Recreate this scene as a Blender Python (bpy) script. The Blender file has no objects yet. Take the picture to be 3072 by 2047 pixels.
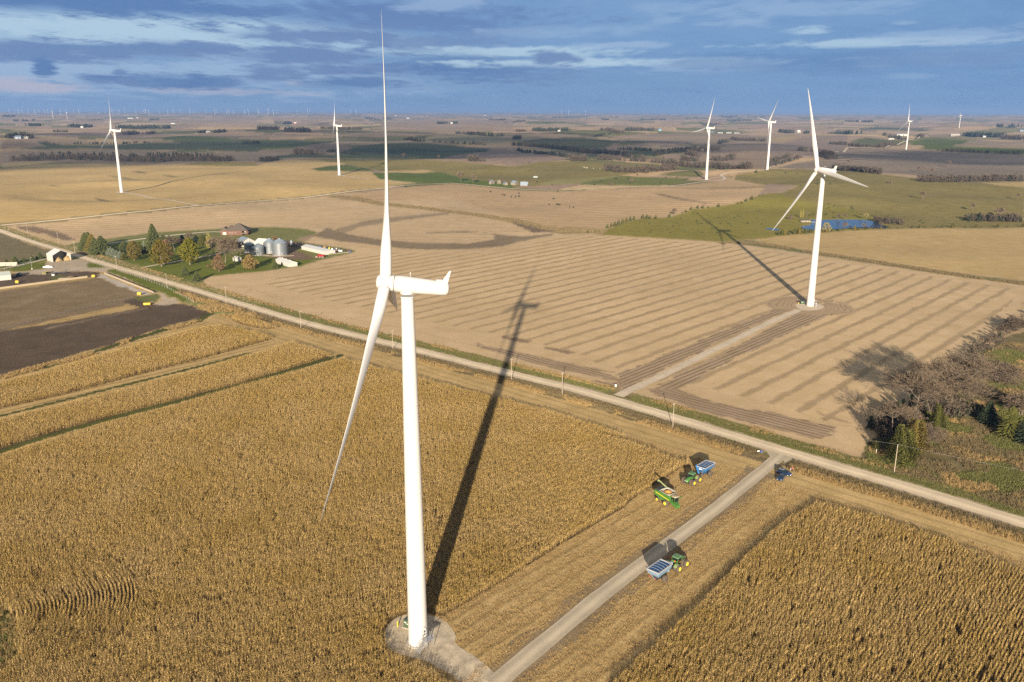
import bpy, bmesh, math, random, colorsys
import numpy as np
from mathutils import Vector, Matrix
random.seed(7); RNG = np.random.default_rng(7)
R = math.radians
SC = bpy.context.scene; COL = SC.collection
# ---------------------------------------------------------------- camera model
F = 2500.; CX, CY = 1536., 1023.5; PITCH = R(15.43); CAMH = 112.2; ROLL = R(0.15)
CP, SP = math.cos(PITCH), math.sin(PITCH); CR, SR = math.cos(ROLL), math.sin(ROLL)
K = 768/2353
CROPS = {'V': (0, 0, 3072/2353), 'A1': (0, 260, K), 'A2': (768, 260, K), 'A3': (1536, 260, K), 'A4': (2304, 260, K),
 'L5': (0, 640, K), 'L6': (600, 640, K), 'R7': (2204, 1000, 868/2268), 'L8': (0, 900, 900/2353), 'M1': (600, 640, 1300/2353),
 'M2': (1772, 640, 1300/2353), 'Q5': (2572, 840, 500/1120), 'B6': (1372, 1440, 1700/2353), 'K7': (560, 930, 700/2353),
 'F1': (0, 300, .17), 'P2': (2330, 630, 370/2353), 'F3': (230, 680, .1275), 'F4': (430, 680, .1275), 'F5': (0, 750, .1275),
 'H7': (1440, 500, .085), 'T4': (1120, 1780, 400/2349), 'C3': (2280, 1320, 160/1568), 'E1': (1900, 1320, 300/1960),
 'E2': (1900, 1570, 220/1568), 'G8': (0, 1600, 700/2353), 'X3': (930, 740, 130/2353), 'X4': (280, 800, 300/2353),
 'X5': (2560, 1200, 200/1568), 'X2': (2230, 1330, 80/2353), 'W6': (620, 660, 440/2353), 'S': (0, 0, 1.)}
def px(c, x, y):
    o = CROPS[c]; return o[0]+x*o[2], o[1]+y*o[2]
def ray(u, v):
    a2 = (u-CX)/F; b2 = (v-CY)/F
    a = a2*CR-b2*SR; b = a2*SR+b2*CR
    return a, CP-b*SP, -SP-b*CP
# ---------------------------------------------------------------- terrain
def _hash(i, j, s):
    n = (i*374761393 + j*668265263 + s*974634777) & 0xFFFFFFFF
    n = ((n ^ (n >> 13))*1274126177) & 0xFFFFFFFF
    return ((n ^ (n >> 16)) & 0xFFFF)/32767.5-1
def vnoise(x, y, s=0):
    x = np.asarray(x, float); y = np.asarray(y, float)
    xi = np.floor(x).astype(np.int64); yi = np.floor(y).astype(np.int64)
    fx = x-xi; fy = y-yi; fx = fx*fx*fx*(fx*(fx*6-15)+10); fy = fy*fy*fy*(fy*(fy*6-15)+10)
    a = _hash(xi, yi, s); b = _hash(xi+1, yi, s); c = _hash(xi, yi+1, s); d = _hash(xi+1, yi+1, s)
    return (a*(1-fx)+b*fx)*(1-fy)+(c*(1-fx)+d*fx)*fy
def sstep(a, b, x):
    t = np.clip((np.asarray(x, float)-a)/(b-a), 0, 1); return t*t*(3-2*t)
FLATS = []   # (x, y, radius, z)
def terr(x, y):
    x = np.asarray(x, float); y = np.asarray(y, float); d = np.hypot(x, y)
    h = sstep(720, 1180, d)*(5.5+8.*vnoise(x/420+3.1, y/420+.7, 1)+3.8*vnoise(x/150, y/150, 2))
    h = h+sstep(1700, 3600, d)*(13*vnoise(x/800, y/800+.3, 3)+8*vnoise(x/330, y/330, 4))
    h = h+sstep(5500, 19000, d)*(26+12*vnoise(x/4500, y/4500, 5)+6*vnoise(x/1500, y/1500, 6))
    for fx_, fy_, r, z in FLATS:
        w = 1-sstep(r*.75, r*1.35, np.hypot(x-fx_, y-fy_)); h = h*(1-w)+z*w
    return h
def hit(u, v, zoff=0.):
    dx, dy, dz = ray(u, v)
    if dz > -1e-4: dz = -1e-4
    t = 0.; T = (CAMH-zoff)/-dz
    t0 = max(T*.5, 1.); prev = t0
    n = 240; tmax = min(T*1.7, 70000/dy) if T < 60000 else 70000/dy
    ts = t0*(tmax/t0)**(np.arange(n)/(n-1.))
    g = CAMH+dz*ts-terr(dx*ts, dy*ts)-zoff
    k = np.argmax(g < 0)
    if g[k] >= 0: k = n-1; return Vector((dx*ts[k], dy*ts[k], float(terr(dx*ts[k], dy*ts[k]))))
    if k == 0: lo, hi = ts[0]*.5, ts[0]
    else: lo, hi = ts[k-1], ts[k]
    for _ in range(24):
        m = .5*(lo+hi)
        if CAMH+dz*m-float(terr(dx*m, dy*m))-zoff < 0: hi = m
        else: lo = m
    return Vector((dx*hi, dy*hi, float(terr(dx*hi, dy*hi))))
def W(c, x, y): return hit(*px(c, x, y))
def W0(c, x, y, z=0.):
    dx, dy, dz = ray(*px(c, x, y)); t = (CAMH-z)/-dz; return Vector((dx*t, dy*t, z))
def proj(x, y, z):
    z = z-CAMH; d = y*CP-z*SP; v = -(y*SP+z*CP); a = x/d; b = v/d
    return CX+F*(a*CR+b*SR), CY+F*(-a*SR+b*CR)
def mpp(p):          # metres per source pixel at a point
    return (p[1]*CP-(p[2]-CAMH)*SP)/F
# flat basin for the pond, and the farm
_pc = W0('P2', 1250, 250, -1.); FLATS.append((_pc.x, _pc.y, 170, -1.0))
_fc = W0('L6', 300, 350, 0.); FLATS.append((_fc.x, _fc.y, 190, 0.0))
FLATS += [(-516., 1112., 120, 6.5), (-285., 1399., 130, 8.5), (307., 1339., 130, 7.5), (501., 1671., 130, 2.), (1150., 2497., 160, 7.)]
# ---------------------------------------------------------------- polygon tools
def pip(X, Y, poly):
    ins = np.zeros(X.shape, bool); n = len(poly)
    for i in range(n):
        x1, y1 = poly[i][0], poly[i][1]; x2, y2 = poly[(i+1) % n][0], poly[(i+1) % n][1]
        if y1 == y2: continue
        c = (y1 > Y) != (y2 > Y); ins ^= c & (X < (x2-x1)*(Y-y1)/(y2-y1)+x1)
    return ins
def dist_line(X, Y, pts):
    D = np.full(X.shape, 1e9)
    for a, b in zip(pts[:-1], pts[1:]):
        dx, dy = b[0]-a[0], b[1]-a[1]; L = dx*dx+dy*dy
        t = np.clip(((X-a[0])*dx+(Y-a[1])*dy)/L, 0, 1)
        D = np.minimum(D, np.hypot(X-a[0]-t*dx, Y-a[1]-t*dy))
    return D
def poly(*segs):
    out = []
    for c, pts in segs:
        for x, y in pts: out.append(W0(c[:-1], x, y, 2.25) if c[-1] == '^' else W(c, x, y))
    return out
# ---------------------------------------------------------------- materials
MATS = {}
def nd(nt, t, **kw):
    n = nt.nodes.new(t)
    for k, v in kw.items():
        if k in n.inputs: n.inputs[k].default_value = v
        else: setattr(n, k, v)
    return n
def mathn(nt, op, a, b=None, c=None):
    n = nt.nodes.new('ShaderNodeMath'); n.operation = op
    for i, v in enumerate((a, b, c)):
        if v is None: continue
        if hasattr(v, 'links'): nt.links.new(v, n.inputs[i])
        else: n.inputs[i].default_value = v
    return n.outputs[0]
def mixc(nt, f, a, b, mode='MIX'):
    n = nt.nodes.new('ShaderNodeMix'); n.data_type = 'RGBA'; n.blend_type = mode
    for i, v in ((0, f), (6, a), (7, b)):
        if hasattr(v, 'links'): nt.links.new(v, n.inputs[i])
        elif i == 0: n.inputs[0].default_value = v
        else: n.inputs[i].default_value = (*v, 1) if len(v) == 3 else v
    return n.outputs[2]
def mat(name, col, rough=.6, metal=0., var=.12, scale=2., bump=0., coord='Object', obj_var=0., spec=.5, coat=0.):
    if name in MATS: return MATS[name]
    m = bpy.data.materials.new(name); m.use_nodes = True; nt = m.node_tree
    b = nt.nodes['Principled BSDF']; b.inputs['Roughness'].default_value = rough; b.inputs['Metallic'].default_value = metal
    b.inputs['Specular IOR Level'].default_value = spec
    if coat: b.inputs['Coat Weight'].default_value = coat; b.inputs['Coat Roughness'].default_value = .08
    tc = nt.nodes.new('ShaderNodeTexCoord')
    no = nd(nt, 'ShaderNodeTexNoise', Scale=scale, Detail=6., Roughness=.65); nt.links.new(tc.outputs[coord], no.inputs['Vector'])
    f = mathn(nt, 'MULTIPLY_ADD', no.outputs[0], 2*var, 1-var)
    if obj_var:
        oi = nt.nodes.new('ShaderNodeObjectInfo'); f = mathn(nt, 'MULTIPLY', f, mathn(nt, 'MULTIPLY_ADD', oi.outputs['Random'], 2*obj_var, 1-obj_var))
    cc = nt.nodes.new('ShaderNodeCombineColor')
    for i in range(3): nt.links.new(f, cc.inputs[i])
    nt.links.new(mixc(nt, 1., col, cc.outputs[0], 'MULTIPLY'), b.inputs['Base Color'])
    if bump:
        bp = nd(nt, 'ShaderNodeBump', Strength=bump, Distance=.05); nt.links.new(no.outputs[0], bp.inputs['Height']); nt.links.new(bp.outputs[0], b.inputs['Normal'])
    MATS[name] = m; return m
def leafmat(name, c1, c2, c3=None, scale=.5, world=True, trans=.15):
    """foliage: patchy colours by leaf island, tree and place"""
    if name in MATS: return MATS[name]
    m = bpy.data.materials.new(name); m.use_nodes = True; nt = m.node_tree
    b = nt.nodes['Principled BSDF']; b.inputs['Roughness'].default_value = .75; b.inputs['Specular IOR Level'].default_value = .2
    g = nt.nodes.new('ShaderNodeNewGeometry'); oi = nt.nodes.new('ShaderNodeObjectInfo')
    no = nd(nt, 'ShaderNodeTexNoise', Scale=scale, Detail=3.); nt.links.new(g.outputs['Position'], no.inputs['Vector'])
    f = mathn(nt, 'ADD', mathn(nt, 'MULTIPLY', g.outputs['Random Per Island'], .6), mathn(nt, 'MULTIPLY_ADD', no.outputs[0], 1.4, -.5))
    c = mixc(nt, f, c1, c2)
    if c3: c = mixc(nt, mathn(nt, 'POWER', oi.outputs['Random'], 1.5), c, c3)
    nt.links.new(c, b.inputs['Base Color'])
    if trans: b.inputs['Subsurface Weight'].default_value = 0.
    MATS[name] = m; return m
# ---------------------------------------------------------------- mesh builder
class MB:
    def __init__(s): s.v = []; s.f = []; s.m = []; s.sm = []
    def add(s, vs, fs, mi=0, M=None, smooth=False):
        o = len(s.v)
        s.v.extend([tuple(M @ Vector(v)) for v in vs] if M is not None else [tuple(v) for v in vs])
        for f in fs: s.f.append(tuple(i+o for i in f)); s.m.append(mi); s.sm.append(smooth)
        return s
    def box(s, c, d, rz=0., mi=0, M=None, taper=1., tx=None):
        x, y, z = d[0]/2, d[1]/2, d[2]/2; t = taper; u = t if tx is None else tx
        vs = [(-x, -y, -z), (x, -y, -z), (x, y, -z), (-x, y, -z), (-x*t, -y*u, z), (x*t, -y*u, z), (x*t, y*u, z), (-x*t, y*u, z)]
        T = Matrix.Translation(c) @ Matrix.Rotation(rz, 4, 'Z')
        if M is not None: T = M @ T
        return s.add(vs, [(0, 3, 2, 1), (4, 5, 6, 7), (0, 1, 5, 4), (1, 2, 6, 5), (2, 3, 7, 6), (3, 0, 4, 7)], mi, T)
    def cyl(s, p0, p1, r0, r1=None, n=12, mi=0, caps=True, smooth=True, M=None):
        r1 = r0 if r1 is None else r1; p0 = Vector(p0); p1 = Vector(p1); d = (p1-p0)
        if d.length < 1e-6: return s
        q = d.to_track_quat('Z', 'Y').to_matrix(); vs = []
        for p, r in ((p0, r0), (p1, r1)):
            for i in range(n):
                a = 2*math.pi*i/n; vs.append(p+q @ Vector((r*math.cos(a), r*math.sin(a), 0)))
        s.add(vs, [(i, (i+1) % n, n+(i+1) % n, n+i) for i in range(n)], mi, M, smooth)
        if caps: s.add(vs, [tuple(range(n-1, -1, -1)), tuple(range(n, 2*n))], mi, M)
        return s
    def loft(s, rings, mi=0, caps=True, smooth=True, M=None):
        n = len(rings[0]); vs = [p for r in rings for p in r]; fs = []
        for k in range(len(rings)-1):
            for i in range(n): fs.append((k*n+i, k*n+(i+1) % n, (k+1)*n+(i+1) % n, (k+1)*n+i))
        s.add(vs, fs, mi, M, smooth)
        if caps: s.add(vs, [tuple(range(n-1, -1, -1)), tuple(range((len(rings)-1)*n, len(rings)*n))], mi, M)
        return s
    def lathe(s, prof, n=24, mi=0, c=(0, 0, 0), smooth=True, M=None):
        return s.loft([[(c[0]+r*math.cos(2*math.pi*i/n), c[1]+r*math.sin(2*math.pi*i/n), c[2]+z) for i in range(n)] for r, z in prof], mi, True, smooth, M)
    def prism(s, outline, y0, y1, mi=0, M=None):
        """outline in x,z extruded along y"""
        n = len(outline); vs = [(x, y0, z) for x, z in outline]+[(x, y1, z) for x, z in outline]
        s.add(vs, [(i, (i+1) % n, n+(i+1) % n, n+i) for i in range(n)], mi, M)
        return s.add(vs, [tuple(range(n-1, -1, -1)), tuple(range(n, 2*n))], mi, M)
    def quad(s, a, b, c, d, mi=0, M=None): return s.add([a, b, c, d], [(0, 1, 2, 3)], mi, M)
    def mesh(s, name, mats):
        me = bpy.data.meshes.new(name); me.from_pydata(s.v, [], s.f)
        for m in (mats if isinstance(mats, (list, tuple)) else [mats]): me.materials.append(m)
        me.polygons.foreach_set('material_index', s.m); me.polygons.foreach_set('use_smooth', s.sm)
        me.update(); return me
    def part(s, name, mats, parent=None, **kw):
        o = bpy.data.objects.new(name, s.mesh(name, mats)); COL.objects.link(o)
        if parent is not None: o.parent = parent
        for k, v in kw.items(): o[k] = v
        return o
def tag(o, label=None, cat=None, group=None, kind=None):
    if label: o['label'] = label
    if cat: o['category'] = cat
    if group: o['group'] = group
    if kind: o['kind'] = kind
    return o
def thing(name, label, cat, loc=(0, 0, 0), rz=0., group=None):
    o = bpy.data.objects.new(name, None); COL.objects.link(o); o.location = loc; o.rotation_euler = (0, 0, rz)
    o.empty_display_size = .5
    return tag(o, label, cat, group)
def copy_tree(o, parent=None, **kw):
    c = o.copy(); COL.objects.link(c)
    if parent is not None: c.parent = parent
    for ch in o.children: copy_tree(ch, c)
    for k, v in kw.items(): c[k] = v
    return c
def ordw(i):
    w = ['first', 'second', 'third', 'fourth', 'fifth', 'sixth', 'seventh', 'eighth', 'ninth', 'tenth', 'eleventh', 'twelfth']
    return w[i] if i < 12 else '%d%s' % (i+1, {1: 'st', 2: 'nd', 3: 'rd'}.get((i+1) % 10 if (i+1) % 100 not in (11, 12, 13) else 0, 'th'))
UDIR = np.array([.736, -.677]); VDIR = np.array([.677, .736])   # along the main road / along the access tracks
# ================================================================ ROADS (traced centre lines)
def line(*segs): return poly(*segs)
ROAD = line(('V', [(-60, 518), (0, 537), (130, 578), (220, 606)]), ('M1', [(0, 435), (300, 525), (600, 610), (900, 682), (1200, 752), (1600, 850), (2000, 945)]),
            ('M2', [(0, 977), (300, 1063), (650, 1165), (1000, 1270), (1300, 1357), (1800, 1500), (2050, 1575), (2600, 1740)]))
UROAD = line(('A1', [(-500, 1345), (0, 1300), (700, 1232), (1400, 1157), (2353, 1066)]), ('A2', [(600, 1010), (1140, 945), (1480, 905), (1770, 891)]))
UROAD2 = line(('A2', [(1770, 891), (1950, 905), (2353, 940)]), ('A3', [(250, 948), (500, 952), (700, 932), (900, 926)]))
ACC = line(('M2', [(150, 990), (380, 882), (750, 697), (1000, 572), (1130, 516)]))
ACCN = line(('B6', [(160, 850), (620, 462), (1060, 128)]), ('M2', [(1000, 1340), (1040, 1300)]))
DRV1 = line(('L5', [(690, 353), (760, 340), (975, 300), (1400, 240), (1700, 205), (1960, 182)]), ('L6', [(185, 178), (225, 192)]))
DRV2 = line(('L5', [(1290, 520), (1370, 505), (1450, 487), (1600, 465), (1800, 425), (1960, 402)]), ('L6', [(60, 400), (150, 388), (340, 345), (400, 330), (560, 400), (700, 415), (860, 400)]))
PATHS = [('farm track', DRV2, 3.6, 'gravel_drive'), ('pale concrete drive', DRV1, 4.2, 'concrete_drive'),
 ('track', line(('A1', [(1165, 996), (1300, 1020), (1480, 1052), (1830, 1112)])), 4.5, 'gravel_drive'),
 ('track', line(('A2', [(775, 826), (850, 838), (1000, 856), (1250, 874), (1460, 895)])), 4.5, 'gravel_drive'),
 ('track', line(('A3', [(900, 926), (1400, 911), (1600, 888), (1780, 862), (1900, 858), (1955, 840), (1930, 818), (1890, 797), (1930, 785), (2050, 773), (2200, 768), (2338, 757)])), 5, 'gravel_drive'),
 ('track', line(('A4', [(1060, 550), (1200, 505), (1300, 480), (1380, 455), (1460, 438), (1600, 434), (1760, 434)])), 6, 'gravel_drive'),
 ('track', line(('A4', [(0, 735), (120, 690), (250, 645), (350, 628), (490, 628), (620, 590), (760, 543)])), 6, 'gravel_drive'),
 ('farm track', line(('F5', [(1080, 265), (900, 315), (750, 360), (500, 420), (200, 470), (0, 520)])), 3.5, 'gravel_drive')]
# ================================================================ FIELD MAP : list of (polygon, colour, stripe dir deg | None, spacing, stripe amp, grain)
T_ = (.40, .29, .175); GOLD = (.45, .325, .145); PINK = (.285, .20, .145); OLIVE = (.20, .165, .058); GREEN = (.095, .115, .032)
LAWN = (.125, .145, .026); DKG = (.075, .085, .042); DIRT = (.17, .12, .08); DARK = (.215, .165, .105); MUD = (.098, .073, .050)
FIELDS = []
def fld(col, segs, ang=None, sp=12., amp=0., grain=.12): FIELDS.append((poly(*segs), col, ang, sp, amp, grain))
VA = math.degrees(math.atan2(VDIR[1], VDIR[0])); UA = math.degrees(math.atan2(UDIR[1], UDIR[0]))
# --- far band patches
fld(DKG, [('A1', [(100, 590), (900, 565), (1400, 530), (2353, 495), (2353, 610), (1500, 600), (300, 605)])])
fld(GREEN, [('A1', [(1380, 480), (1900, 478), (2170, 505), (2020, 530), (1500, 500)])])
fld((.22, .16, .10), [('A1', [(0, 525), (200, 515), (420, 560), (330, 575), (100, 590), (0, 600)])])
fld(DKG, [('A1', [(320, 520), (420, 520), (700, 575), (480, 575)])])
fld((.34, .25, .16), [('A1', [(0, 395), (380, 388), (1000, 395), (1000, 408), (300, 402), (0, 410)])])
fld((.33, .24, .16), [('A1', [(1430, 305), (2353, 290), (2353, 395), (1700, 352), (1450, 340)])])
fld((.25, .19, .13), [('A1', [(0, 620), (900, 608), (1300, 612), (2353, 610), (2353, 700), (0, 725)])])
fld(OLIVE, [('A1', [(1640, 738), (1800, 715), (1960, 708), (2353, 715), (2353, 742), (1900, 750)])])
fld((.20, .15, .11), [('A1', [(500, 705), (900, 700), (1300, 715), (1640, 738), (1500, 728), (900, 725), (600, 722)])])
fld(DKG, [('A2', [(-5, 494), (350, 498), (700, 528), (560, 532), (60, 592), (-5, 614)])])
fld((.25, .19, .13), [('A2', [(-5, 610), (60, 592), (500, 640), (430, 662), (200, 680), (-5, 702)])])
fld(DKG, [('A2', [(300, 640), (300, 590), (560, 530), (650, 545), (900, 565), (1140, 530), (1400, 522), (1800, 535), (2150, 572), (1900, 640), (1690, 668), (1140, 672), (430, 662), (0, 700)])], None, 12, 0, .2)
fld((.23, .17, .115), [('A2', [(60, 610), (300, 565), (600, 533), (720, 540), (890, 563), (820, 600), (700, 640), (300, 628)])])
fld(GREEN, [('A2', [(0, 500), (300, 495), (350, 505), (0, 525)])])
fld(GREEN, [('A2', [(0, 560), (300, 530), (560, 525), (350, 575), (50, 595)])])
fld((.26, .22, .12), [('A2', [(1450, 505), (1560, 475), (1700, 450), (1850, 443), (2100, 455), (2353, 480), (2353, 510), (2100, 530), (1850, 540), (1650, 510)])])
fld((.30, .22, .145), [('A2', [(1140, 330), (2353, 300), (2353, 410), (1800, 415), (1140, 405)])])
fld((.27, .195, .14), [('A2', [(1700, 666), (1950, 620), (2160, 590), (2353, 595)]), ('A3', [(150, 612), (520, 675), (180, 712), (0, 735)]), ('A2', [(2353, 735), (2160, 700)])], 100, 26, .1)
fld((.10, .10, .045), [('A3', [(0, 530), (180, 490), (300, 475), (480, 460), (640, 462), (900, 490), (1000, 505), (900, 540), (780, 575), (300, 565)])])
fld((.13, .125, .055), [('A3', [(560, 625), (800, 615), (1000, 650), (900, 668), (780, 672), (640, 655)])])
fld((.38, .28, .165), [('A3', [(0, 340), (400, 334), (740, 349), (560, 371), (250, 360), (0, 366)])])
fld(GREEN, [('A3', [(100, 322), (480, 325), (330, 347), (130, 338)])])
fld((.12, .115, .05), [('A3', [(950, 520), (1200, 490), (1400, 465), (1500, 470), (1200, 520), (1000, 545)])])
fld((.24, .185, .125), [('A3', [(900, 490), (1100, 450), (1500, 420), (1900, 430), (2353, 440), (2353, 520), (1700, 500), (1300, 510)])])
fld((.11, .115, .045), [('A3', [(1000, 590), (1150, 578), (1400, 600), (1300, 640), (1100, 640)])])
fld((.25, .185, .125), [('A3', [(1330, 645), (1600, 600), (2000, 525), (2353, 500), (2353, 745), (1700, 705), (1500, 680)])], 20, 30, .12)
fld((.24, .18, .135), [('A4', [(0, 500), (120, 500), (300, 450), (720, 430), (720, 520), (650, 600), (480, 630), (250, 640), (0, 720)])], 10, 34, .12)
fld((.33, .245, .14), [('A4', [(0, 412), (240, 428), (300, 445), (80, 500), (0, 500)])])
fld((.10, .11, .045), [('A4', [(715, 505), (900, 452), (1180, 478), (1250, 500), (1060, 548), (800, 532)])])
fld(GREEN, [('A4', [(1285, 505), (1380, 470), (1440, 458), (1650, 462), (1880, 478), (1690, 520), (1850, 528), (2353, 542), (2353, 602), (1800, 585), (1360, 556), (1430, 540)])])
fld(DKG, [('A4', [(820, 372), (1000, 358), (1250, 362), (1525, 366), (1400, 392), (850, 392)])])
fld((.26, .2, .14), [('A4', [(1700, 520), (1900, 470), (2353, 470), (2353, 540), (1850, 525)])])
# brown contour field at right
fld((.255, .20, .145), [('A4', [(60, 735), (250, 690), (500, 640), (650, 600), (740, 552), (1000, 550), (1300, 565), (1800, 588), (2353, 606), (2353, 845), (1900, 850), (1500, 815), (1300, 790), (900, 755), (650, 740), (300, 745)])], 18, 22, .55, .12)
# --- olive pastures (hills in the middle distance)
fld(OLIVE, [('A2', [(430, 680), (800, 672), (1140, 682), (1500, 678), (1900, 700), (2353, 745), (2353, 930), (1850, 890), (1600, 790), (1140, 785), (830, 722)]), ], None, 12, 0, .2)
fld(OLIVE, [('A3', [(-600, 690), (0, 735), (250, 690), (500, 682), (900, 690), (1350, 712), (1200, 780), (1050, 805), (850, 830), (600, 868), (300, 905), (0, 925), (-600, 900)])], None, 12, 0, .2)
fld((.24, .21, .08), [('A3', [(400, 850), (700, 835), (1000, 815), (760, 870), (600, 890), (240, 905)])])
fld((.15, .155, .045), [('A3', [(640, 880), (1050, 815), (1640, 835), (1600, 855), (1350, 905), (1150, 910), (800, 902), (620, 898)])], None, 12, 0, .2)
fld((.15, .14, .05), [('A3', [(1330, 805), (1650, 762), (1760, 790), (1700, 825)])])
fld(OLIVE, [('A3', [(1960, 800), (2200, 770), (2353, 755), (2353, 890), (2200, 875), (2040, 850)]), ], None, 12, 0, .2)
fld(OLIVE, [('A4', [(-20, 752), (250, 742), (700, 755), (1000, 785), (1350, 825), (1700, 855), (2353, 900), (2353, 1275), (1300, 1290), (1000, 1300), (600, 1345), (0, 1350), (-300, 1250), (-300, 1000)])], None, 12, 0, .22)
# --- gold field top left
fld(GOLD, [('A1', [(-600, 800), (0, 780), (330, 745), (900, 728), (1650, 738), (2353, 742)]), ('A2', [(60, 720), (280, 682), (560, 690), (820, 718), (620, 745), (500, 770), (620, 785), (1060, 790), (1110, 835), (1250, 868), (1480, 888), (1140, 945), (0, 1062)]), ('A1', [(1400, 1156), (0, 1300), (-600, 1370)])], 12, 15, .10, .1)
fld((.37, .28, .14), [('A1', [(0, 730), (250, 708), (480, 712), (330, 738), (0, 772)])])
for q in ([(1190, 795), (1270, 797), (1355, 812), (1280, 815)], [(1470, 825), (1560, 835), (1680, 850), (1560, 850)], [(955, 832), (1060, 845), (1300, 876), (1180, 876)], [(415, 925), (500, 932), (560, 942), (470, 942)], [(860, 1042), (960, 1060), (1060, 1078), (950, 1078)]):
    fld((.19, .15, .08), [('A1', q)])
fld(GREEN, [('A2', [(490, 768), (650, 740), (830, 724), (980, 755), (1090, 785), (800, 788), (560, 785)])])
fld((.10, .13, .03), [('A2', [(1060, 800), (1250, 797), (1620, 790), (1700, 795), (1840, 828), (1850, 880), (1580, 890), (1300, 878), (1130, 860)])])
fld(GOLD, [('A2', [(1130, 797), (1260, 777), (1540, 770), (1650, 787), (1300, 797)])])
fld((.10, .13, .03), [('A2', [(1580, 892), (1850, 840), (2000, 860), (2353, 900), (2353, 935), (1950, 905), (1770, 890)])])
# --- middle stubble fields
fld((.43, .305, .17), [('A2', [(850, 1012), (1140, 962), (1480, 920), (1770, 898), (2353, 950)]), ('A3', [(0, 950), (500, 960), (900, 935), (1400, 918), (1780, 875), (1960, 855), (2020, 820), (1960, 790), (2100, 775), (2050, 800), (2040, 850), (2353, 895)]), ('A4', [(260, 900), (130, 960), (0, 965)]), ('A3', [(2130, 1040), (1900, 1085), (1640, 1115), (1530, 1165), (1400, 1195), (1170, 1195), (1000, 1250), (830, 1310), (600, 1290), (300, 1285)]), ('A2', [(2353, 1215), (1900, 1150), (1500, 1105), (1140, 1070)])], 8, 14, .22, .08)
fld((.20, .15, .09), [('A3', [(1260, 972), (1400, 985), (1560, 1020), (1700, 1045), (1860, 1065), (1800, 1072), (1560, 1040), (1380, 1000)])])
fld((.20, .155, .09), [('A3', [(900, 940), (1000, 925), (1400, 918), (1800, 920), (2353, 900), (2353, 908), (2100, 925), (1400, 925), (1000, 935)])])
BIG = fld((.475, .352, .205), [('V', [(20, 527), (90, 520), (300, 497), (450, 478), (640, 462), (735, 452)]), ('A2', [(640, 1030), (800, 1045), (1140, 1100), (1800, 1180), (2353, 1250)]), ('A3', [(300, 1310), (700, 1300), (850, 1330)]), ('M2', [(0, 112), (300, 125), (700, 150), (1000, 185), (1500, 265), (2353, 375), (2500, 420), (2353, 460), (2250, 600), (2150, 680), (2080, 770), (1900, 900), (1700, 1050), (1560, 1230), (1520, 1290), (1400, 1270)]), ('V', [(1990, 1045), (1430, 895), (1160, 835), (960, 785), (700, 735), (500, 680), (300, 610), (130, 565), (40, 535)])], None, 12, 0, .07)
# striping of the big field : left piece behind the farm, then the long near field
fld((.47, .348, .205), [('L5', [(330, 150), (700, 90), (1500, 5), (2353, -60)]), ('M1', [(560, -10), (1350, -90), (1700, 30), (1850, 85), (1700, 110), (1300, 190), (1040, 180), (640, 90), (250, 60)]), ('L5', [(2060, 140), (1400, 175), (750, 270), (520, 215)])], 2, 9.5, .24, .07)
STRIPED = fld((.495, .367, .212), [('M1', [(330, 395), (420, 360), (650, 285), (820, 235), (1040, 215), (1600, 215), (1950, 125), (2100, 118), (2353, 128)]), ('M2', [(280, 135), (700, 165), (1000, 205), (1300, 250), (1800, 320), (2353, 400), (2200, 570), (1990, 690), (1820, 830), (1600, 960), (1290, 1120), (900, 1015), (540, 925), (330, 905), (0, 800)]), ('M1', [(2130, 790), (1800, 700), (1500, 640), (1200, 590), (760, 495), (500, 430)])], VA, 12.2, .30, .07)
# dark wet swales
fld(DARK, [('M1', [(605, 128), (690, 84), (760, 105), (820, 122), (980, 148), (1200, 164), (1450, 166), (1600, 142), (1590, 116), (1500, 106), (1380, 108), (1240, 113), (1220, 106), (1440, 98), (1620, 116), (1750, 126), (1930, 108), (1900, 122), (1800, 140), (1640, 178), (1500, 194), (1400, 199), (1200, 200), (1040, 190), (900, 170), (760, 158)])], None, 9, 0, .15)
fld((.26, .20, .125), [('M1', [(730, 95), (880, 48), (1000, 30), (1200, 10), (1330, -2), (1350, 8), (1180, 30), (980, 62), (860, 80), (790, 112)])])
# tilled strips beside the turbine track and the road
fld((.335, .25, .16), [('M2', [(150, 872), (380, 780), (700, 640), (960, 535), (985, 500), (980, 468), (1020, 455), (1060, 448), (1130, 462), (1170, 470), (1090, 480), (1120, 505), (980, 560), (700, 690), (400, 840), (190, 960), (140, 940)])], VA, 2.6, .5, .1)
fld((.335, .25, .16), [('M2', [(330, 945), (500, 860), (740, 745), (980, 610), (1130, 535), (1275, 515), (1240, 470), (1330, 480), (1400, 505), (1400, 525), (1290, 545), (1100, 630), (850, 750), (620, 870), (450, 960), (360, 990)])], VA, 2.6, .5, .1)
fld((.32, .235, .15), [('M2', [(290, 950), (440, 950), (700, 1020), (1000, 1080), (1350, 1155), (1360, 1180), (1250, 1215), (1000, 1165), (760, 1105), (500, 1035)])], UA, 2.6, .46, .1)
fld((.33, .245, .155), [('M1', [(1480, 702), (1700, 745), (2000, 815), (2353, 880)]), ('M2', [(0, 850), (120, 880), (190, 930), (150, 960), (0, 905)]), ('M1', [(2353, 925), (2000, 862), (1700, 790), (1540, 735)])], UA, 2.6, .46, .1)
fld((.24, .175, .11), [('M1', [(1640, 660), (1800, 690), (1760, 705), (1640, 680)])]); fld((.24, .175, .11), [('M1', [(1860, 722), (1980, 740), (2050, 750), (2000, 765), (1870, 735)])])
fld((.30, .215, .13), [('M2', [(1215, 1065), (1400, 1115), (1440, 1140), (1250, 1085)])])
# plough marks at left corner
fld((.21, .155, .10), [('L5', [(110, 140), (300, 140), (520, 190), (700, 258), (600, 275), (400, 215), (230, 185)])], UA, 4, .3, .1)
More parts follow.
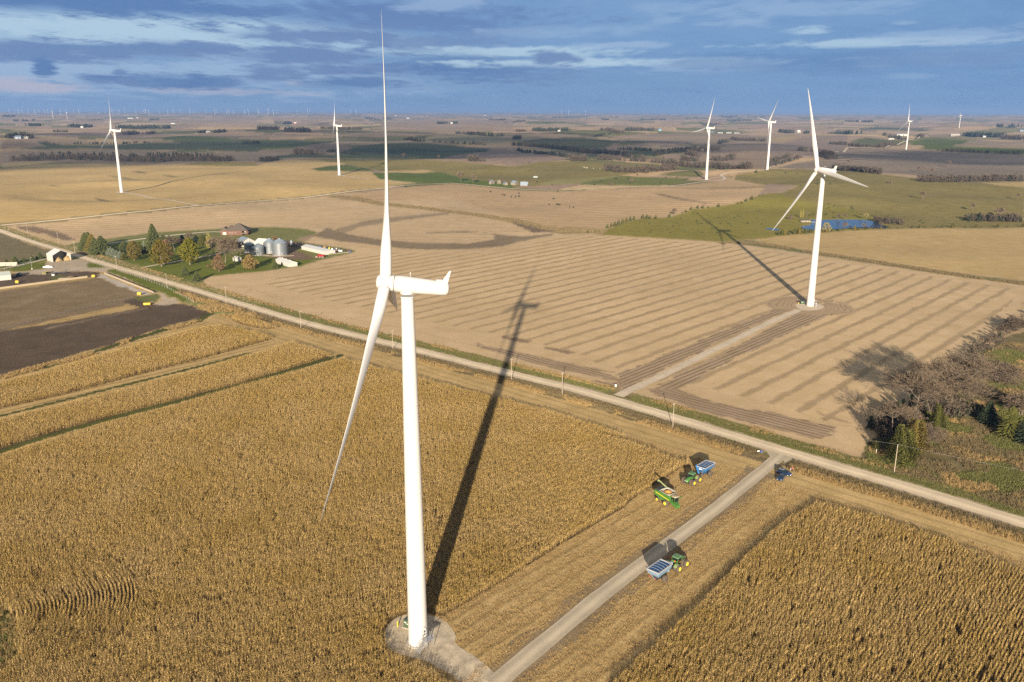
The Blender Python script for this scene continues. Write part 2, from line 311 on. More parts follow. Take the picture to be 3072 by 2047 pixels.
# creek line of tall tan grass
fld((.30, .22, .11), [('A2', [(680, 1010), (850, 1015), (1140, 1072), (1500, 1108), (1900, 1155), (2353, 1218)]), ('A3', [(0, 1205), (300, 1285), (600, 1290), (850, 1305), (850, 1345), (700, 1348), (450, 1360), (300, 1320), (0, 1240)]), ('A2', [(2353, 1250), (1900, 1178), (1500, 1130), (1140, 1100), (800, 1045), (640, 1028)])], None, 9, 0, .35)
fld((.17, .125, .08), [('A3', [(0, 1215), (300, 1300), (420, 1330), (200, 1345), (0, 1260)])], None, 9, 0, .3)
# green hill pasture on the right, its rim, and the gold field beyond
fld((.215, .185, .042), [('A3', [(840, 1348), (860, 1310), (1000, 1250), (1170, 1205), (1400, 1198), (1530, 1168), (1650, 1118), (1900, 1088), (2130, 1045), (2353, 972)]), ('A4', [(0, 962), (250, 1020), (450, 1060), (700, 1100), (1000, 1160), (1150, 1240), (1000, 1290), (600, 1310), (400, 1345)]), ('M2', [(880, 135), (700, 150), (300, 128), (0, 112)])], None, 9, 0, .16)
fld((.43, .31, .14), [('M2', [(880, 140), (1000, 118), (1400, 85), (1900, 68), (2353, 68), (2600, 70), (2700, 420), (2353, 352), (2000, 310), (1600, 250), (1200, 195), (1000, 165)])], 12, 5, .06, .12)
fld((.16, .15, .06), [('M2', [(700, 150), (880, 140), (1000, 165), (1200, 198), (1600, 255), (2000, 315), (2353, 355), (2700, 425), (2700, 445), (2353, 372), (1900, 318), (1500, 258), (1150, 208), (950, 180)])], None, 9, 0, .4)
fld(GOLD, [('A4', [(1950, 862), (2353, 850), (2500, 850), (2500, 912), (2100, 885)])])
fld((.30, .22, .15), [('A4', [(-100, 985), (0, 880), (230, 895), (250, 905), (130, 958), (0, 966)])], 20, 12, .2)
# --- farmstead
fld((.175, .175, .062), [('L5', [(600, 320), (690, 290), (950, 258), (1400, 195), (2070, 152)]), ('L6', [(230, 160), (470, 140), (700, 138), (900, 150), (1000, 162), (1062, 182), (1045, 212), (960, 232), (880, 246)]), ('L6', [(960, 275), (1100, 300), (1300, 325), (1440, 352), (1380, 378), (1150, 430), (900, 500), (600, 545), (350, 565), (100, 600), (30, 620), (60, 700)]), ('L5', [(1900, 690), (1640, 625), (1300, 520), (1000, 425), (760, 350)])], None, 9, 0, .12)
fld(LAWN, [('L5', [(770, 350), (1000, 310), (1400, 260), (1900, 300)]), ('L6', [(0, 300), (400, 400), (700, 420), (900, 400), (1100, 420), (900, 495), (600, 540), (100, 595), (0, 640)]), ('L5', [(1700, 640), (1320, 525), (1280, 500), (1000, 420)])], None, 9, 0, .12)
fld(DIRT, [('L6', [(560, 250), (780, 262), (1000, 290), (1060, 300), (900, 330), (880, 360), (1000, 395), (1040, 430), (900, 440), (700, 420), (560, 405), (780, 385), (840, 345), (600, 330)])], None, 9, 0, .2)
fld((.30, .22, .14), [('L6', [(880, 246), (1000, 215), (1060, 200), (1000, 262), (940, 275)])])
# --- left farm
fld((.17, .145, .08), [('L5', [(-300, 190), (0, 195), (330, 330), (560, 380), (420, 420), (0, 480), (-300, 520)])], UA, 4, .1, .15)
fld((.10, .12, .035), [('L5', [(0, 480), (250, 440), (420, 415), (440, 455), (0, 560)])], None, 9, 0, .2)
fld(LAWN, [('L5', [(640, 400), (700, 390), (790, 420), (800, 432), (760, 448), (650, 452)])])
fld((.40, .335, .25), [('L5', [(430, 460), (650, 452), (800, 432), (820, 395), (1110, 480), (1075, 520), (950, 560), (870, 555), (600, 560), (250, 600), (80, 578), (300, 545), (400, 530), (400, 480)])], None, 9, 0, .14)
fld(LAWN, [('L5', [(40, 548), (240, 490), (420, 460), (430, 500), (440, 520), (300, 545), (150, 560)])], None, 9, 0, .3)
fld(LAWN, [('L5', [(775, 495), (800, 475), (870, 460), (960, 462), (1050, 492), (1055, 505), (960, 522), (840, 525)])], None, 9, 0, .15)
fld((.11, .08, .055), [('L5', [(-300, 640), (0, 600), (200, 590), (390, 582), (640, 555), (820, 555), (930, 570), (870, 600), (790, 615), (400, 670), (0, 722), (-300, 770)])], None, 9, 0, .25)
fld((.12, .125, .045), [('L5', [(430, 610), (560, 585), (640, 600), (660, 630), (480, 648)])], None, 9, 0, .4)
fld((.195, .145, .085), [('L5', [(-300, 780), (0, 738), (400, 680), (800, 628), (880, 600), (1100, 690), (1250, 745), (1300, 790), (1200, 810), (1150, 870), (800, 930), (500, 990), (300, 1040), (0, 1120), (-300, 1150)])], None, 9, 0, .25)
fld((.215, .163, .095), [('L5', [(0, 880), (180, 800), (420, 760), (650, 690), (760, 670), (600, 740), (400, 790), (200, 870), (0, 930)])], None, 9, 0, .25)
fld((.19, .142, .085), [('L5', [(100, 1060), (500, 950), (900, 870), (1200, 800), (1300, 790), (1100, 870), (700, 960), (300, 1050)])], None, 9, 0, .25)
fld(MUD, [('L5', [(-300, 1150), (0, 1110), (400, 1050), (900, 960), (1300, 885), (1100, 830), (1250, 800), (1450, 850), (1700, 845), (1940, 935), (1850, 975), (1600, 1040), (1250, 1150), (1000, 1235), (650, 1330)]), ('L8', [(500, 480), (300, 545), (0, 615), (-200, 660)])], None, 9, 0, .3)
fld((.20, .155, .105), [('L5', [(400, 1075), (800, 1000), (1370, 880), (1380, 888), (900, 985), (440, 1090)])])
fld((.43, .39, .34), [('L5', [(880, 597), (930, 585), (1150, 670), (1390, 762), (1330, 770), (1240, 745), (1100, 690)])], None, 9, 0, .1)
fld((.42, .35, .26), [('L5', [(930, 555), (980, 550), (1250, 670), (1500, 760), (1660, 832), (1600, 850), (1480, 865), (1430, 855), (1500, 800), (1440, 745), (1200, 660)])], None, 9, 0, .12)
fld(LAWN, [('L5', [(980, 548), (1060, 525), (1180, 540), (1400, 620), (1700, 735), (1810, 800), (1760, 830), (1680, 835), (1500, 755), (1300, 685), (1100, 600)])], None, 9, 0, .25)
fld((.13, .14, .05), [('L5', [(1215, 800), (1300, 780), (1420, 755), (1490, 790), (1440, 830), (1330, 835)])], None, 9, 0, .3)
fld((.20, .20, .075), [('L5', [(1700, 740), (1830, 790), (2100, 860), (2353, 930), (2353, 1010), (2000, 960), (1800, 870), (1690, 835)])], None, 9, 0, .35)
# --- meadow lower right
fld((.15, .125, .062), [('R7', [(1030, 880), (1080, 820), (1250, 640), (1600, 480), (1880, 160), (2100, 30), (2268, -40), (2900, -200), (3200, 1800), (2268, 1400), (1700, 1190), (1240, 1080), (1000, 985)])], None, 9, 0, .45)
fld((.10, .125, .03), [('R7', [(1500, 700), (1800, 620), (2268, 800), (2268, 1000), (1900, 900), (1600, 830), (1400, 960), (1350, 880)])], None, 9, 0, .4)
fld((.14, .16, .022), [('R7', [(1950, 400), (2010, 350), (2268, 400), (2268, 520), (2050, 560), (1940, 500)])], None, 9, 0, .4)
fld((.10, .13, .03), [('R7', [(1870, 170), (1970, 100), (1990, 110), (1920, 200)]), ], None, 9, 0, .3)
fld((.10, .13, .03), [('R7', [(2120, 210), (2260, 70), (2300, 90), (2200, 230)])], None, 9, 0, .3)
fld((.38, .28, .18), [('R7', [(2220, 260), (2300, 100), (2900, 0), (2900, 420), (2268, 390), (2200, 380)])], None, 9, 0, .1)
fld(GREEN, [('R7', [(2120, 1250), (2200, 1195), (2268, 1190), (2268, 1330), (2180, 1310)])], None, 9, 0, .4)
# corn polygons -----------------------------------------------------------
CORN = [
 ('tall dry corn standing around the nearest turbine', poly(('K7^', [(1555, 480), (1600, 462)]), ('M1^', [(780, 778), (1100, 860), (1600, 985), (2000, 1085), (2353, 1200)]), ('M2^', [(0, 1158), (250, 1235), (440, 1300), (530, 1340)]), ('M2', [(540, 1350), (470, 1395), (340, 1480), (215, 1560)]), ('B6', [(700, 110), (430, 270), (200, 420), (30, 520), (-40, 560)]), ('T4', [(1350, 420), (1180, 400), (1050, 350), (640, 370), (440, 430), (290, 550), (215, 680)]), ('T4^', [(225, 850), (280, 980), (430, 1075), (640, 1130), (880, 1175), (1080, 1270), (1190, 1370), (1400, 1568), (1600, 1900)]), ('S', [(1300, 2500), (-700, 2600), (-700, 1500)]), ('L8^', [(-300, 1290), (0, 1220), (400, 1090), (900, 945), (1300, 845), (1900, 660), (2353, 540)]))),
 ('strip of dry corn between the green grass lane and the mown track', poly(('K7^', [(1075, 305), (1250, 360), (1400, 420), (1530, 462)]), ('K7', [(1480, 500), (1250, 560), (1000, 632), (780, 700), (500, 780), (200, 860), (0, 915)]), ('L8', [(1300, 832), (900, 932), (400, 1075), (0, 1205), (-300, 1280)]), ('L8^', [(-300, 1000), (0, 940), (500, 815), (1000, 690), (1500, 560), (1960, 425), (2130, 370)]))),
 ('pale dry corn strip beside the dark cattle lot', poly(('K7^', [(340, 150), (500, 175), (700, 215), (910, 280)]), ('K7', [(860, 310), (600, 380), (300, 470), (0, 548)]), ('L8', [(1300, 545), (900, 655), (500, 760), (0, 875), (-300, 940)]), ('L8^', [(-300, 730), (0, 655), (560, 500), (870, 405), (1200, 315), (1480, 230), (1650, 200)]))),
 ('small block of dry corn by the ditch corner', poly(('K7^', [(460, 62), (560, 55), (750, 105), (910, 160)]), ('K7', [(830, 205), (690, 188), (560, 160), (470, 125)]))),
 ('dry corn field in the lower right corner', poly(('B6^', [(1500, 72), (1560, 78), (1750, 130), (1950, 195), (2200, 290), (2353, 350), (2900, 560)]), ('B6', [(3300, 1400), (400, 1400), (660, 850), (820, 700), (1000, 540), (1200, 330), (1380, 160)])))]
GRASSC = [(-122., 161.)]; PATCH = poly(('G8', [(-200, 700), (0, 745), (110, 830), (190, 930), (190, 1060)]), ('G8^', [(150, 1220), (90, 1350), (-40, 1440), (-300, 1440)]))
# ================================================================ WORLD, SUN, CAMERA
EXPO = 1.45
SUN_EL = R(13.6); SUN_AZ = R(180-(-4.9))      # light travels toward +Y, slightly to +X
def srgb(r, g, b):
    return tuple((c/255/12.92) if c/255 <= .04045 else ((c/255+.055)/1.055)**2.4 for c in (r, g, b))
CROPS['S3'] = (0, 0, 1600/2353); CROPS['S4'] = (1472, 0, 1600/2353)
SC.view_settings.view_transform = 'Standard'; SC.view_settings.look = 'None'; SC.view_settings.gamma = 1
SC.view_settings.exposure = EXPO; SC.view_settings.use_curve_mapping = False
def build_world():
    w = bpy.data.worlds.new('World'); SC.world = w; w.use_nodes = True; nt = w.node_tree; nt.nodes.clear()
    out = nt.nodes.new('ShaderNodeOutputWorld'); bg = nd(nt, 'ShaderNodeBackground', Strength=.1); nt.links.new(bg.outputs[0], out.inputs[0])
    sky = nt.nodes.new('ShaderNodeTexSky'); sky.sky_type = 'NISHITA'; sky.sun_disc = False; sky.sun_elevation = SUN_EL; sky.sun_rotation = SUN_AZ
    sky.altitude = 300; sky.air_density = 1.; sky.dust_density = .6; sky.ozone_density = 2.
    tc = nt.nodes.new('ShaderNodeTexCoord'); sp = nt.nodes.new('ShaderNodeSeparateXYZ'); nt.links.new(tc.outputs['Generated'], sp.inputs[0])
    # azimuth and elevation of the sky direction
    az = mathn(nt, 'ARCTAN2', sp.outputs[0], sp.outputs[1]); hyp = mathn(nt, 'SQRT', mathn(nt, 'ADD', mathn(nt, 'MULTIPLY', sp.outputs[0], sp.outputs[0]), mathn(nt, 'MULTIPLY', sp.outputs[1], sp.outputs[1])))
    el = mathn(nt, 'ARCTAN2', sp.outputs[2], hyp)
    cb = nt.nodes.new('ShaderNodeCombineXYZ'); nt.links.new(mathn(nt, 'MULTIPLY', az, 5.), cb.inputs[0]); nt.links.new(mathn(nt, 'MULTIPLY', el, 30.), cb.inputs[1])
    n1 = nd(nt, 'ShaderNodeTexNoise', Scale=2.2, Detail=9., Roughness=.62); nt.links.new(cb.outputs[0], n1.inputs['Vector'])
    n2 = nd(nt, 'ShaderNodeTexNoise', Scale=.8, Detail=5., Roughness=.55); nt.links.new(cb.outputs[0], n2.inputs['Vector'])
    n1c = mathn(nt, 'MULTIPLY_ADD', n1.outputs[0], 2., -1.); n2c = mathn(nt, 'MULTIPLY_ADD', n2.outputs[0], 2., -1.)
    n3 = nd(nt, 'ShaderNodeTexNoise', Scale=9., Detail=6., Roughness=.65); nt.links.new(cb.outputs[0], n3.inputs['Vector']); n3c = mathn(nt, 'MULTIPLY_ADD', n3.outputs[0], 2., -1.)
    G = 10./2**EXPO
    sc_ = lambda c: tuple(x*G for x in srgb(*c))
    t = mathn(nt, 'MULTIPLY_ADD', az, .8, .5); t.node.use_clamp = True
    c = mixc(nt, t, sc_((130, 168, 208)), sc_((104, 149, 198)))
    # slow brightness changes of the cloud deck
    k = mathn(nt, 'MULTIPLY_ADD', n2c, .55, .45); k.node.use_clamp = True
    c = mixc(nt, mathn(nt, 'MULTIPLY', k, .8), c, sc_((126, 160, 204)))
    k = mathn(nt, 'MULTIPLY_ADD', n1c, 1.6, .1); k.node.use_clamp = True
    c = mixc(nt, mathn(nt, 'MULTIPLY', k, .45), c, sc_((90, 130, 184)))
    k = mathn(nt, 'MULTIPLY_ADD', n3c, 1.2, .1); k.node.use_clamp = True
    c = mixc(nt, mathn(nt, 'MULTIPLY', k, .18), c, sc_((140, 166, 206)))
    LGT = (176, 204, 226); LV = (154, 182, 216); DK = (88, 126, 180); MD = (108, 138, 186); PK = (190, 188, 206)
    E_ = [('S3', 560, 135, 1100, 90, LGT, 1.), ('S3', 250, 300, 500, 60, LV, .8), ('S3', 1500, 200, 420, 60, LGT, .7), ('S3', 350, 320, 760, 90, LV, .9), ('S3', 1350, 330, 620, 75, LV, .75), ('S3', 2100, 235, 330, 26, LGT, .8),
          ('S3', 130, 388, 260, 22, PK, .8), ('S3', 1000, 410, 300, 14, PK, .5), ('S3', 1290, 372, 50, 12, PK, .5),
          ('S3', 420, 30, 1150, 42, DK, .97), ('S3', 1800, 80, 560, 70, (98, 130, 182), .9), ('S3', 1950, 22, 150, 30, LV, .7), ('S3', 1350, 165, 330, 28, MD, .95), ('S3', 1900, 190, 300, 30, MD, .8),
          ('S3', 130, 232, 270, 38, MD, 1), ('S3', 480, 245, 190, 40, MD, 1), ('S3', 720, 230, 210, 36, MD, 1), ('S3', 900, 215, 110, 18, MD, .9),
          ('S3', 187, 312, 42, 28, DK, 1), ('S3', 428, 364, 82, 20, MD, 1), ('S3', 520, 328, 26, 10, MD, .8), ('S3', 700, 362, 190, 26, DK, .9), ('S3', 940, 372, 130, 24, DK, .85), ('S3', 560, 372, 50, 14, MD, .9),
          ('S3', 1380, 250, 330, 34, MD, 1), ('S3', 1200, 350, 140, 16, MD, .9), ('S3', 1230, 318, 130, 22, MD, .9), ('S3', 1440, 320, 65, 14, MD, .95), ('S3', 1520, 372, 240, 22, DK, .9), ('S3', 1720, 305, 270, 34, MD, .95), ('S3', 2050, 290, 330, 60, DK, .85),
          ('S4', 480, 276, 640, 17, LGT, 1), ('S4', 900, 290, 330, 22, LV, .7), ('S4', 200, 228, 380, 20, LGT, .9), ('S4', 600, 200, 170, 14, LV, .8), ('S4', 260, 255, 85, 26, MD, .95), ('S4', 330, 140, 280, 22, LV, .5),
          ('S4', 1250, 25, 420, 30, LV, .6), ('S4', 1080, 92, 160, 16, LV, .7), ('S4', 1425, 126, 80, 12, LGT, .8), ('S4', 1820, 95, 70, 9, LV, .6), ('S4', 760, 80, 60, 18, LV, .5),
          ('S4', 1650, 182, 560, 16, LGT, .85), ('S4', 2150, 140, 380, 30, LV, .7), ('S4', 1980, 245, 280, 28, LV, .45), ('S4', 1860, 322, 90, 12, LV, .4), ('S4', 1700, 282, 90, 10, LV, .45), ('S4', 1500, 260, 700, 40, DK, .5), ('S4', 200, 330, 200, 40, MD, .4)]
    for cr, x, y, rx, ry, col, s in E_:
        o = CROPS[cr]; u, v = o[0]+x*o[2], o[1]+y*o[2]; dx, dy, dz = ray(u, v); a0 = math.atan2(dx, dy); e0 = math.atan2(dz, math.hypot(dx, dy))
        ra = rx*o[2]/F*math.cos(a0)**2*1.0; re = ry*o[2]/F
        xx = mathn(nt, 'DIVIDE', mathn(nt, 'SUBTRACT', az, a0), ra); yy = mathn(nt, 'DIVIDE', mathn(nt, 'SUBTRACT', el, e0), re)
        rr = mathn(nt, 'SQRT', mathn(nt, 'ADD', mathn(nt, 'MULTIPLY', xx, xx), mathn(nt, 'MULTIPLY', yy, yy)))
        rr = mathn(nt, 'MULTIPLY_ADD', n3c, .8, mathn(nt, 'MULTIPLY_ADD', n1c, 1.9, rr))
        mr = nt.nodes.new('ShaderNodeMapRange'); mr.interpolation_type = 'SMOOTHSTEP'; nt.links.new(rr, mr.inputs[0])
        mr.inputs[1].default_value = 1.5; mr.inputs[2].default_value = .45; mr.inputs[3].default_value = 0; mr.inputs[4].default_value = s
        # only in front of the camera side of the sky dome
        c = mixc(nt, mr.outputs[0], c, sc_(col))
    # high sky: real sky texture with broken cloud
    up = nt.nodes.new('ShaderNodeMapRange'); up.interpolation_type = 'SMOOTHSTEP'; nt.links.new(el, up.inputs[0]); up.inputs[1].default_value = .15; up.inputs[2].default_value = .45; up.inputs[3].default_value = .03; up.inputs[4].default_value = .8
    c = mixc(nt, up.outputs[0], c, mixc(nt, .72, sky.outputs[0], sc_((150, 146, 138))))
    nt.links.new(c, bg.inputs['Color'])
build_world()
SC.cycles.use_denoising = False
sun = bpy.data.lights.new('sun', 'SUN'); sun.energy = 4.6; sun.angle = R(.55); sun.color = (1, .85, .67)
so = bpy.data.objects.new('sun', sun); COL.objects.link(so)
_az = R(4.9); _d = Vector((math.sin(_az)*math.cos(SUN_EL), math.cos(_az)*math.cos(SUN_EL), -math.sin(SUN_EL))); so.rotation_euler = _d.to_track_quat('-Z', 'Y').to_euler(); so.location = (0, -50, 300)
cd = bpy.data.cameras.new('camera'); co = bpy.data.objects.new('camera', cd); COL.objects.link(co); SC.camera = co
cd.sensor_width = 36; cd.lens = 36*F/3072; cd.clip_start = 1; cd.clip_end = 200000
co.matrix_world = Matrix.Translation((0, 0, CAMH)) @ Matrix.Rotation(math.pi/2-PITCH, 4, 'X') @ Matrix.Rotation(ROLL*1., 4, 'Z')
# ================================================================ GROUND
def ground_material():
    m = bpy.data.materials.new('ground_soil'); m.use_nodes = True; nt = m.node_tree; b = nt.nodes['Principled BSDF']
    b.inputs['Roughness'].default_value = .95; b.inputs['Specular IOR Level'].default_value = .05
    ac = nt.nodes.new('ShaderNodeAttribute'); ac.attribute_name = 'fcol'; ap = nt.nodes.new('ShaderNodeAttribute'); ap.attribute_name = 'fpar'
    sp = nt.nodes.new('ShaderNodeSeparateXYZ'); nt.links.new(ap.outputs['Vector'], sp.inputs[0])
    tc = nt.nodes.new('ShaderNodeTexCoord'); V = tc.outputs['Object']
    nf = nd(nt, 'ShaderNodeTexNoise', Scale=1.1, Detail=8., Roughness=.75); nt.links.new(V, nf.inputs['Vector'])
    nm = nd(nt, 'ShaderNodeTexNoise', Scale=.09, Detail=5., Roughness=.6); nt.links.new(V, nm.inputs['Vector'])
    nl = nd(nt, 'ShaderNodeTexNoise', Scale=.012, Detail=4.); nt.links.new(V, nl.inputs['Vector'])
    nw = nd(nt, 'ShaderNodeTexNoise', Scale=.07, Detail=6., Roughness=.7); nt.links.new(V, nw.inputs['Vector'])
    fl = nd(nt, 'ShaderNodeTexNoise', Scale=2.6, Detail=2., Roughness=.5); nt.links.new(V, fl.inputs['Vector'])
    # stripes left by the combine and the seeder
    ph = mathn(nt, 'MULTIPLY_ADD', nw.outputs[0], .55, sp.outputs[0]); fr = mathn(nt, 'FRACT', ph)
    tri = mathn(nt, 'ABSOLUTE', mathn(nt, 'SUBTRACT', fr, .5))
    mr = nt.nodes.new('ShaderNodeMapRange'); mr.interpolation_type = 'SMOOTHSTEP'; nt.links.new(tri, mr.inputs[0]); mr.inputs[1].default_value = .05; mr.inputs[2].default_value = .22; mr.inputs[3].default_value = 1; mr.inputs[4].default_value = 0
    amp = mathn(nt, 'MULTIPLY', sp.outputs[1], mathn(nt, 'MULTIPLY_ADD', nl.outputs[0], 1.8, .1))
    st = mathn(nt, 'SUBTRACT', 1., mathn(nt, 'MULTIPLY', mr.outputs[0], amp))
    g = sp.outputs[2]
    f1 = mathn(nt, 'MULTIPLY_ADD', mathn(nt, 'SUBTRACT', nf.outputs[0], .5), mathn(nt, 'MULTIPLY', g, 4.2), 1.)
    f2 = mathn(nt, 'MULTIPLY_ADD', mathn(nt, 'SUBTRACT', nm.outputs[0], .5), mathn(nt, 'MULTIPLY_ADD', g, 1.6, .35), 1.)
    f3 = mathn(nt, 'MULTIPLY_ADD', mathn(nt, 'SUBTRACT', nl.outputs[0], .5), .45, 1.)
    mf = nt.nodes.new('ShaderNodeMapRange'); nt.links.new(fl.outputs[0], mf.inputs[0]); mf.inputs[1].default_value = .60; mf.inputs[2].default_value = .70; mf.inputs[3].default_value = 0; mf.inputs[4].default_value = 1
    fk = mathn(nt, 'MULTIPLY_ADD', mathn(nt, 'MULTIPLY', mf.outputs[0], g), 1.3, 1.)
    f = mathn(nt, 'MULTIPLY', mathn(nt, 'MULTIPLY', f1, f2), mathn(nt, 'MULTIPLY', mathn(nt, 'MULTIPLY', f3, fk), st))
    f = mathn(nt, 'MAXIMUM', f, .12)
    cc = nt.nodes.new('ShaderNodeCombineColor'); nt.links.new(f, cc.inputs[0]); nt.links.new(f, cc.inputs[1])
    nt.links.new(mathn(nt, 'MULTIPLY', f, mathn(nt, 'MULTIPLY_ADD', nm.outputs[0], .24, .88)), cc.inputs[2])
    nt.links.new(mixc(nt, 1., ac.outputs['Color'], cc.outputs[0], 'MULTIPLY'), b.inputs['Base Color'])
    bp = nd(nt, 'ShaderNodeBump', Distance=.12); nt.links.new(mathn(nt, 'MULTIPLY', g, 1.2), bp.inputs['Strength']); nt.links.new(nf.outputs[0], bp.inputs['Height']); nt.links.new(bp.outputs[0], b.inputs['Normal'])
    return m
def add_attr(me, name, typ, arr):
    a = me.attributes.new(name, typ, 'POINT'); a.data.foreach_set('color' if 'COLOR' in typ else ('vector' if 'VECTOR' in typ else 'value'), np.ascontiguousarray(arr, dtype=np.float32).ravel())
def grid_mesh(name, X, Y, Z, wrap=False):
    nr, nc = X.shape; me = bpy.data.meshes.new(name); me.vertices.add(nr*nc)
    me.vertices.foreach_set('co', np.stack([X, Y, Z], -1).astype(np.float32).ravel())
    i = np.arange(nr-1)[:, None]*nc; j = np.arange(nc if wrap else nc-1)[None, :]; j2 = (j+1) % nc
    q = np.stack([i+j, i+nc+j, i+nc+j2, i+j2], -1).reshape(-1, 4)      # wound so the normal points up
    n = len(q); me.loops.add(4*n); me.loops.foreach_set('vertex_index', q.astype(np.int32).ravel())
    me.polygons.add(n); me.polygons.foreach_set('loop_start', np.arange(0, 4*n, 4, dtype=np.int32)); me.polygons.foreach_set('loop_total', np.full(n, 4, np.int32))
    me.polygons.foreach_set('use_smooth', np.ones(n, bool)); me.update(calc_edges=True); return me
def field_values(X, Y):
    n = X.shape[0]; d = np.hypot(X, Y)
    # far patchwork of quarter sections
    u = (X*UDIR[0]+Y*UDIR[1]); v = (X*VDIR[0]+Y*VDIR[1])
    pal = np.array([(.40, .285, .175), (.36, .25, .165), (.44, .31, .175), (.30, .215, .145), (.37, .27, .16), (.16, .155, .06), (.48, .35, .19), (.34, .24, .16), (.22, .19, .09)])
    uu = u+60*vnoise(X/500, Y/500, 11); vv = v+60*vnoise(X/500, Y/500, 12)
    i = np.floor(uu/400).astype(np.int64); j = np.floor(vv/400).astype(np.int64); sub = (_hash(i, j, 21) > 0)
    i2 = np.where(sub, np.floor(uu/200), np.floor(uu/400)).astype(np.int64); j2 = np.where(sub, np.floor(vv/400), np.floor(vv/133)).astype(np.int64)
    hsh = ((_hash(i2, j2, 33)*.5+.5)*8.99).astype(int)
    C = pal[np.clip(hsh, 0, 8)]; ang = np.where(_hash(i2, j2, 44) > 0, 0., 1.)
    ph = np.where(ang > 0, uu, vv)/26+.8*vnoise(X/170, Y/170, 13); P = np.stack([ph, np.full(n, .14), np.full(n, .12)], -1)
    near = d < 1150
    C[near] = (.43, .315, .185)
    # harvested corn on this side of the road
    side = -(X-ROAD[5].x)*VDIR[0]-(Y-ROAD[5].y)*VDIR[1]
    m = near & (side > 0); C[m] = (.43, .31, .14); P[m, 0] = u[m]/4.6; P[m, 1] = .42; P[m, 2] = .30
    hl = m & (side < 34); P[hl, 0] = v[hl]/4.6; P[hl, 1] = .2
    for pl, col, an, spc, amp, gr in FIELDS:
        a = np.array([(p.x, p.y) for p in pl]); x0, y0 = a.min(0); x1, y1 = a.max(0)
        idx = np.nonzero((X >= x0) & (X <= x1) & (Y >= y0) & (Y <= y1))[0]
        if not len(idx): continue
        wx = X[idx]+1.4*vnoise(X[idx]/9, Y[idx]/9, 61)+1.1*vnoise(X[idx]/2.5, Y[idx]/2.5, 63); wy = Y[idx]+1.4*vnoise(X[idx]/9, Y[idx]/9, 62)+1.1*vnoise(X[idx]/2.5, Y[idx]/2.5, 64)
        di = d[idx]; ex, ey = X[idx]/di, Y[idx]/di; cr_ = di*di*.0011/CAMH; ct_ = di*.00125; w = np.zeros(len(idx))
        for q1, q2 in ((-.6, -.25), (-.2, .55), (.2, -.55), (.6, .25)): w += pip(wx+ex*cr_*q1-ey*ct_*q2, wy+ey*cr_*q1+ex*ct_*q2, a)/4.
        k_ = w > 0; idx = idx[k_]; w = w[k_]
        if not len(idx): continue
        w3 = w[:, None]; C[idx] = C[idx]*(1-w3)+np.array(col)*w3; P[idx, 2] = P[idx, 2]*(1-w)+gr*w; P[idx, 1] = np.where(w > .99, amp, np.where(w > .5, amp*w, P[idx, 1]*(1-w))); idx = idx[w > .5]
        if an is not None:
            nx, ny = -math.sin(R(an)), math.cos(R(an)); dd = d[idx]
            P[idx, 0] = (X[idx]*nx+Y[idx]*ny)/spc+(.9*vnoise(X[idx]/190, Y[idx]/190, 71)*np.clip((dd-620)/500, 0, 2.2) if spc > 5 else 0)
    # rings ploughed round the right turbine pad
    dr = np.hypot(X-T2.x, Y-T2.y)+2.5*vnoise(X/11, Y/11, 55); m = (dr > 8) & (dr < 24) & (vnoise(X/15, Y/15, 56) > -.45); P[m, 0] = dr[m]/2.6; P[m, 1] = .28; C[m] = (.37, .275, .17)
    # road verges
    q = np.nonzero(d < 1200)[0]; D = dist_line(X[q], Y[q], ROAD)+1.1*vnoise(X[q]/6, Y[q]/6, 81); far = side[q] < 0; farm = (X[q] < -150)
    k = q[(D < 12.5) & far & ~farm]; C[k] = (.175, .145, .068); P[k, 1] = 0; P[k, 2] = .32
    k = q[(D < 5.6) & far]; C[k] = (.17, .165, .05); P[k, 1] = 0
    k = q[(D > 8) & (D < 13) & far & ~farm]; C[k] = (.25, .195, .09); P[k, 2] = .4
    k = q[(D < 13.) & ~far & (X[q] > -200)]; C[k] = (.155, .12, .066); P[k, 1] = 0; P[k, 2] = .45
    k = q[(D < 6.2) & ~far & (X[q] > -150)]; C[k] = (.20, .165, .07); P[k, 2] = .3
    k = q[(D < 4.6)]; C[k] = (.36, .29, .20); P[k, 1] = 0; P[k, 2] = .1
    D = dist_line(X[q], Y[q], UROAD); k = q[(D < 9)]; C[k] = (.24, .19, .09); P[k, 1] = 0; P[k, 2] = .3
    # lanes and ground inside the standing corn
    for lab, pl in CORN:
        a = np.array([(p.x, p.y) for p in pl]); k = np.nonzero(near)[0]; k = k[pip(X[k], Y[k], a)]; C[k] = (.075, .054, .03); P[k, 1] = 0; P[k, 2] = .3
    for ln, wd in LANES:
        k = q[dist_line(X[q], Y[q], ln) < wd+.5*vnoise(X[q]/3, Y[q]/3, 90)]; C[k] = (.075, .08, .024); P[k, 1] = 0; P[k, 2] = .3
    a = np.array([(p.x, p.y) for p in PATCH]); k = np.nonzero(near)[0]; k = k[pip(X[k], Y[k], a)]; C[k] = (.20, .16, .07); P[k, 2] = .4
    # trampled dust round the combine stubble close to the track
    D = dist_line(X[q], Y[q], ACCN)+1.5*vnoise(X[q]/8, Y[q]/8, 91); k = q[(D < 5.2) & (side[q] > 10)]; C[k] = (.24, .18, .105); P[k, 1] = .1; P[k, 2] = .3
    return C, P
T1 = W('T4', 818, 862); T2 = W('M2', 1190, 494)
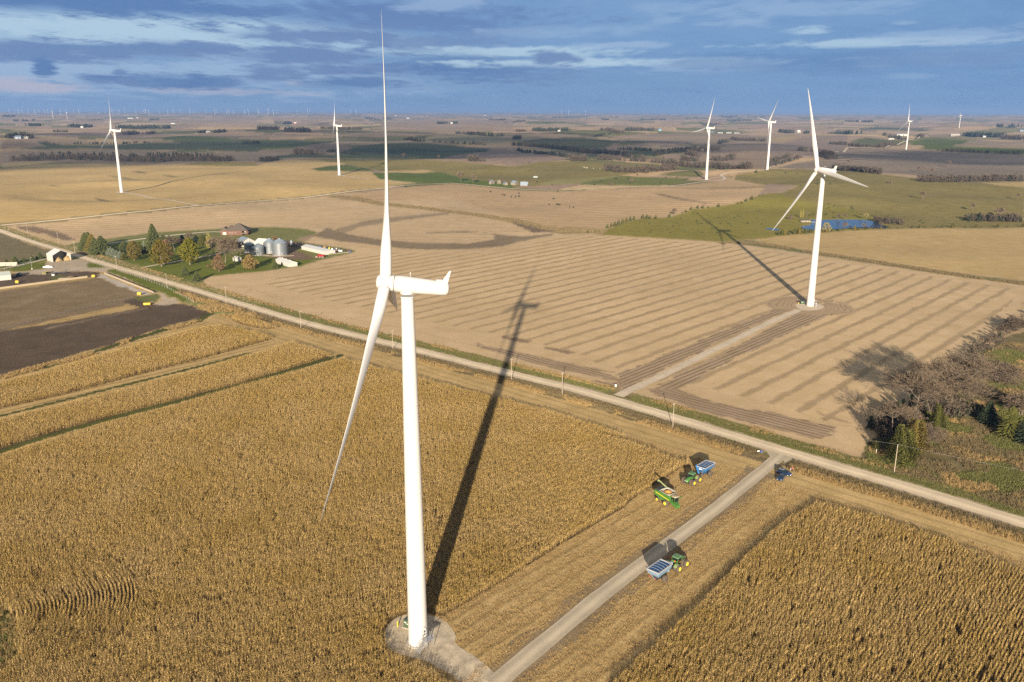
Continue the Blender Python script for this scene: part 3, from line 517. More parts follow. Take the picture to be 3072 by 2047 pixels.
LANES = [(line(('K7', [(1540, 470), (1250, 560), (1000, 636), (770, 706), (500, 786), (200, 866), (0, 920)]), ('L8', [(900, 940), (400, 1082), (0, 1212), (-300, 1300)])), 2.0),
         (line(('L8', [(1960, 428), (1500, 552), (1000, 680), (500, 805), (0, 932), (-300, 1000)])), 1.3),
         (line(('L8', [(1650, 120), (1550, 180), (1300, 245), (1000, 340), (780, 415)])), 2.6), (line(('L8', [(780, 415), (400, 540), (0, 635), (-200, 690)])), 1.2)]
def build_ground():
    al = np.concatenate([np.arange(.00125, .03, .0005), np.arange(.03, .10, .0008), np.arange(.10, .76, .00112), np.linspace(.77, 1.5, 12)])[::-1]
    fine = np.arange(-R(37), R(37), .00125); coarse = np.linspace(R(37), R(323), 60)[:-1]
    az = np.concatenate([fine, coarse]); d = CAMH/np.tan(al)
    X = d[:, None]*np.sin(az)[None]; Y = d[:, None]*np.cos(az)[None]
    Z = terr(X, Y)
    pond = np.array([(p.x, p.y) for p in POND]); k = (np.abs(X-_pc.x) < 220) & (np.abs(Y-_pc.y) < 220)
    ins = np.zeros(X.shape, bool); ins[k] = pip(X[k], Y[k], pond); Z[ins] -= 1.
    me = grid_mesh('ground', X, Y, Z, wrap=True)
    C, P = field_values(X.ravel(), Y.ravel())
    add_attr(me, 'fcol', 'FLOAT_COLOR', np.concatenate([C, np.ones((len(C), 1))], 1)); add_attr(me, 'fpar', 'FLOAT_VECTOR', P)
    me.materials.append(ground_material()); o = bpy.data.objects.new('ground', me); COL.objects.link(o); o['kind'] = 'structure'
POND = [W0('P2', x, y, -1.0) for x, y in [(455, 280), (640, 250), (655, 155), (870, 158), (1150, 152), (1600, 150), (1760, 165), (1900, 205), (2020, 250), (2120, 280), (2160, 295), (1900, 305), (1500, 300), (1300, 318), (1120, 340), (1050, 325), (900, 335), (700, 352), (560, 345), (470, 320)]]
build_ground()
# ================================================================ ROADS & TRACKS
def gravel_mat(name, col, tr=.16, s2=.12, a2=.5):
    m = bpy.data.materials.new(name); m.use_nodes = True; nt = m.node_tree; b = nt.nodes['Principled BSDF']; b.inputs['Roughness'].default_value = .95; b.inputs['Specular IOR Level'].default_value = .1
    a = nt.nodes.new('ShaderNodeAttribute'); a.attribute_name = 'across'; tc = nt.nodes.new('ShaderNodeTexCoord')
    n = nd(nt, 'ShaderNodeTexNoise', Scale=1.6, Detail=8., Roughness=.75); nt.links.new(tc.outputs['Object'], n.inputs['Vector'])
    n2 = nd(nt, 'ShaderNodeTexNoise', Scale=s2, Detail=4.); nt.links.new(tc.outputs['Object'], n2.inputs['Vector'])
    s = mathn(nt, 'SINE', mathn(nt, 'MULTIPLY_ADD', n2.outputs[0], .9, mathn(nt, 'MULTIPLY', a.outputs['Fac'], 9.4)))
    f = mathn(nt, 'MULTIPLY_ADD', s, -tr*.5, 1.); f = mathn(nt, 'MULTIPLY', f, mathn(nt, 'MULTIPLY_ADD', n.outputs[0], .5, .75)); f = mathn(nt, 'MULTIPLY', f, mathn(nt, 'MULTIPLY_ADD', n2.outputs[0], a2, 1-a2/2))
    cc = nt.nodes.new('ShaderNodeCombineColor')
    for i in range(3): nt.links.new(f, cc.inputs[i])
    nt.links.new(mixc(nt, 1., col, cc.outputs[0], 'MULTIPLY'), b.inputs['Base Color'])
    bp = nd(nt, 'ShaderNodeBump', Strength=.3, Distance=.04); nt.links.new(n.outputs[0], bp.inputs['Height']); nt.links.new(bp.outputs[0], b.inputs['Normal'])
    return m
def resample(pts, step):
    P = [Vector((p.x, p.y)) for p in pts]; out = [P[0]]
    for a, b in zip(P[:-1], P[1:]):
        L = (b-a).length; st = max(step, a.length*.006); n = max(1, int(L/st))
        for i in range(1, n+1): out.append(a+(b-a)*i/n)
    for _ in range(6):
        out = [out[0]]+[(out[i-1]+out[i]*2+out[i+1])/4 for i in range(1, len(out)-1)]+[out[-1]]
    return out
def lift(x, y): d = math.hypot(x, y); return .05+.7*(max(0, d-700)/1400)**2
def strip(name, pts, width, m, dz=0., nc=7, wob=.35, step=3.):
    P = resample(pts, step); rows = []; n = len(P)
    for i, p in enumerate(P):
        t = (P[min(i+1, n-1)]-P[max(i-1, 0)]).normalized(); nn = Vector((-t.y, t.x)); w1 = width/2+wob*float(vnoise(i*.37, width, 5)); w2 = width/2+wob*float(vnoise(i*.41, width, 6))
        rows.append([(p.x+nn.x*(-w1+(w1+w2)*k/(nc-1)), p.y+nn.y*(-w1+(w1+w2)*k/(nc-1))) for k in range(nc)])
    A = np.array(rows); Z = terr(A[..., 0], A[..., 1]); Z = Z+np.vectorize(lift)(A[..., 0], A[..., 1])+dz
    me = grid_mesh(name, A[..., 0], A[..., 1], Z); me.flip_normals() if me.polygons[0].normal.z < 0 else None
    add_attr(me, 'across', 'FLOAT', np.tile(np.linspace(0, 1, nc), n)); me.materials.append(m)
    o = bpy.data.objects.new(name, me); COL.objects.link(o); o['kind'] = 'structure'; return o
def sheet(name, pts, m, dz=0., kind='structure'):
    bm = bmesh.new(); vs = [bm.verts.new((p.x, p.y, float(terr(p.x, p.y))+lift(p.x, p.y)+dz)) for p in pts]; f = bm.faces.new(vs)
    bmesh.ops.triangulate(bm, faces=[f]); bmesh.ops.recalc_face_normals(bm, faces=bm.faces[:]); me = bpy.data.meshes.new(name); bm.to_mesh(me); bm.free()
    if sum(p.normal.z for p in me.polygons) < 0: me.flip_normals()
    me.materials.append(m); o = bpy.data.objects.new(name, me); COL.objects.link(o)
    if kind: o['kind'] = kind
    return o
M_ROAD = gravel_mat('road_gravel', (.61, .51, .36), .26); M_TRK = gravel_mat('track_gravel', (.46, .395, .29), .3); M_CONC = gravel_mat('drive_concrete', (.62, .55, .43), .04); M_ACC = gravel_mat('pad_gravel', (.52, .44, .33), .08); M_PAD = gravel_mat('rough_gravel', (.46, .39, .285), .0, .45, 1.5)
strip('road', ROAD, 6.8, M_ROAD, .03); strip('road', UROAD, 5.5, M_ROAD, .02); strip('road', UROAD2, 4.5, M_ROAD, .01)
strip('track', ACC, 4.8, M_ACC, .015); strip('track', ACCN, 4.6, M_TRK, .015, wob=.12)
for nm, ln, w, mm in PATHS: strip('path', ln, w, M_CONC if 'concrete' in mm else M_ACC, .01)
sheet('gravel_pad', poly(('T4', [(640, 380), (500, 410), (380, 480), (300, 560), (240, 650), (220, 730), (225, 820), (260, 920), (330, 1000), (430, 1060), (560, 1105), (700, 1140), (880, 1175), (1080, 1265), (1180, 1330), (1400, 1440), (1560, 1568), (1700, 1750), (2100, 1700), (2200, 1450), (2000, 1250), (1760, 1080), (1550, 960), (1460, 860), (1480, 760), (1430, 640), (1340, 530), (1200, 440), (1000, 380)])), M_PAD, -.02)
sheet('gravel_pad', poly(('M2', [(1108, 492), (1125, 482), (1160, 478), (1240, 484), (1268, 497), (1258, 510), (1225, 518), (1180, 522), (1140, 518), (1120, 505)])), M_ACC, 0.)
sheet('gravel_pad', poly(('A1', [(1053, 994), (1090, 985), (1150, 985), (1172, 994), (1130, 1000), (1080, 1001)])), M_ACC, .1)
sheet('gravel_pad', poly(('A2', [(710, 825), (760, 820), (800, 822), (820, 830), (760, 832)])), M_ACC, .1)
sheet('gravel_pad', poly(('A3', [(1742, 847), (1770, 843), (1810, 846), (1830, 850), (1780, 853)])), M_ACC, .1)
sheet('gravel_yard', poly(('R7', [(240, 900), (330, 880), (470, 960), (400, 1010), (370, 960), (290, 965)])), M_TRK, -.01)
# pond
def water_mat():
    m = bpy.data.materials.new('pond_water'); m.use_nodes = True; nt = m.node_tree; b = nt.nodes['Principled BSDF']
    b.inputs['Base Color'].default_value = (.010, .045, .105, 1); b.inputs['Roughness'].default_value = .12; b.inputs['IOR'].default_value = 1.33
    tc = nt.nodes.new('ShaderNodeTexCoord'); n = nd(nt, 'ShaderNodeTexNoise', Scale=1.2, Detail=4.); nt.links.new(tc.outputs['Object'], n.inputs['Vector'])
    bp = nd(nt, 'ShaderNodeBump', Strength=.5, Distance=.12); nt.links.new(n.outputs[0], bp.inputs['Height']); nt.links.new(bp.outputs[0], b.inputs['Normal']); return m
M_WAT = water_mat()
def water(name, pts, z):
    mb = MB(); mb.add([(p.x, p.y, z) for p in pts], [tuple(range(len(pts)))]); me = mb.mesh(name, M_WAT)
    if me.polygons[0].normal.z < 0: me.flip_normals()
    o = bpy.data.objects.new(name, me); COL.objects.link(o); o['kind'] = 'structure'
water('pond', POND, -1.02)
sheet('creek_water', poly(('P2', [(-220, 320), (-100, 330), (0, 335), (60, 350), (0, 372), (-120, 360), (-220, 340)])), M_WAT, .1)
# ================================================================ STANDING CORN, GRASSES (uncountable stuff)
def cornmat():
    m = bpy.data.materials.new('dry_corn_leaf'); m.use_nodes = True; nt = m.node_tree; b = nt.nodes['Principled BSDF']
    b.inputs['Roughness'].default_value = .7; b.inputs['Specular IOR Level'].default_value = .25
    g = nt.nodes.new('ShaderNodeNewGeometry'); oi = nt.nodes.new('ShaderNodeObjectInfo')
    no = nd(nt, 'ShaderNodeTexNoise', Scale=.045, Detail=5., Roughness=.6); nt.links.new(g.outputs['Position'], no.inputs['Vector'])
    ns = nd(nt, 'ShaderNodeTexNoise', Scale=.7, Detail=2.); nt.links.new(g.outputs['Position'], ns.inputs['Vector'])
    f = mathn(nt, 'MULTIPLY_ADD', no.outputs[0], 2.2, -.75); f = mathn(nt, 'ADD', f, mathn(nt, 'MULTIPLY_ADD', oi.outputs['Random'], .5, -.12)); f.node.use_clamp = True
    c = mixc(nt, f, (.425, .288, .080), (.525, .372, .155))
    r = mathn(nt, 'MULTIPLY_ADD', mathn(nt, 'POWER', g.outputs['Random Per Island'], 1.3), 1.15, .28); r = mathn(nt, 'MULTIPLY', r, mathn(nt, 'MULTIPLY_ADD', ns.outputs[0], .8, .6))
    cc = nt.nodes.new('ShaderNodeCombineColor')
    for i in range(3): nt.links.new(r, cc.inputs[i])
    nt.links.new(mixc(nt, 1., c, cc.outputs[0], 'MULTIPLY'), b.inputs['Base Color']); return m
M_CORN = cornmat()
def leaf(mb, p, a, L, w, rise, droop, n=3, mi=0):
    """one bent strap leaf leaving point p in direction a"""
    ca, sa = math.cos(a), math.sin(a); nx, ny = -sa, ca; vs = []
    for k in range(n+1):
        t = k/n; r = L*(t-.25*t*t); z = rise*t-droop*t*t; ww = w*(1-t)**.6*(.6 if k == 0 else 1)
        tw = random.uniform(-.4, .4)
        vs += [(p[0]+ca*r-nx*ww, p[1]+sa*r-ny*ww, p[2]+z-tw*ww), (p[0]+ca*r+nx*ww, p[1]+sa*r+ny*ww, p[2]+z+tw*ww)]
    mb.add(vs, [(2*k, 2*k+1, 2*k+3, 2*k+2) for k in range(n)], mi)
def corn_segment(seed, L=1.6):
    random.seed(seed); mb = MB(); x = -L/2
    while x < L/2:
        h = random.uniform(1.85, 2.45); px_, py_ = x+random.uniform(-.04, .04), random.gauss(0, .035); lx, ly = random.gauss(0, .10), random.gauss(0, .10)
        if random.random() < .06: h *= .6; lx *= 4
        mb.cyl((px_, py_, 0), (px_+lx, py_+ly, h), .016, .008, 3, caps=False, smooth=False)
        a = random.uniform(0, 6.28)
        for k in range(8):
            z = .75+k*(h-.85)/8+random.uniform(-.06, .06); t = z/h; a += math.pi+random.uniform(-.7, .7)
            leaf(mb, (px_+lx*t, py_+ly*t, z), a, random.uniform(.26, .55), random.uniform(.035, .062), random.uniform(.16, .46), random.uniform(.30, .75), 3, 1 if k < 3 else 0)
        for k in range(4):
            a2 = random.uniform(0, 6.28); leaf(mb, (px_+lx, py_+ly, h), a2, random.uniform(.06, .16), .014, random.uniform(.14, .26), .05, 1, 0)
        if random.random() < .8:   # ear hanging in its husk
            a2 = random.uniform(0, 6.28); z = h*.5; mb.cyl((px_+lx*.5, py_+ly*.5, z), (px_+lx*.5+.13*math.cos(a2), py_+ly*.5+.13*math.sin(a2), z-.14), .03, .015, 4, caps=False)
        x += random.uniform(.17, .34)
    return mb
def tuft(seed, h, spread, n, w, bend=.5):
    random.seed(seed); mb = MB()
    for k in range(n):
        a = random.uniform(0, 6.28); r = spread*random.random()**.7; b = random.uniform(0, 6.28); hh = h*random.uniform(.5, 1.1)
        leaf(mb, (r*math.cos(a), r*math.sin(a), -.02), b, hh*random.uniform(.2, .6), w*random.uniform(.6, 1.3), hh*1.1, hh*bend*random.random(), 2)
    return mb
def litter(seed):
    random.seed(seed); mb = MB()
    for k in range(14):
        x, y = random.uniform(-.8, .8), random.uniform(-.8, .8)
        leaf(mb, (x, y, .03), random.uniform(0, 6.28), random.uniform(.2, .55), random.uniform(.03, .07), random.uniform(.05, .22), random.uniform(.05, .25), 2)
    for k in range(6):
        x = random.uniform(-.8, .8); mb.cyl((x, random.gauss(0, .05), 0), (x+random.gauss(0, .05), random.gauss(0, .06), random.uniform(.15, .4)), .018, .016, 3, caps=False)
    return mb
VARIANTS = {}
def variant_collection(name, mbs, mats):
    c = bpy.data.collections.new(name)
    for i, mb in enumerate(mbs):
        o = bpy.data.objects.new(name, mb.mesh(name, mats[i % len(mats)] if isinstance(mats, list) else mats)); c.objects.link(o)
    VARIANTS[name] = c; return c
def scatter(name, pts, rots, scales, coll, label, nvar, tilt=0.):
    """points carry rotation and size; geometry nodes set one variant on each"""
    n = len(pts); me = bpy.data.meshes.new(name); me.vertices.add(n); me.vertices.foreach_set('co', np.asarray(pts, np.float32).ravel())
    a = me.attributes.new('rot', 'FLOAT_VECTOR', 'POINT'); a.data.foreach_set('vector', np.asarray(rots, np.float32).ravel())
    a = me.attributes.new('scl', 'FLOAT_VECTOR', 'POINT'); a.data.foreach_set('vector', np.asarray(scales, np.float32).ravel())
    o = bpy.data.objects.new(name, me); COL.objects.link(o); o['kind'] = 'stuff'; o['label'] = label
    ng = bpy.data.node_groups.new(name, 'GeometryNodeTree'); ng.interface.new_socket('Geometry', in_out='INPUT', socket_type='NodeSocketGeometry'); ng.interface.new_socket('Geometry', in_out='OUTPUT', socket_type='NodeSocketGeometry')
    gi = ng.nodes.new('NodeGroupInput'); go = ng.nodes.new('NodeGroupOutput'); ip = ng.nodes.new('GeometryNodeInstanceOnPoints'); ci = ng.nodes.new('GeometryNodeCollectionInfo')
    ci.inputs['Collection'].default_value = coll; ci.inputs['Separate Children'].default_value = True; ci.inputs['Reset Children'].default_value = True; ci.transform_space = 'ORIGINAL'
    L = ng.links; m2p = ng.nodes.new('GeometryNodeMeshToPoints'); L.new(gi.outputs[0], m2p.inputs['Mesh']); L.new(m2p.outputs[0], ip.inputs['Points'])
    L.new(ci.outputs[0], ip.inputs['Instance']); ip.inputs['Pick Instance'].default_value = True
    ri = ng.nodes.new('FunctionNodeRandomValue'); ri.data_type = 'INT'; ri.inputs['Min'].default_value = 0 if False else 0
    for s in ri.inputs:
        if s.name == 'Max' and s.type == 'INT': s.default_value = nvar-1
        if s.name == 'Min' and s.type == 'INT': s.default_value = 0
    io = [s for s in ri.outputs if s.type == 'INT'][0]; L.new(io, ip.inputs['Instance Index'])
    for nm, sk in (('rot', 'Rotation'), ('scl', 'Scale')):
        at = ng.nodes.new('GeometryNodeInputNamedAttribute'); at.data_type = 'FLOAT_VECTOR'; at.inputs['Name'].default_value = nm
        src = [s for s in at.outputs if s.name == 'Attribute'][0]
        if nm == 'rot':
            er = ng.nodes.new('FunctionNodeEulerToRotation'); L.new(src, er.inputs[0]); src = er.outputs[0]
        L.new(src, ip.inputs[sk])
    L.new(ip.outputs[0], go.inputs[0]); md = o.modifiers.new('scatter', 'NODES'); md.node_group = ng; return o
def infr(X, Y, mg=480):
    u, v = proj(X, Y, 1.); return (u > -mg) & (u < 3072+mg) & (v < 2047+mg*1.6)
VM = [corn_segment(s) for s in range(7)]
variant_collection('corn_row', VM, [[M_CORN, mat('low_corn_leaf_shade', (.20, .135, .055), .8, var=.3, scale=2)]]*7)  # low leaves browner with age, and darkened to paint in shade between plants
def plant_corn():
    cen = np.array([GRASSC[0]]); tot = 0
    for lab, pl in CORN:
        a = np.array([(p.x, p.y) for p in pl]); U = a @ UDIR; V = a @ VDIR
        us = np.arange(U.min(), U.max(), .76); vs = np.arange(V.min(), V.max(), 1.6)
        uu, vv = np.meshgrid(us, vs); uu = uu.ravel(); vv = vv.ravel()+np.random.default_rng(1).uniform(-.25, .25, uu.size)
        uu = uu+.25*vnoise(vv/14, uu/40, 7)
        X = uu*UDIR[0]+vv*VDIR[0]; Y = uu*UDIR[1]+vv*VDIR[1]; ang = np.full(X.shape, math.atan2(VDIR[1], VDIR[0]))
        gc = GRASSC[0]; rr = np.hypot(X-gc[0], Y-gc[1]); near = rr < 36
        X, Y, ang = X[~near], Y[~near], ang[~near]
        # rows that bend round the grassy hollow
        cx_, cy_, ca_ = [], [], []
        for r in np.arange(6, 36, .82):
            n = int(2*math.pi*r/1.6); t = np.arange(n)/n*2*math.pi+r; cx_.append(gc[0]+r*np.cos(t)); cy_.append(gc[1]+r*np.sin(t)); ca_.append(t+math.pi/2)
        X = np.concatenate([X]+cx_); Y = np.concatenate([Y]+cy_); ang = np.concatenate([ang]+ca_)
        k = pip(X, Y, a) & infr(X, Y) & ~pip(X, Y, np.array([(p.x, p.y) for p in PATCH])); X, Y, ang = X[k], Y[k], ang[k]
        for ln, w in LANES:
            k = dist_line(X, Y, ln) > w; X, Y, ang = X[k], Y[k], ang[k]
        thin = RNG.random(len(X)) > .02+.10*(vnoise(X/7, Y/7, 17) > .55); X, Y, ang = X[thin], Y[thin], ang[thin]
        n = len(X); tot += n; s = .93+.12*RNG.random(n)+.10*vnoise(X/16, Y/16, 18)
        rot = np.stack([RNG.normal(0, .05, n), RNG.normal(0, .05, n), ang+np.where(RNG.random(n) > .5, math.pi, 0)+RNG.normal(0, .03, n)], -1)
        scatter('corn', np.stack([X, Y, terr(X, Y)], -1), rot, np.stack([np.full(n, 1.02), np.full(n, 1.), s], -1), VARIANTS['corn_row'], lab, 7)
    print('corn segments', tot)
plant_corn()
M_TG = leafmat('tan_grass', (.38, .265, .11), (.22, .155, .07)); M_GG = leafmat('green_grass', (.095, .105, .030), (.155, .15, .05)); M_BW = leafmat('brown_weed', (.125, .098, .05), (.20, .155, .08)); M_LT = leafmat('corn_litter', (.50, .36, .17), (.28, .19, .075))
variant_collection('tall_grass', [tuft(30+i, 1.1, .5, 34, .03) for i in range(4)], M_TG)
variant_collection('weed_clump', [tuft(40+i, .9, .6, 34, .04) for i in range(4)], M_BW)
variant_collection('grass_clump', [tuft(50+i, .42, .7, 36, .04) for i in range(3)], M_GG)
variant_collection('corn_trash', [litter(60+i) for i in range(5)], M_LT)
def strew(name, X, Y, coll, label, nv, s0, s1, lenx=1.):
    n = len(X); s = RNG.uniform(s0, s1, n); rot = np.stack([np.zeros(n), np.zeros(n), RNG.uniform(0, 6.28, n)], -1)
    scatter(name, np.stack([X, Y, terr(X, Y)], -1), rot, np.stack([s, s, s*RNG.uniform(.7, 1.2, n)], -1), VARIANTS[coll], label, nv)
def line_scatter(pts, n, d0, d1, sgn):
    """random spots between d0 and d1 metres to one side of a traced line"""
    P = np.array([(p.x, p.y) for p in pts]); S = np.r_[0, np.cumsum(np.hypot(*np.diff(P, axis=0).T))]
    w = 1/(np.hypot(P[:, 0], P[:, 1])**1.0); cw = np.r_[0, np.cumsum(np.diff(S)*(w[1:]+w[:-1])/2)]
    t = np.interp(RNG.random(n)*cw[-1], cw, S); x = np.interp(t, S, P[:, 0]); y = np.interp(t, S, P[:, 1]); x2 = np.interp(t+1, S, P[:, 0]); y2 = np.interp(t+1, S, P[:, 1])
    dx, dy = x2-x, y2-y; L = np.hypot(dx, dy)+1e-9; o = RNG.uniform(d0, d1, n)*sgn; return x-dy/L*o, y+dx/L*o
def keep(X, Y, extra=None):
    k = infr(X, Y, 120) & (dist_line(X, Y, ACCN) > 5.5) & (dist_line(X, Y, ACC) > 5.5) & (dist_line(X, Y, ROAD) > 4.6)
    return X[k], Y[k]
def roadside():
    # road runs left to right in the picture: +1 is the far side, -1 the near side
    x, y = keep(*line_scatter(ROAD, 9000, 9.5, 13.5, -1)); k = (vnoise(x/9, y/9, 31) > -.35) & (x > -215); strew('roadside_grass', x[k], y[k], 'tall_grass', 'tall tan grass fringe between the near ditch and the harvested headland', 4, .6, 1.15)
    x, y = keep(*line_scatter(ROAD, 14000, 5.5, 11, -1)); k = (x > -215); strew('ditch_weeds', x[k], y[k], 'weed_clump', 'brown weeds filling the near ditch of the gravel road', 4, .5, 1.1)
    x, y = keep(*line_scatter(ROAD, 5000, 9, 13.5, 1)); k = (vnoise(x/12, y/12, 32) > -.1) & (x > -330); strew('roadside_grass', x[k], y[k], 'tall_grass', 'tan grass fringe on the far side of the gravel road', 4, .45, .95)
    x, y = keep(*line_scatter(ROAD, 9000, 4.2, 12, 1)); strew('verge_grass', x, y, 'grass_clump', 'short olive grass on the far verge of the gravel road', 3, .6, 1.2)
    # meadow in the lower right
    a = np.array([(p.x, p.y) for p in MEADOW]); X = RNG.uniform(a[:, 0].min(), a[:, 0].max(), 90000); Y = RNG.uniform(a[:, 1].min(), a[:, 1].max(), 90000)
    k = pip(X, Y, a) & infr(X, Y, 60) & (dist_line(X, Y, ROAD) > 8); X, Y = X[k], Y[k]; n1 = vnoise(X/16, Y/16, 33); n2 = vnoise(X/7, Y/7, 34)
    k = (n1 > -.05) & (n2 < .4); strew('meadow_grass', X[k], Y[k], 'grass_clump', 'rough green grass patches in the meadow below the bare trees', 3, .9, 1.8)
    k = (n1 <= .2) & (n2 > -.75); strew('meadow_weeds', X[k], Y[k], 'weed_clump', 'dull brown weeds across the meadow right of the road', 4, .6, 1.2)
    k = (n2 > .45); strew('meadow_straw', X[k], Y[k], 'tall_grass', 'scattered straw coloured grass tufts in the meadow', 4, .5, 1.)
    # wild grass beside the dark lot and along the creek
    P = poly(('L5', [(1700, 745), (1850, 795), (2100, 860), (2353, 930), (2353, 1010), (2100, 980), (1950, 940), (1800, 870)])); a = np.array([(p.x, p.y) for p in P]); X = RNG.uniform(a[:, 0].min(), a[:, 0].max(), 6000); Y = RNG.uniform(a[:, 1].min(), a[:, 1].max(), 6000)
    k = pip(X, Y, a) & (vnoise(X/8, Y/8, 35) > -.1); strew('prairie_grass', X[k], Y[k], 'tall_grass', 'clumpy tan grass in the ditch corner by the dark lot', 4, .9, 1.7)
    x, y = line_scatter(line(('A2', [(700, 1018), (850, 1025), (1140, 1085), (1500, 1118), (1900, 1165), (2353, 1232)]), ('A3', [(150, 1265), (400, 1320), (700, 1320), (850, 1330)])), 4200, -9, 9, 1); strew('creek_grass', x[:1900], y[:1900], 'weed_clump', 'ragged golden grass along the dry creek between the two stubble fields', 4, .9, 1.9)
    x, y = line_scatter(line(('L8', [(1640, 140), (1400, 225), (1000, 340), (780, 420), (560, 490), (300, 550), (0, 640)])), 3000, -3, 3, 1); k = vnoise(x/9, y/9, 36) > -.1; strew('ditch_grass', x[k], y[k], 'tall_grass', 'tan grass strip between the black lot and the corn', 4, .6, 1.2)
    x, y = line_scatter(line(('M2', [(700, 160), (880, 155), (1000, 172), (1200, 205), (1600, 265), (2000, 325), (2353, 370)])), 4200, -5, 5, 1); k = vnoise(x/14, y/14, 37) > -.5; strew('boundary_weeds', x[k], y[k], 'weed_clump', 'weedy field boundary behind the right turbine', 4, .7, 1.8)
    a = np.array([(p.x, p.y) for p in PATCH]); X = RNG.uniform(a[:, 0].min(), a[:, 0].max(), 2500); Y = RNG.uniform(a[:, 1].min(), a[:, 1].max(), 2500); k = pip(X, Y, a) & infr(X, Y, 300)
    k2 = k & (vnoise(X/5, Y/5, 38) > .1); strew('hollow_green', X[k2], Y[k2], 'grass_clump', 'green grass in the middle of the hollow at the left edge of the corn', 3, 1.2, 2.2)
    strew('hollow_grass', X[k], Y[k], 'tall_grass', 'long dry grass in the hollow at the left edge of the corn', 4, .5, 1.1)
    # residue on the harvested ground near the camera
    X = RNG.uniform(-60, 170, 260000); Y = RNG.uniform(110, 330, 260000); side = -(X-ROAD[5].x)*VDIR[0]-(Y-ROAD[5].y)*VDIR[1]
    k = infr(X, Y, 60) & (side > 15) & (dist_line(X, Y, ACCN) > 3.2); X, Y = X[k], Y[k]; k = np.ones(len(X), bool)
    for lab, pl in CORN: k &= ~pip(X, Y, np.array([(p.x, p.y) for p in pl]))
    k &= ~pip(X, Y, np.array([(p.x, p.y) for p in PADP])); k &= RNG.random(len(X)) < .6
    u = X*UDIR[0]+Y*UDIR[1]; k &= (np.abs((u/4.6) % 1-.5)*2 > .6*RNG.random(len(X)))
    print('litter', k.sum()); strew('corn_stubble', X[k], Y[k], 'corn_trash', 'loose husks and cut stalks littering the harvested strip', 5, .6, 1.2)
MEADOW = poly(('R7', [(1040, 890), (1100, 820), (1250, 640), (1600, 480), (1880, 200), (2100, 60), (2268, 60), (2700, 100), (2700, 1500), (2268, 1400), (1700, 1180), (1240, 1075), (1050, 1000)]))
PADP = poly(('T4', [(640, 380), (440, 440), (300, 560), (225, 690), (230, 850), (330, 1000), (560, 1105), (880, 1175), (1200, 1330), (1600, 1568), (2000, 1250), (1760, 1080), (1460, 860), (1430, 640), (1200, 440), (1000, 380)]))
roadside()
# ================================================================ WIND TURBINES
M_WH = mat('turbine_white', (.47, .465, .445), .38, var=.03, scale=.3); M_BL = mat('blade_white', (.52, .52, .51), .3, var=.02, scale=.3); M_CON = mat('concrete', (.34, .31, .26), .9, var=.2, scale=1.5)
M_STEEL = mat('galvanised_steel', (.42, .42, .42), .4, .6, .15); M_GRY = mat('grey_metal', (.28, .28, .27), .5, .2); M_DKP = mat('dark_vent', (.05, .055, .065), .5)
M_BLK = mat('black_rubber', (.022, .020, .018), .8, var=.3, scale=3); M_SEAM2 = mat('seam_grey', (.30, .29, .28), .7); M_SEAM = mat('seam_dark', (.12, .12, .12), .7)
LB = 48.0
def blade_mesh():
    mb = MB(); rings = []; N = 14
    for i in range(27):
        t = i/26; r = 1.3+LB*t
        circ = max(0, 1-max(0, (r-4.5)/12.)); circ = circ*circ*(3-2*circ)
        ch = 2.25*circ+(1-circ)*(3.1*(1-max(0, (r-9)/(LB-6)))**1.0+.3)
        if t > .985: ch *= .35
        th = 2.25*circ+(1-circ)*ch*(.42-.30*t); tw = -R(5)-R(19)*(1-t)**1.5; off = 1.7*t*t
        ring = []
        for k in range(N):
            a = 2*math.pi*k/N; c, s = math.cos(a), math.sin(a)
            y = ch*(.5*c+(1-circ)*.10); x = th*.5*s*(1-(1-circ)*.45*max(0, c)) ; x *= (1 if s > 0 else (1-(1-circ)*.3))
            yr = y*math.cos(tw)-x*math.sin(tw); xr = y*math.sin(tw)+x*math.cos(tw)
            ring.append((xr-off, yr, r))
        rings.append(ring)
    mb.loft(rings, smooth=True); return mb.mesh('blade', M_BL)
def frame_cols(x, y, z, o):
    return Matrix(((x[0], y[0], z[0], o[0]), (x[1], y[1], z[1], o[1]), (x[2], y[2], z[2], o[2]), (0, 0, 0, 1)))
TILT = R(6); AX = Vector((-math.cos(TILT), 0, math.sin(TILT))); UPV = Vector((math.sin(TILT), 0, math.cos(TILT)))
def place_blades(root, phi, bm, hubz):
    ctr = Vector((0, 0, hubz))+AX*4.15; out = []
    for k in range(3):
        q = R(phi+120*k); d = UPV*math.cos(q)+Vector((0, 1, 0))*math.sin(q); d = (d*math.cos(R(1.2))+AX*math.sin(R(1.2))).normalized()
        x = -(AX-d*AX.dot(d)).normalized(); y = d.cross(x)
        o = bpy.data.objects.new('blade', bm); COL.objects.link(o); o.parent = root; o.matrix_local = frame_cols(x, y, d, ctr); out.append(o)
    return out
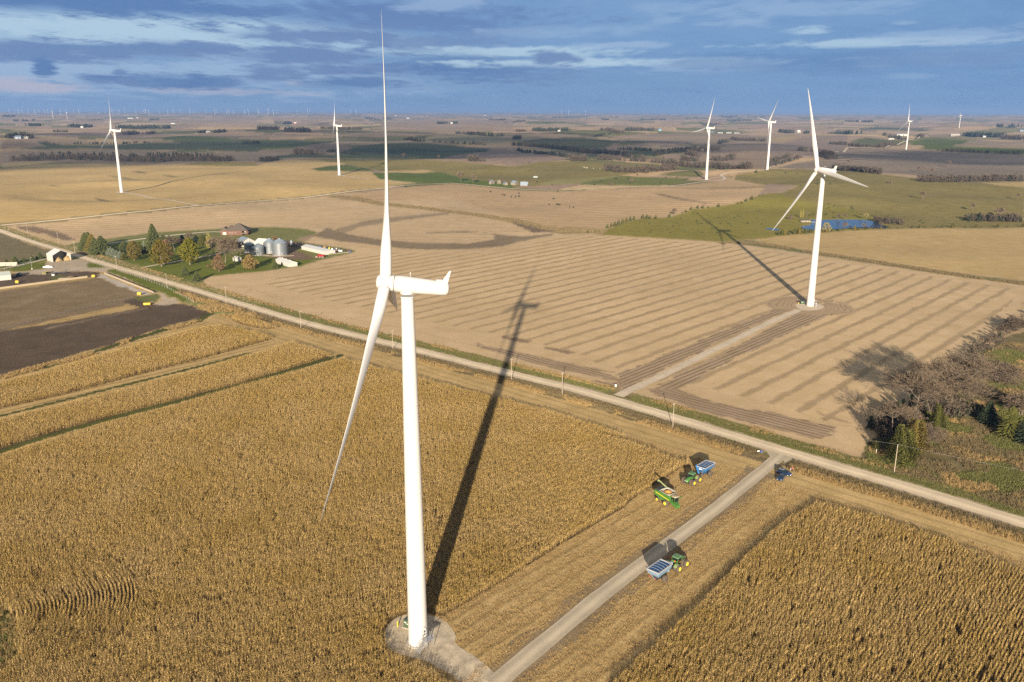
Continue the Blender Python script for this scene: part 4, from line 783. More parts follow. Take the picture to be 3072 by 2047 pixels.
def make_turbine(label, loc, yaw, phi, detail):
    root = thing('wind_turbine', label, 'wind turbine', loc, R(yaw), 'wind turbines on the fields'); HZ = 79.7
    mb = MB(); prof = [(2.13, .25), (2.10, 3), (1.98, 18), (1.80, 36), (1.55, 55), (1.24, 77.2)]
    mb.lathe(prof, 40 if detail else 20); mb.part('tower', M_WH, root)
    for z, r in ((.32, 2.2), (77.3, 1.33)): MB().lathe([(r, z-.12), (r+.05, z), (r, z+.12)], 36).part('tower_flange', M_WH, root)
    for z, r in ((18, 1.985), (36, 1.805), (55, 1.555)) if detail else (): MB().lathe([(r, z-.05), (r+.02, z), (r, z+.05)], 36).part('tower_seam', M_SEAM2, root)
    if detail:
        MB().lathe([(2.75, -.3), (2.75, .2), (2.65, .26), (2.1, .26)], 36).part('foundation', M_CON, root)
    # nacelle : tapering tube on its tilted axis
    def ring(s, r, n=28, sq=0., dz=0.):
        c = Vector((0, 0, HZ))+AX*s+Vector((0, 0, dz)); return [tuple(c+UPV*(r*math.sin(a))+Vector((0, 1, 0))*(r*math.cos(a))) for a in [2*math.pi*i/n for i in range(n)]]
    nac = MB().loft([ring(s, r) for s, r in ((2.32, 1.45), (2.3, 1.62), (.5, 1.66), (-1.2, 1.62), (-4, 1.5), (-6.8, 1.38), (-7.6, 1.3), (-8.05, 1.05), (-8.2, .6))]).lathe([(1.36, 78.0), (1.4, 78.35), (1.3, 79.2)], 28).part('nacelle', M_WH, root)
    if detail:
        MB().loft([ring(s, r) for s, r in ((-1.25, 1.63), (-1.29, 1.63))]).part('panel_seam', M_SEAM2, nac)
        MB().loft([ring(s, r) for s, r in ((2.42, 1.5), (2.33, 1.5))]).part('rotor_gap', M_SEAM, nac)
        c = Vector((0, 0, HZ))+AX*-6.2+UPV*1.55; MB().box(c, (1.15, .8, .42)).part('cooler', M_GRY, nac)
        c = Vector((0, 0, HZ))+AX*-.6+UPV*1.6; m = MB().cyl(c, c+Vector((0, 0, .75)), .035, n=6); m.cyl(c+Vector((0, -.35, .6)), c+Vector((0, .35, .6)), .03, n=6)
        for yy in (-.35, 0, .35): m.box(c+Vector((0, yy, .78)), (.16, .12, .16))
        m.part('wind_sensor', M_WH, nac)
    b = Vector((0, 0, HZ))+AX*-7.1+UPV*1.2; mb = MB()
    for yy in (-.5, .5):
        mb.add([tuple(b+Vector(v)) for v in ((-.55, yy*1., 0), (.75, yy, -.1), (1.35, yy*1.1, 2.1), (1.05, yy*1.1, 2.1), (-.55, yy+.08, 0), (.75, yy+.08, -.1), (1.35, yy*1.1+.08, 2.1), (1.05, yy*1.1+.08, 2.1))], [(0, 1, 2, 3), (7, 6, 5, 4), (0, 4, 5, 1), (1, 5, 6, 2), (2, 6, 7, 3), (3, 7, 4, 0)])
    mb.part('tail_fin', M_WH, nac)
    if detail:
        m = MB().cyl(b+Vector((1.2, .5, 2.1)), b+Vector((1.25, .5, 2.6)), .03, n=5); m.part('lightning_rod', M_STEEL, nac)
    # hub with short blade sockets
    hub = MB().loft([ring(s, r) for s, r in ((2.46, 1.5), (2.55, 1.58), (3.2, 1.6), (4.8, 1.5), (5.5, 1.36), (5.78, 1.1), (5.9, .5))])
    ctr = Vector((0, 0, HZ))+AX*4.15
    for k in range(3):
        q = R(phi+120*k); d = UPV*math.cos(q)+Vector((0, 1, 0))*math.sin(q); hub.cyl(ctr+d*.5, ctr+d*1.72, 1.28, 1.22, 24)
    h = hub.part('hub', M_WH, root)
    if detail:
        for k in range(3):
            q = R(phi+120*k); d = UPV*math.cos(q)+Vector((0, 1, 0))*math.sin(q); MB().cyl(ctr+d*1.70, ctr+d*1.76, 1.19, n=24).part('blade_bearing', M_SEAM, h)
    for o in place_blades(root, phi, BLADE, HZ): pass
    return root
BLADE = blade_mesh()
def entrance(root, az):
    """door, platform and stairs; az = direction the door faces, in the turbine's frame"""
    M = Matrix.Rotation(az, 4, 'Z'); pf = 2.1
    mb = MB(); n = 20; ring1 = []; ring2 = []
    for i in range(n):
        a = 2*math.pi*i/n; y = .52*math.cos(a); z = pf+1.25+1.2*math.sin(a); z = max(pf+.1, z)
        ring1.append((1.95, y, z)); ring2.append((2.22, y, z))
    mb.loft([ring1, ring2], smooth=False, M=M); d = mb.part('door', M_WH, root)
    MB().box((2.23, 0, pf+1.5), (.04, .46, .5), M=M).part('door_vent', M_DKP, d); MB().box((2.23, 0, pf+.8), (.04, .46, .36), M=M).part('door_vent', M_DKP, d)
    MB().loft([[(x, y*1.16, pf+1.27+(z-pf-1.27)*1.09) for _, y, z in ring1] for x in (1.95, 2.13)], smooth=False, M=M).part('door_frame_shade', M_GRY, root)  # frame coloured grey to paint the shading round the white door
    mb = MB(); mb.box((2.95, .2, pf-.06), (1.7, 2.2, .1), M=M)
    for x in (2.3, 3.7):
        for y in (-.8, 1.2): mb.box((x, y, pf/2-.05), (.1, .1, pf), M=M)
    mb.part('platform', M_STEEL, root)
    mb = MB()
    for k in range(10): mb.box((3.1, -.95-k*.24, pf-.1-k*.205), (1.0, .26, .05), M=M)
    for x in (2.6, 3.6): mb.cyl(M @ Vector((x, -.85, pf-.05)), M @ Vector((x, -3.3, .05)), .06, n=6)
    mb.part('staircase', M_STEEL, root)
    mb = MB()
    for z in (.55, 1.05):
        for p, q in (((2.6, -.85, pf+z), (2.6, -3.3, .05+z)), ((3.6, -.85, pf+z), (3.6, -3.3, .05+z)), ((3.75, -.85, pf+z), (3.75, 1.25, pf+z)), ((2.3, 1.25, pf+z), (3.75, 1.25, pf+z))): mb.cyl(M @ Vector(p), M @ Vector(q), .035, n=5)
    for x, y, z in ((2.6, -.85, pf), (3.6, -.85, pf), (2.6, -2.1, 1.0), (3.6, -2.1, 1.0), (2.6, -3.25, .1), (3.6, -3.25, .1), (3.75, 1.25, pf), (3.75, .2, pf), (2.4, 1.25, pf)): mb.cyl(M @ Vector((x, y, z)), M @ Vector((x, y, z+1.07)), .035, n=5)
    mb.part('handrail', M_STEEL, root)
def base(p): return (p.x, p.y, float(terr(p.x, p.y)))
t1 = make_turbine('huge white wind turbine in the foreground corn, tower rising from an oval gravel pad', base(T1), 0, 110, True); entrance(t1, R(-42))
t2 = make_turbine('white wind turbine on a gravel pad in the striped stubble field, right of centre', base(T2), 16, 23, True); entrance(t2, R(-30))
for lab, p, yaw, phi in (('white wind turbine on the golden field at far left, with a long thin shadow', W('A1', 1112, 992), 9, 118), ('white wind turbine on the golden field behind the foremost blade, small at left of centre', W('A2', 758, 824), 12, 14),
    ('white wind turbine beside the winding pale farm track, upper right of centre', W('A3', 1778, 847), 12, 100), ('white wind turbine half hidden behind the hill crest right of the track turbine', W('A3', 2338, 752), 6, 82),
    ('white wind turbine beyond the brown contour field beside a pale lane on the right', W('A4', 1260, 560), 9, 8), ('tiny white wind turbine on the hazy plain at the far right, its blades sideways', W('A4', 1745, 364), -20, 42)):
    make_turbine(lab, base(p), yaw, phi, False)
# hazy horizon turbines: one mesh each, copied
def far_turbine():
    mb = MB().cyl((0, 0, -3), (0, 0, 79), 2.4, 1.7, 6, caps=False).box((1.5, 0, 80), (12, 4, 4))
    for q in (10, 130, 250):
        d = Vector((-.05, math.sin(R(q)), math.cos(R(q)))); mb.cyl(Vector((-4, 0, 80)), Vector((-4, 0, 80))+d*50, 1.4, .5, 4, caps=False)
    return mb.mesh('wind_turbine', M_WH)
ftm = far_turbine(); fx = [('A1', x) for x in (75, 125, 160, 195, 250, 310, 350, 400, 430, 470, 545, 600, 665, 715, 820, 960, 1020, 1040, 1065, 1085, 1135, 1240, 1315, 1330, 1355, 1455, 1530, 1585, 1645, 1735, 1765, 1885, 1965, 1985, 2075, 2095, 2135, 2240, 2275)]+[('A2', x) for x in (5, 15, 100, 110, 150, 180, 370, 465, 485, 860, 910)]+[('A3', x) for x in (447, 512, 665)]
for i, (c, x) in enumerate(fx):
    D = 17500+2500*math.sin(i*2.3)+(1800 if i % 3 == 0 else 0)
    if c == 'A1' and x in (470, 600): D = 9800
    u, v = px(c, x, 250); a, yy, _ = ray(u, 345); q = Vector((a*D/yy, D))
    o = bpy.data.objects.new('wind_turbine', ftm); COL.objects.link(o); o.location = (q.x, q.y, float(terr(q.x, q.y))); o.rotation_euler = (0, 0, R(random.uniform(0, 30)))
    tag(o, 'tiny white wind turbine in the row along the hazy horizon', 'wind turbine', 'faint turbines along the horizon')
# transformer cabinets, bollards
M_TGR = mat('cabinet_green', (.045, .075, .035), .5); M_YEL = mat('safety_yellow', (.75, .50, .03), .5); M_LAB = mat('white_label', (.75, .75, .7), .6)
def cabinet(label, loc, rz):
    r = thing('transformer_cabinet', label, 'electrical cabinet', loc, rz)
    MB().box((0, 0, .95), (2.3, 1.9, 1.9)).part('housing', M_TGR, r); MB().box((0, 0, 1.96), (2.45, 2.05, .12)).part('lid', mat('cabinet_lid', (.06, .085, .06), .45), r)
    MB().box((0, 0, .06), (2.8, 2.4, .2)).part('base_slab', M_CON, r)
    for x, z, w, h in ((-.75, 1.45, .3, .22), (-.3, 1.42, .25, .06), (-.1, 1.1, .4, .12), (.35, 1.05, .16, .14), (-.55, 1.15, .12, .12)): MB().box((x, -.962, z), (w, .02, h)).part('warning_label', M_LAB, r)
    return r
def bollard(label, loc):
    r = thing('bollard', label, 'bollard', loc); MB().cyl((0, 0, -.1), (0, 0, 1.25), .13, n=12).lathe([(.13, 1.25), (.09, 1.33), (.02, 1.36)], 12).part('post', M_YEL, r); MB().cyl((0, 0, .0), (0, 0, .05), .2, n=12).part('footing', M_CON, r)
p = W('T4', 600, 640); cabinet('dark green transformer cabinet with white labels beside the foreground tower', (p.x+.9, p.y+.9, .02), R(-24)); bollard('yellow steel bollard on the gravel pad of the foreground turbine', base(W('T4', 455, 598)))
p = W('M2', 1150, 488); cabinet('green transformer cabinet at the foot of the right turbine', (p.x, p.y+1.5, .02), R(10)); bollard('yellow bollard beside the right turbine cabinet', base(W('M2', 1128, 487)))
# ================================================================ UTILITY POLES AND WIRES
M_WOOD = mat('weathered_pole', (.30, .25, .19), .85, var=.2, scale=1.2)
POLES = [('L5', 250, 210, 'utility pole at the far left corner between the two roads'), ('L5', 534, 302, 'utility pole by the dark ploughed patch left of the farm'), ('L5', 686, 388, 'utility pole beside the entrance of the pale drive'), ('L5', 1072, 532, 'utility pole at the end of the white fence by the grass island'),
 ('L5', 1535, 706, 'utility pole standing in the lawn behind the white fence'), ('L5', 2080, 836, 'utility pole in the tan grass past the white fence'), ('K7', 1152, 202, 'utility pole by the small block of corn'), ('K7', 2080, 402, 'utility pole beside the road just left of the big tower'),
 ('M1', 1692, 906, 'utility pole in the big turbine shadow beside the road'), ('M1', 1968, 986, 'utility pole left of the turbine track junction'), ('M2', 448, 1162, 'utility pole right of the turbine track junction'), ('R7', 1255, 1078, 'utility pole in front of the cedars at lower right')]
PP = []
def make_pole():
    r = thing('utility_pole', '', 'utility pole', (0, 0, 0), 0, 'utility poles along the gravel road')
    MB().cyl((0, 0, -.3), (0, 0, 9.6), .16, .11, 10).part('post', M_WOOD, r)
    MB().box((0, 0, 9.2), (.12, 1.5, .12)).part('crossarm', M_WOOD, r)
    for y in (-.65, .65, 0): MB().cyl((0, y, 9.25 if y else 9.6), (0, y, 9.45 if y else 9.8), .05, n=6).part('insulator', M_LAB, r)
    return r
pole0 = make_pole()
for i, (c, x, y, lab) in enumerate(POLES):
    p = W(c, x, y); r = pole0 if i == 0 else copy_tree(pole0); r.location = base(p); r['label'] = lab; PP.append(Vector(base(p)))
for i, r in enumerate([o for o in COL.objects if o.name.startswith('utility_pole')]):
    a = PP[max(i-1, 0)]; b = PP[min(i+1, len(PP)-1)]; r.rotation_euler = (0, 0, math.atan2(b.y-a.y, b.x-a.x))
def wire(name, label, a, b, sag, r=.022, n=14):
    mb = MB(); pts = [a.lerp(b, k/n)-Vector((0, 0, sag*4*(k/n)*(1-k/n))) for k in range(n+1)]
    for p, q in zip(pts[:-1], pts[1:]): mb.cyl(p, q, r, n=4, caps=False)
    return tag(mb.part(name, mat('wire_aluminium', (.35, .35, .34), .4, .5)), label, 'power line', 'power line spans along the road')
end = PP[-1]+(PP[-1]-PP[-2])
PW = PP+[end]
for i in range(len(PW)-1):
    for s, z in ((0, 9.8),):
        wire('power_line', 'thin wire from the %s pole from the left to the next along the road' % ordw(i), PW[i]+Vector((0, 0, z)), PW[i+1]+Vector((0, 0, z)), .9)
r = copy_tree(pole0); r.location = (end.x, end.y, 0); r['label'] = 'utility pole past the right edge, next along the road'
r = thing('yard_light', 'tall grey yard light pole on the grass strip of the left farm', 'lamp post', base(W('F5', 747, 515)))
MB().cyl((0, 0, 0), (0, 0, 8.6), .11, .08, 8).part('post', M_GRY, r); MB().box((.5, 0, 8.6), (1.1, .25, .12)).part('lamp_head', M_GRY, r); MB().cyl((0, 0, -.1), (0, 0, .5), .4, n=10).part('footing', M_LAB, r)
# ================================================================ VEHICLES
M_JG = mat('machine_green', (.055, .165, .03), .35, var=.12, scale=1.2, coat=.3); M_JGD = mat('dusty_green', (.16, .22, .09), .7, var=.2, scale=1.5); M_JY = mat('machine_yellow', (.85, .58, .02), .4)
M_ROOFD = mat('dusty_roof', (.30, .25, .17), .7, var=.2, scale=2); M_GLS = mat('dark_glass', (.012, .016, .016), .08, var=0); M_TYRE = mat('dusty_tyre', (.085, .066, .048), .9, var=.3, scale=4); M_DK = mat('engine_dark', (.03, .035, .04), .5)
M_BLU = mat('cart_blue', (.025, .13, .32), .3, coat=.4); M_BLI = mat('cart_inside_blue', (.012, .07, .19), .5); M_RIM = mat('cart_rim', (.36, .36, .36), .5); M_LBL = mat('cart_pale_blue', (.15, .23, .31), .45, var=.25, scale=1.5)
M_GRAIN = mat('corn_grain', (.62, .29, .06), .9, var=.25, scale=9); M_RED = mat('lamp_red', (.55, .03, .02), .4); M_ORG = mat('sign_orange', (.8, .18, .03), .5); M_DUST = mat('dusty_green_roof', (.10, .19, .09), .6, var=.15, scale=2)
def wheel(parent, c, r, w, rim=True, inner=.52, name='wheel'):
    mb = MB(); x, y, z = c; n = 26; s = 1 if y > 0 else -1
    prof = [(r*.55, -w/2), (r*.9, -w/2), (r, -w*.36), (r, w*.36), (r*.9, w/2), (r*.55, w/2)]
    mb.loft([[(x+rr*math.cos(2*math.pi*i/n), y+t, z+rr*math.sin(2*math.pi*i/n)) for i in range(n)] for rr, t in prof], caps=not rim)
    for i in range(22):      # lugs
        a = 2*math.pi*i/22; M = Matrix.Translation((x, y, z)) @ Matrix.Rotation(-a, 4, 'Y') @ Matrix.Translation((r, (.22 if i % 2 else -.22)*w, 0)) @ Matrix.Rotation(.5 if i % 2 else -.5, 4, 'X'); mb.box((0, 0, 0), (.07, w*.5, .07), M=M)
    wh = mb.part(name, M_TYRE, parent)
    if rim:
        mb = MB(); q = [(r*inner, .0), (r*inner, w*.5+.01), (r*inner*.9, w*.5+.02), (r*inner*.75, w*.30), (r*.16, w*.28), (r*.14, w*.5), (.02, w*.5)]
        mb.loft([[(x+rr*math.cos(2*math.pi*i/20), y+s*t, z+rr*math.sin(2*math.pi*i/20)) for i in range(20)] for rr, t in q], caps=True)
        mb.part('rim', M_JY, wh)
    return wh
def heading(c, a, b):
    p, q = W(c, *a), W(c, *b); return math.atan2(q.y-p.y, q.x-p.x)
HV = math.atan2(VDIR[1], VDIR[0])
# --- combine
pf = W('E1', 648, 1288); pr = W('E1', 470, 1192); hd = math.atan2(pf.y-pr.y, pf.x-pr.x)
c = Vector((pf.x, pf.y, 0))+Vector((-math.sin(hd), math.cos(hd), 0))*1.75
cb = thing('combine_harvester', 'green combine harvester with a heap of orange corn in its open grain tank', 'combine harvester', (c.x, c.y, 0), hd)
M_TRIM = mat('stripe_yellow', (.85, .65, .03), .4)
MB().prism([(-5.2, 2.1), (-5.3, 3.2), (-4.9, 3.45), (.7, 3.45), (1.05, 3.2), (1.15, 2.3), (1.0, 1.75), (.6, 1.9), (-.6, 1.95), (-1.1, 1.3), (-2.6, 1.15), (-3.2, 1.5), (-4.6, 1.75)], -1.5, 1.5).part('body', M_JG, cb)
for s in (-1, 1):
    mb = MB(); y0, y1 = (1.503*s, 1.53*s); a, b = (-4.7, 2.72), (.95, 2.18)
    mb.add([(a[0], y0, a[1]), (b[0], y0, b[1]), (b[0], y0, b[1]+.16), (a[0], y0, a[1]+.14), (a[0], y1, a[1]), (b[0], y1, b[1]), (b[0], y1, b[1]+.16), (a[0], y1, a[1]+.14)], [(0, 1, 2, 3), (7, 6, 5, 4), (0, 4, 5, 1), (1, 5, 6, 2), (2, 6, 7, 3), (3, 7, 4, 0)]); mb.part('stripe', M_TRIM, cb)
def rrect(x0, x1, hy, z, ch=.35): return [(x0, -hy+ch, z), (x0+ch, -hy, z), (x1-ch, -hy, z), (x1, -hy+ch, z), (x1, hy-ch, z), (x1-ch, hy, z), (x0+ch, hy, z), (x0, hy-ch, z)]
MB().loft([rrect(-2.7, .7, 1.35, 3.44), rrect(-3.0, 1.05, 1.75, 4.15, .6), rrect(-2.93, .98, 1.68, 4.15, .6), rrect(-2.6, .6, 1.25, 3.5)], smooth=False, caps=False).part('grain_tank', mat('tank_pale', (.27, .26, .22), .6), cb)
mb = MB(); rg = []
for k in range(6):
    t = k/5; rg.append([(-1.0+1.75*(1-t)*math.cos(6.283*i/16)*.98, 1.4*(1-t)*math.sin(6.283*i/16), 3.62+.72*t+.04*math.sin(i*3)) for i in range(16)])
mb.loft(rg); mb.part('grain_heap', M_GRAIN, cb)
MB().box((1.85, 0, 2.75), (1.5, 1.6, 1.4), taper=1.06).part('cab', M_GLS, cb)
MB().loft([[(1.85+rx*math.cos(6.283*i/16)*abs(math.cos(6.283*i/16))**-.3, ry*math.sin(6.283*i/16)*abs(math.sin(6.283*i/16)+1e-6)**-.3, z) for i in range(16)] for rx, ry, z in ((1.05, 1.0, 3.5), (1.1, 1.05, 3.6), (1.0, .95, 3.72), (.6, .5, 3.8))]).part('cab_roof', M_ROOFD, cb)
mb = MB()
for x, y in ((1.12, -.82), (1.12, .82), (2.62, -.82), (2.62, .82)): mb.box((x, y, 2.75), (.08, .08, 1.45))
mb.part('cab_frame', M_JG, cb)
MB().loft([rrect(-5.0, -3.0, 1.3, 3.44, .3), rrect(-4.85, -3.1, 1.15, 3.85, .3)], smooth=False).part('engine_deck', M_DK, cb)
MB().add([(1.0, -.65, 1.0), (1.0, .65, 1.0), (1.0, .65, 1.9), (1.0, -.65, 1.9), (3.4, -.7, .35), (3.4, .7, .35), (3.4, .7, 1.15), (3.4, -.7, 1.15)], [(0, 3, 2, 1), (4, 5, 6, 7), (0, 1, 5, 4), (1, 2, 6, 5), (2, 3, 7, 6), (3, 0, 4, 7)]).part('feeder_house', M_JG, cb)
MB().cyl((-2.4, 1.55, 3.75), (-7.6, 2.3, 4.5), .24, .2, 12).cyl((-7.55, 2.3, 4.5), (-7.8, 2.32, 4.1), .22, .24, 10).part('unloading_auger', mat('auger_pale_green', (.30, .36, .17), .6), cb)
mb = MB()
for k in range(5): mb.box((1.4+.12*k, 1.25+.06*k, 1.9-.32*k), (.5, .45, .05))
mb.cyl((1.2, 1.5, 2.0), (2.0, 1.7, .5), .04, n=5); mb.cyl((1.7, 1.1, 2.0), (2.5, 1.35, .5), .04, n=5); mb.part('ladder', M_JG, cb)
for s in (-1, 1):
    wheel(cb, (0, 1.8*s, .97), .97, .75, inner=.5); wheel(cb, (-3.78, 1.55*s, .68), .68, .5, inner=.55)
    MB().box((2.75, .62*s, 3.62), (.1, .25, .14)).part('headlight', M_LAB, cb)
    MB().cyl((2.3, .85*s, 3.3), (2.5, 1.6*s, 3.3), .03, n=5).box((2.5, 1.65*s, 3.0), (.08, .3, .5)).part('mirror', M_JG, cb)
# --- articulated tractors
def make_tractor(label, loc, rz):
    t = thing('tractor', label, 'tractor', loc, rz, 'green articulated tractors pulling grain carts')
    # hood with rounded nose
    def sec(x, hw, z0, z1): return [(x, -hw, z0), (x, -hw, z1-.22), (x, -hw*.7, z1-.03), (x, 0, z1), (x, hw*.7, z1-.03), (x, hw, z1-.22), (x, hw, z0)]
    MB().loft([sec(.75, .62, 1.0, 2.35), sec(2.0, .58, 1.0, 2.25), sec(3.0, .52, 1.0, 2.05), sec(3.35, .46, 1.02, 1.75), sec(3.42, .38, 1.1, 1.5)]).part('hood', M_JG, t)
    MB().box((3.36, 0, 1.28), (.14, .8, .45)).part('grille', M_DK, t)
    for s in (-1, 1): MB().box((3.32, .3*s, 1.66), (.16, .26, .12)).part('headlight', M_LAB, t)
    MB().box((-.05, 0, 2.42), (1.75, 1.66, 1.3), taper=1.05).part('cab', M_GLS, t)
    mb = MB()
    for x in (-.92, .82):
        for y in (-.84, .84): mb.box((x, y, 2.42), (.1, .1, 1.34))
    mb.box((-.05, 0, 1.72), (1.86, 1.75, .22)); mb.box((-.9, 0, 1.98), (.1, 1.66, .4)); mb.part('cab_frame', M_JG, t)
    MB().loft([rrect(-1.15, 1.0, 1.0, 3.08, .3), rrect(-1.2, 1.05, 1.03, 3.2, .35), rrect(-1.05, .9, .88, 3.32, .3)], smooth=False).part('cab_roof', M_DUST, t)
    MB().box((1.3, 0, 1.05), (3.6, .8, .4)).box((-1.75, 0, 1.0), (2.2, .8, .5)).box((-2.6, 0, .9), (.5, 1.1, .25)).part('frame', M_DK, t)
    for s in (-1, 1):
        mb = MB(); n = 7; vs = []
        for i in range(n):
            a = R(25+130*i/(n-1)); vs += [(-1.75+1.12*math.cos(a), .75*s, .95+1.12*math.sin(a)), (-1.75+1.12*math.cos(a), 1.65*s, .95+1.12*math.sin(a))]
        vs += [(v[0], v[1], v[2]+.06) for v in vs]; m = 2*n
        fs = [(2*i, 2*i+1, 2*i+3, 2*i+2) for i in range(n-1)]+[(m+2*i, m+2*i+2, m+2*i+3, m+2*i+1) for i in range(n-1)]+[(2*i, 2*i+2, m+2*i+2, m+2*i) for i in range(n-1)]+[(2*i+1, m+2*i+1, m+2*i+3, 2*i+3) for i in range(n-1)]
        mb.add(vs, fs); mb.part('fender', M_JGD, t)
        for x in (-1.75, 1.75):
            wheel(t, (x, .98*s, .97), .97, .62, rim=False); wheel(t, (x, 1.82*s, .97), .97, .62, inner=.52)
        MB().cyl((-.9, .9*s, 2.6), (-1.0, 1.6*s, 2.65), .03, n=5).box((-1.0, 1.65*s, 2.65), (.06, .2, .14)).part('warning_lamp', M_RED, t)
    MB().cyl((1.1, -.72, 1.9), (1.1, -.72, 3.2), .08, n=8).part('exhaust_pipe', M_DK, t)
    MB().add([(-.99, -.22, 1.9), (-.99, .22, 1.9), (-.99, 0, 2.3), (-.97, -.22, 1.9), (-.97, .22, 1.9), (-.97, 0, 2.3)], [(0, 2, 1), (3, 4, 5), (0, 1, 4, 3), (1, 2, 5, 4), (2, 0, 3, 5)]).part('slow_vehicle_sign', M_ORG, t)
    return t
def make_cart(label, loc, rz, shell, loaded):
    t = thing('grain_cart', label, 'grain cart', loc, rz, 'grain carts in the harvested strip')
    def rr(x0, x1, hy, z): return rrect(x0, x1, hy, z, .12)
    def arc(x0, x1, hy, z, bow=.35): return [(x0, -hy, z), (x0-bow*.0, 0, z), (x0, hy, z), (x1, hy, z), (x1+bow, hy*.5, z), (x1+bow*1.25, 0, z), (x1+bow, -hy*.5, z), (x1, -hy, z)]
    MB().loft([rr(-1.2, 1.4, .5, .9), rr(-2.9, 2.9, 1.6, 2.5), rr(-3.2, 3.2, 1.75, 3.55)], smooth=False, caps=False).add([(-1.2, -.5, .9), (1.4, -.5, .9), (1.4, .5, .9), (-1.2, .5, .9)], [(3, 2, 1, 0)]).part('tub', shell, t)
    MB().loft([rr(-3.05, 3.05, 1.6, 3.56), rr(-2.7, 2.7, 1.42, 2.5), rr(-1.0, 1.2, .5, 1.5)], smooth=False).part('tub_lining', M_BLI, t)
    mb = MB()
    for y in (-1.72, 1.72): mb.box((0, y, 3.62), (6.5, .2, .18))
    for x in (-3.1, 3.1): mb.box((x, 0, 3.62), (.34, 3.3, .2))
    mb.part('rim', M_RIM, t)
    for k in range(5):
        x = -2.2+1.1*k; mb = MB(); pts = [(x, 1.7*math.sin(a), 3.6+.42*math.cos(a)) for a in [R(-90+180*i/10) for i in range(11)]]
        for p, q in zip(pts[:-1], pts[1:]): mb.cyl(p, q, .035, n=5, caps=False)
        mb.part('tarp_bow', M_RIM, t)
    MB().cyl((3.0, -.6, 1.1), (3.35, -1.5, 4.0), .28, .26, 12).part('auger', shell, t)
    MB().box((2.6, 0, .75), (5.4, .3, .3)).box((0, 0, .85), (.5, 3.2, .35)).box((-.9, 0, .9), (2.0, 1.3, .3)).part('chassis', M_DK, t)
    MB().box((5.0, 0, .7), (1.6, .22, .2)).part('hitch', M_DK, t)
    for s in (-1, 1): wheel(t, (-.1, 1.75*s, .9), .9, .8, rim=False)
    mb = MB()
    for k in range(7): mb.box((3.55-.05*k, .9, 1.3+.33*k), (.06, .5, .05))
    mb.part('ladder', M_RIM, t)
    MB().cyl((-3.35, 1.6, 3.4), (-3.5, -1.0, 1.9), .05, n=6).part('tarp_crank', M_RIM, t)
    for s in (-1, 1): MB().box((-3.0, .9*s, 1.85), (.1, .3, .16)).part('tail_lamp', M_RED, t)
    for x, z in ((3.1, 3.0),): MB().box((x+.06, 0, z), (.05, 1.0, .32)).part('decal', M_LAB, t)
    return t
def off(p, h, dx, dy): return Vector((p.x+dx*math.cos(h)-dy*math.sin(h), p.y+dx*math.sin(h)+dy*math.cos(h), 0))
# tractor 1 comes toward the camera (-v): its left side shows
h1 = HV+math.pi; f = W('E1', 1210, 890); c = off(f, h1, -1.75, -2.1); make_tractor('green tractor with yellow wheel rims facing the camera, in front of the blue cart', (c.x, c.y, 0), h1)
q = off(c, h1, -8.0, .2); make_cart('bright blue grain cart with white hoops, behind the tractor near the combine', (q.x, q.y, 0), h1, M_BLU, 0)
h2 = HV; f = W('E2', 1020, 1040); c = off(f, h2, 1.75, 2.1); make_tractor('green tractor seen from behind beside the gravel track, its cab toward the road', (c.x, c.y, 0), h2)
q = off(c, h2, -7.9, .1); make_cart('pale blue grain cart with white hoops parked beside the gravel track', (q.x, q.y, 0), h2, M_LBL, 0)  # shell paler blue than the other cart
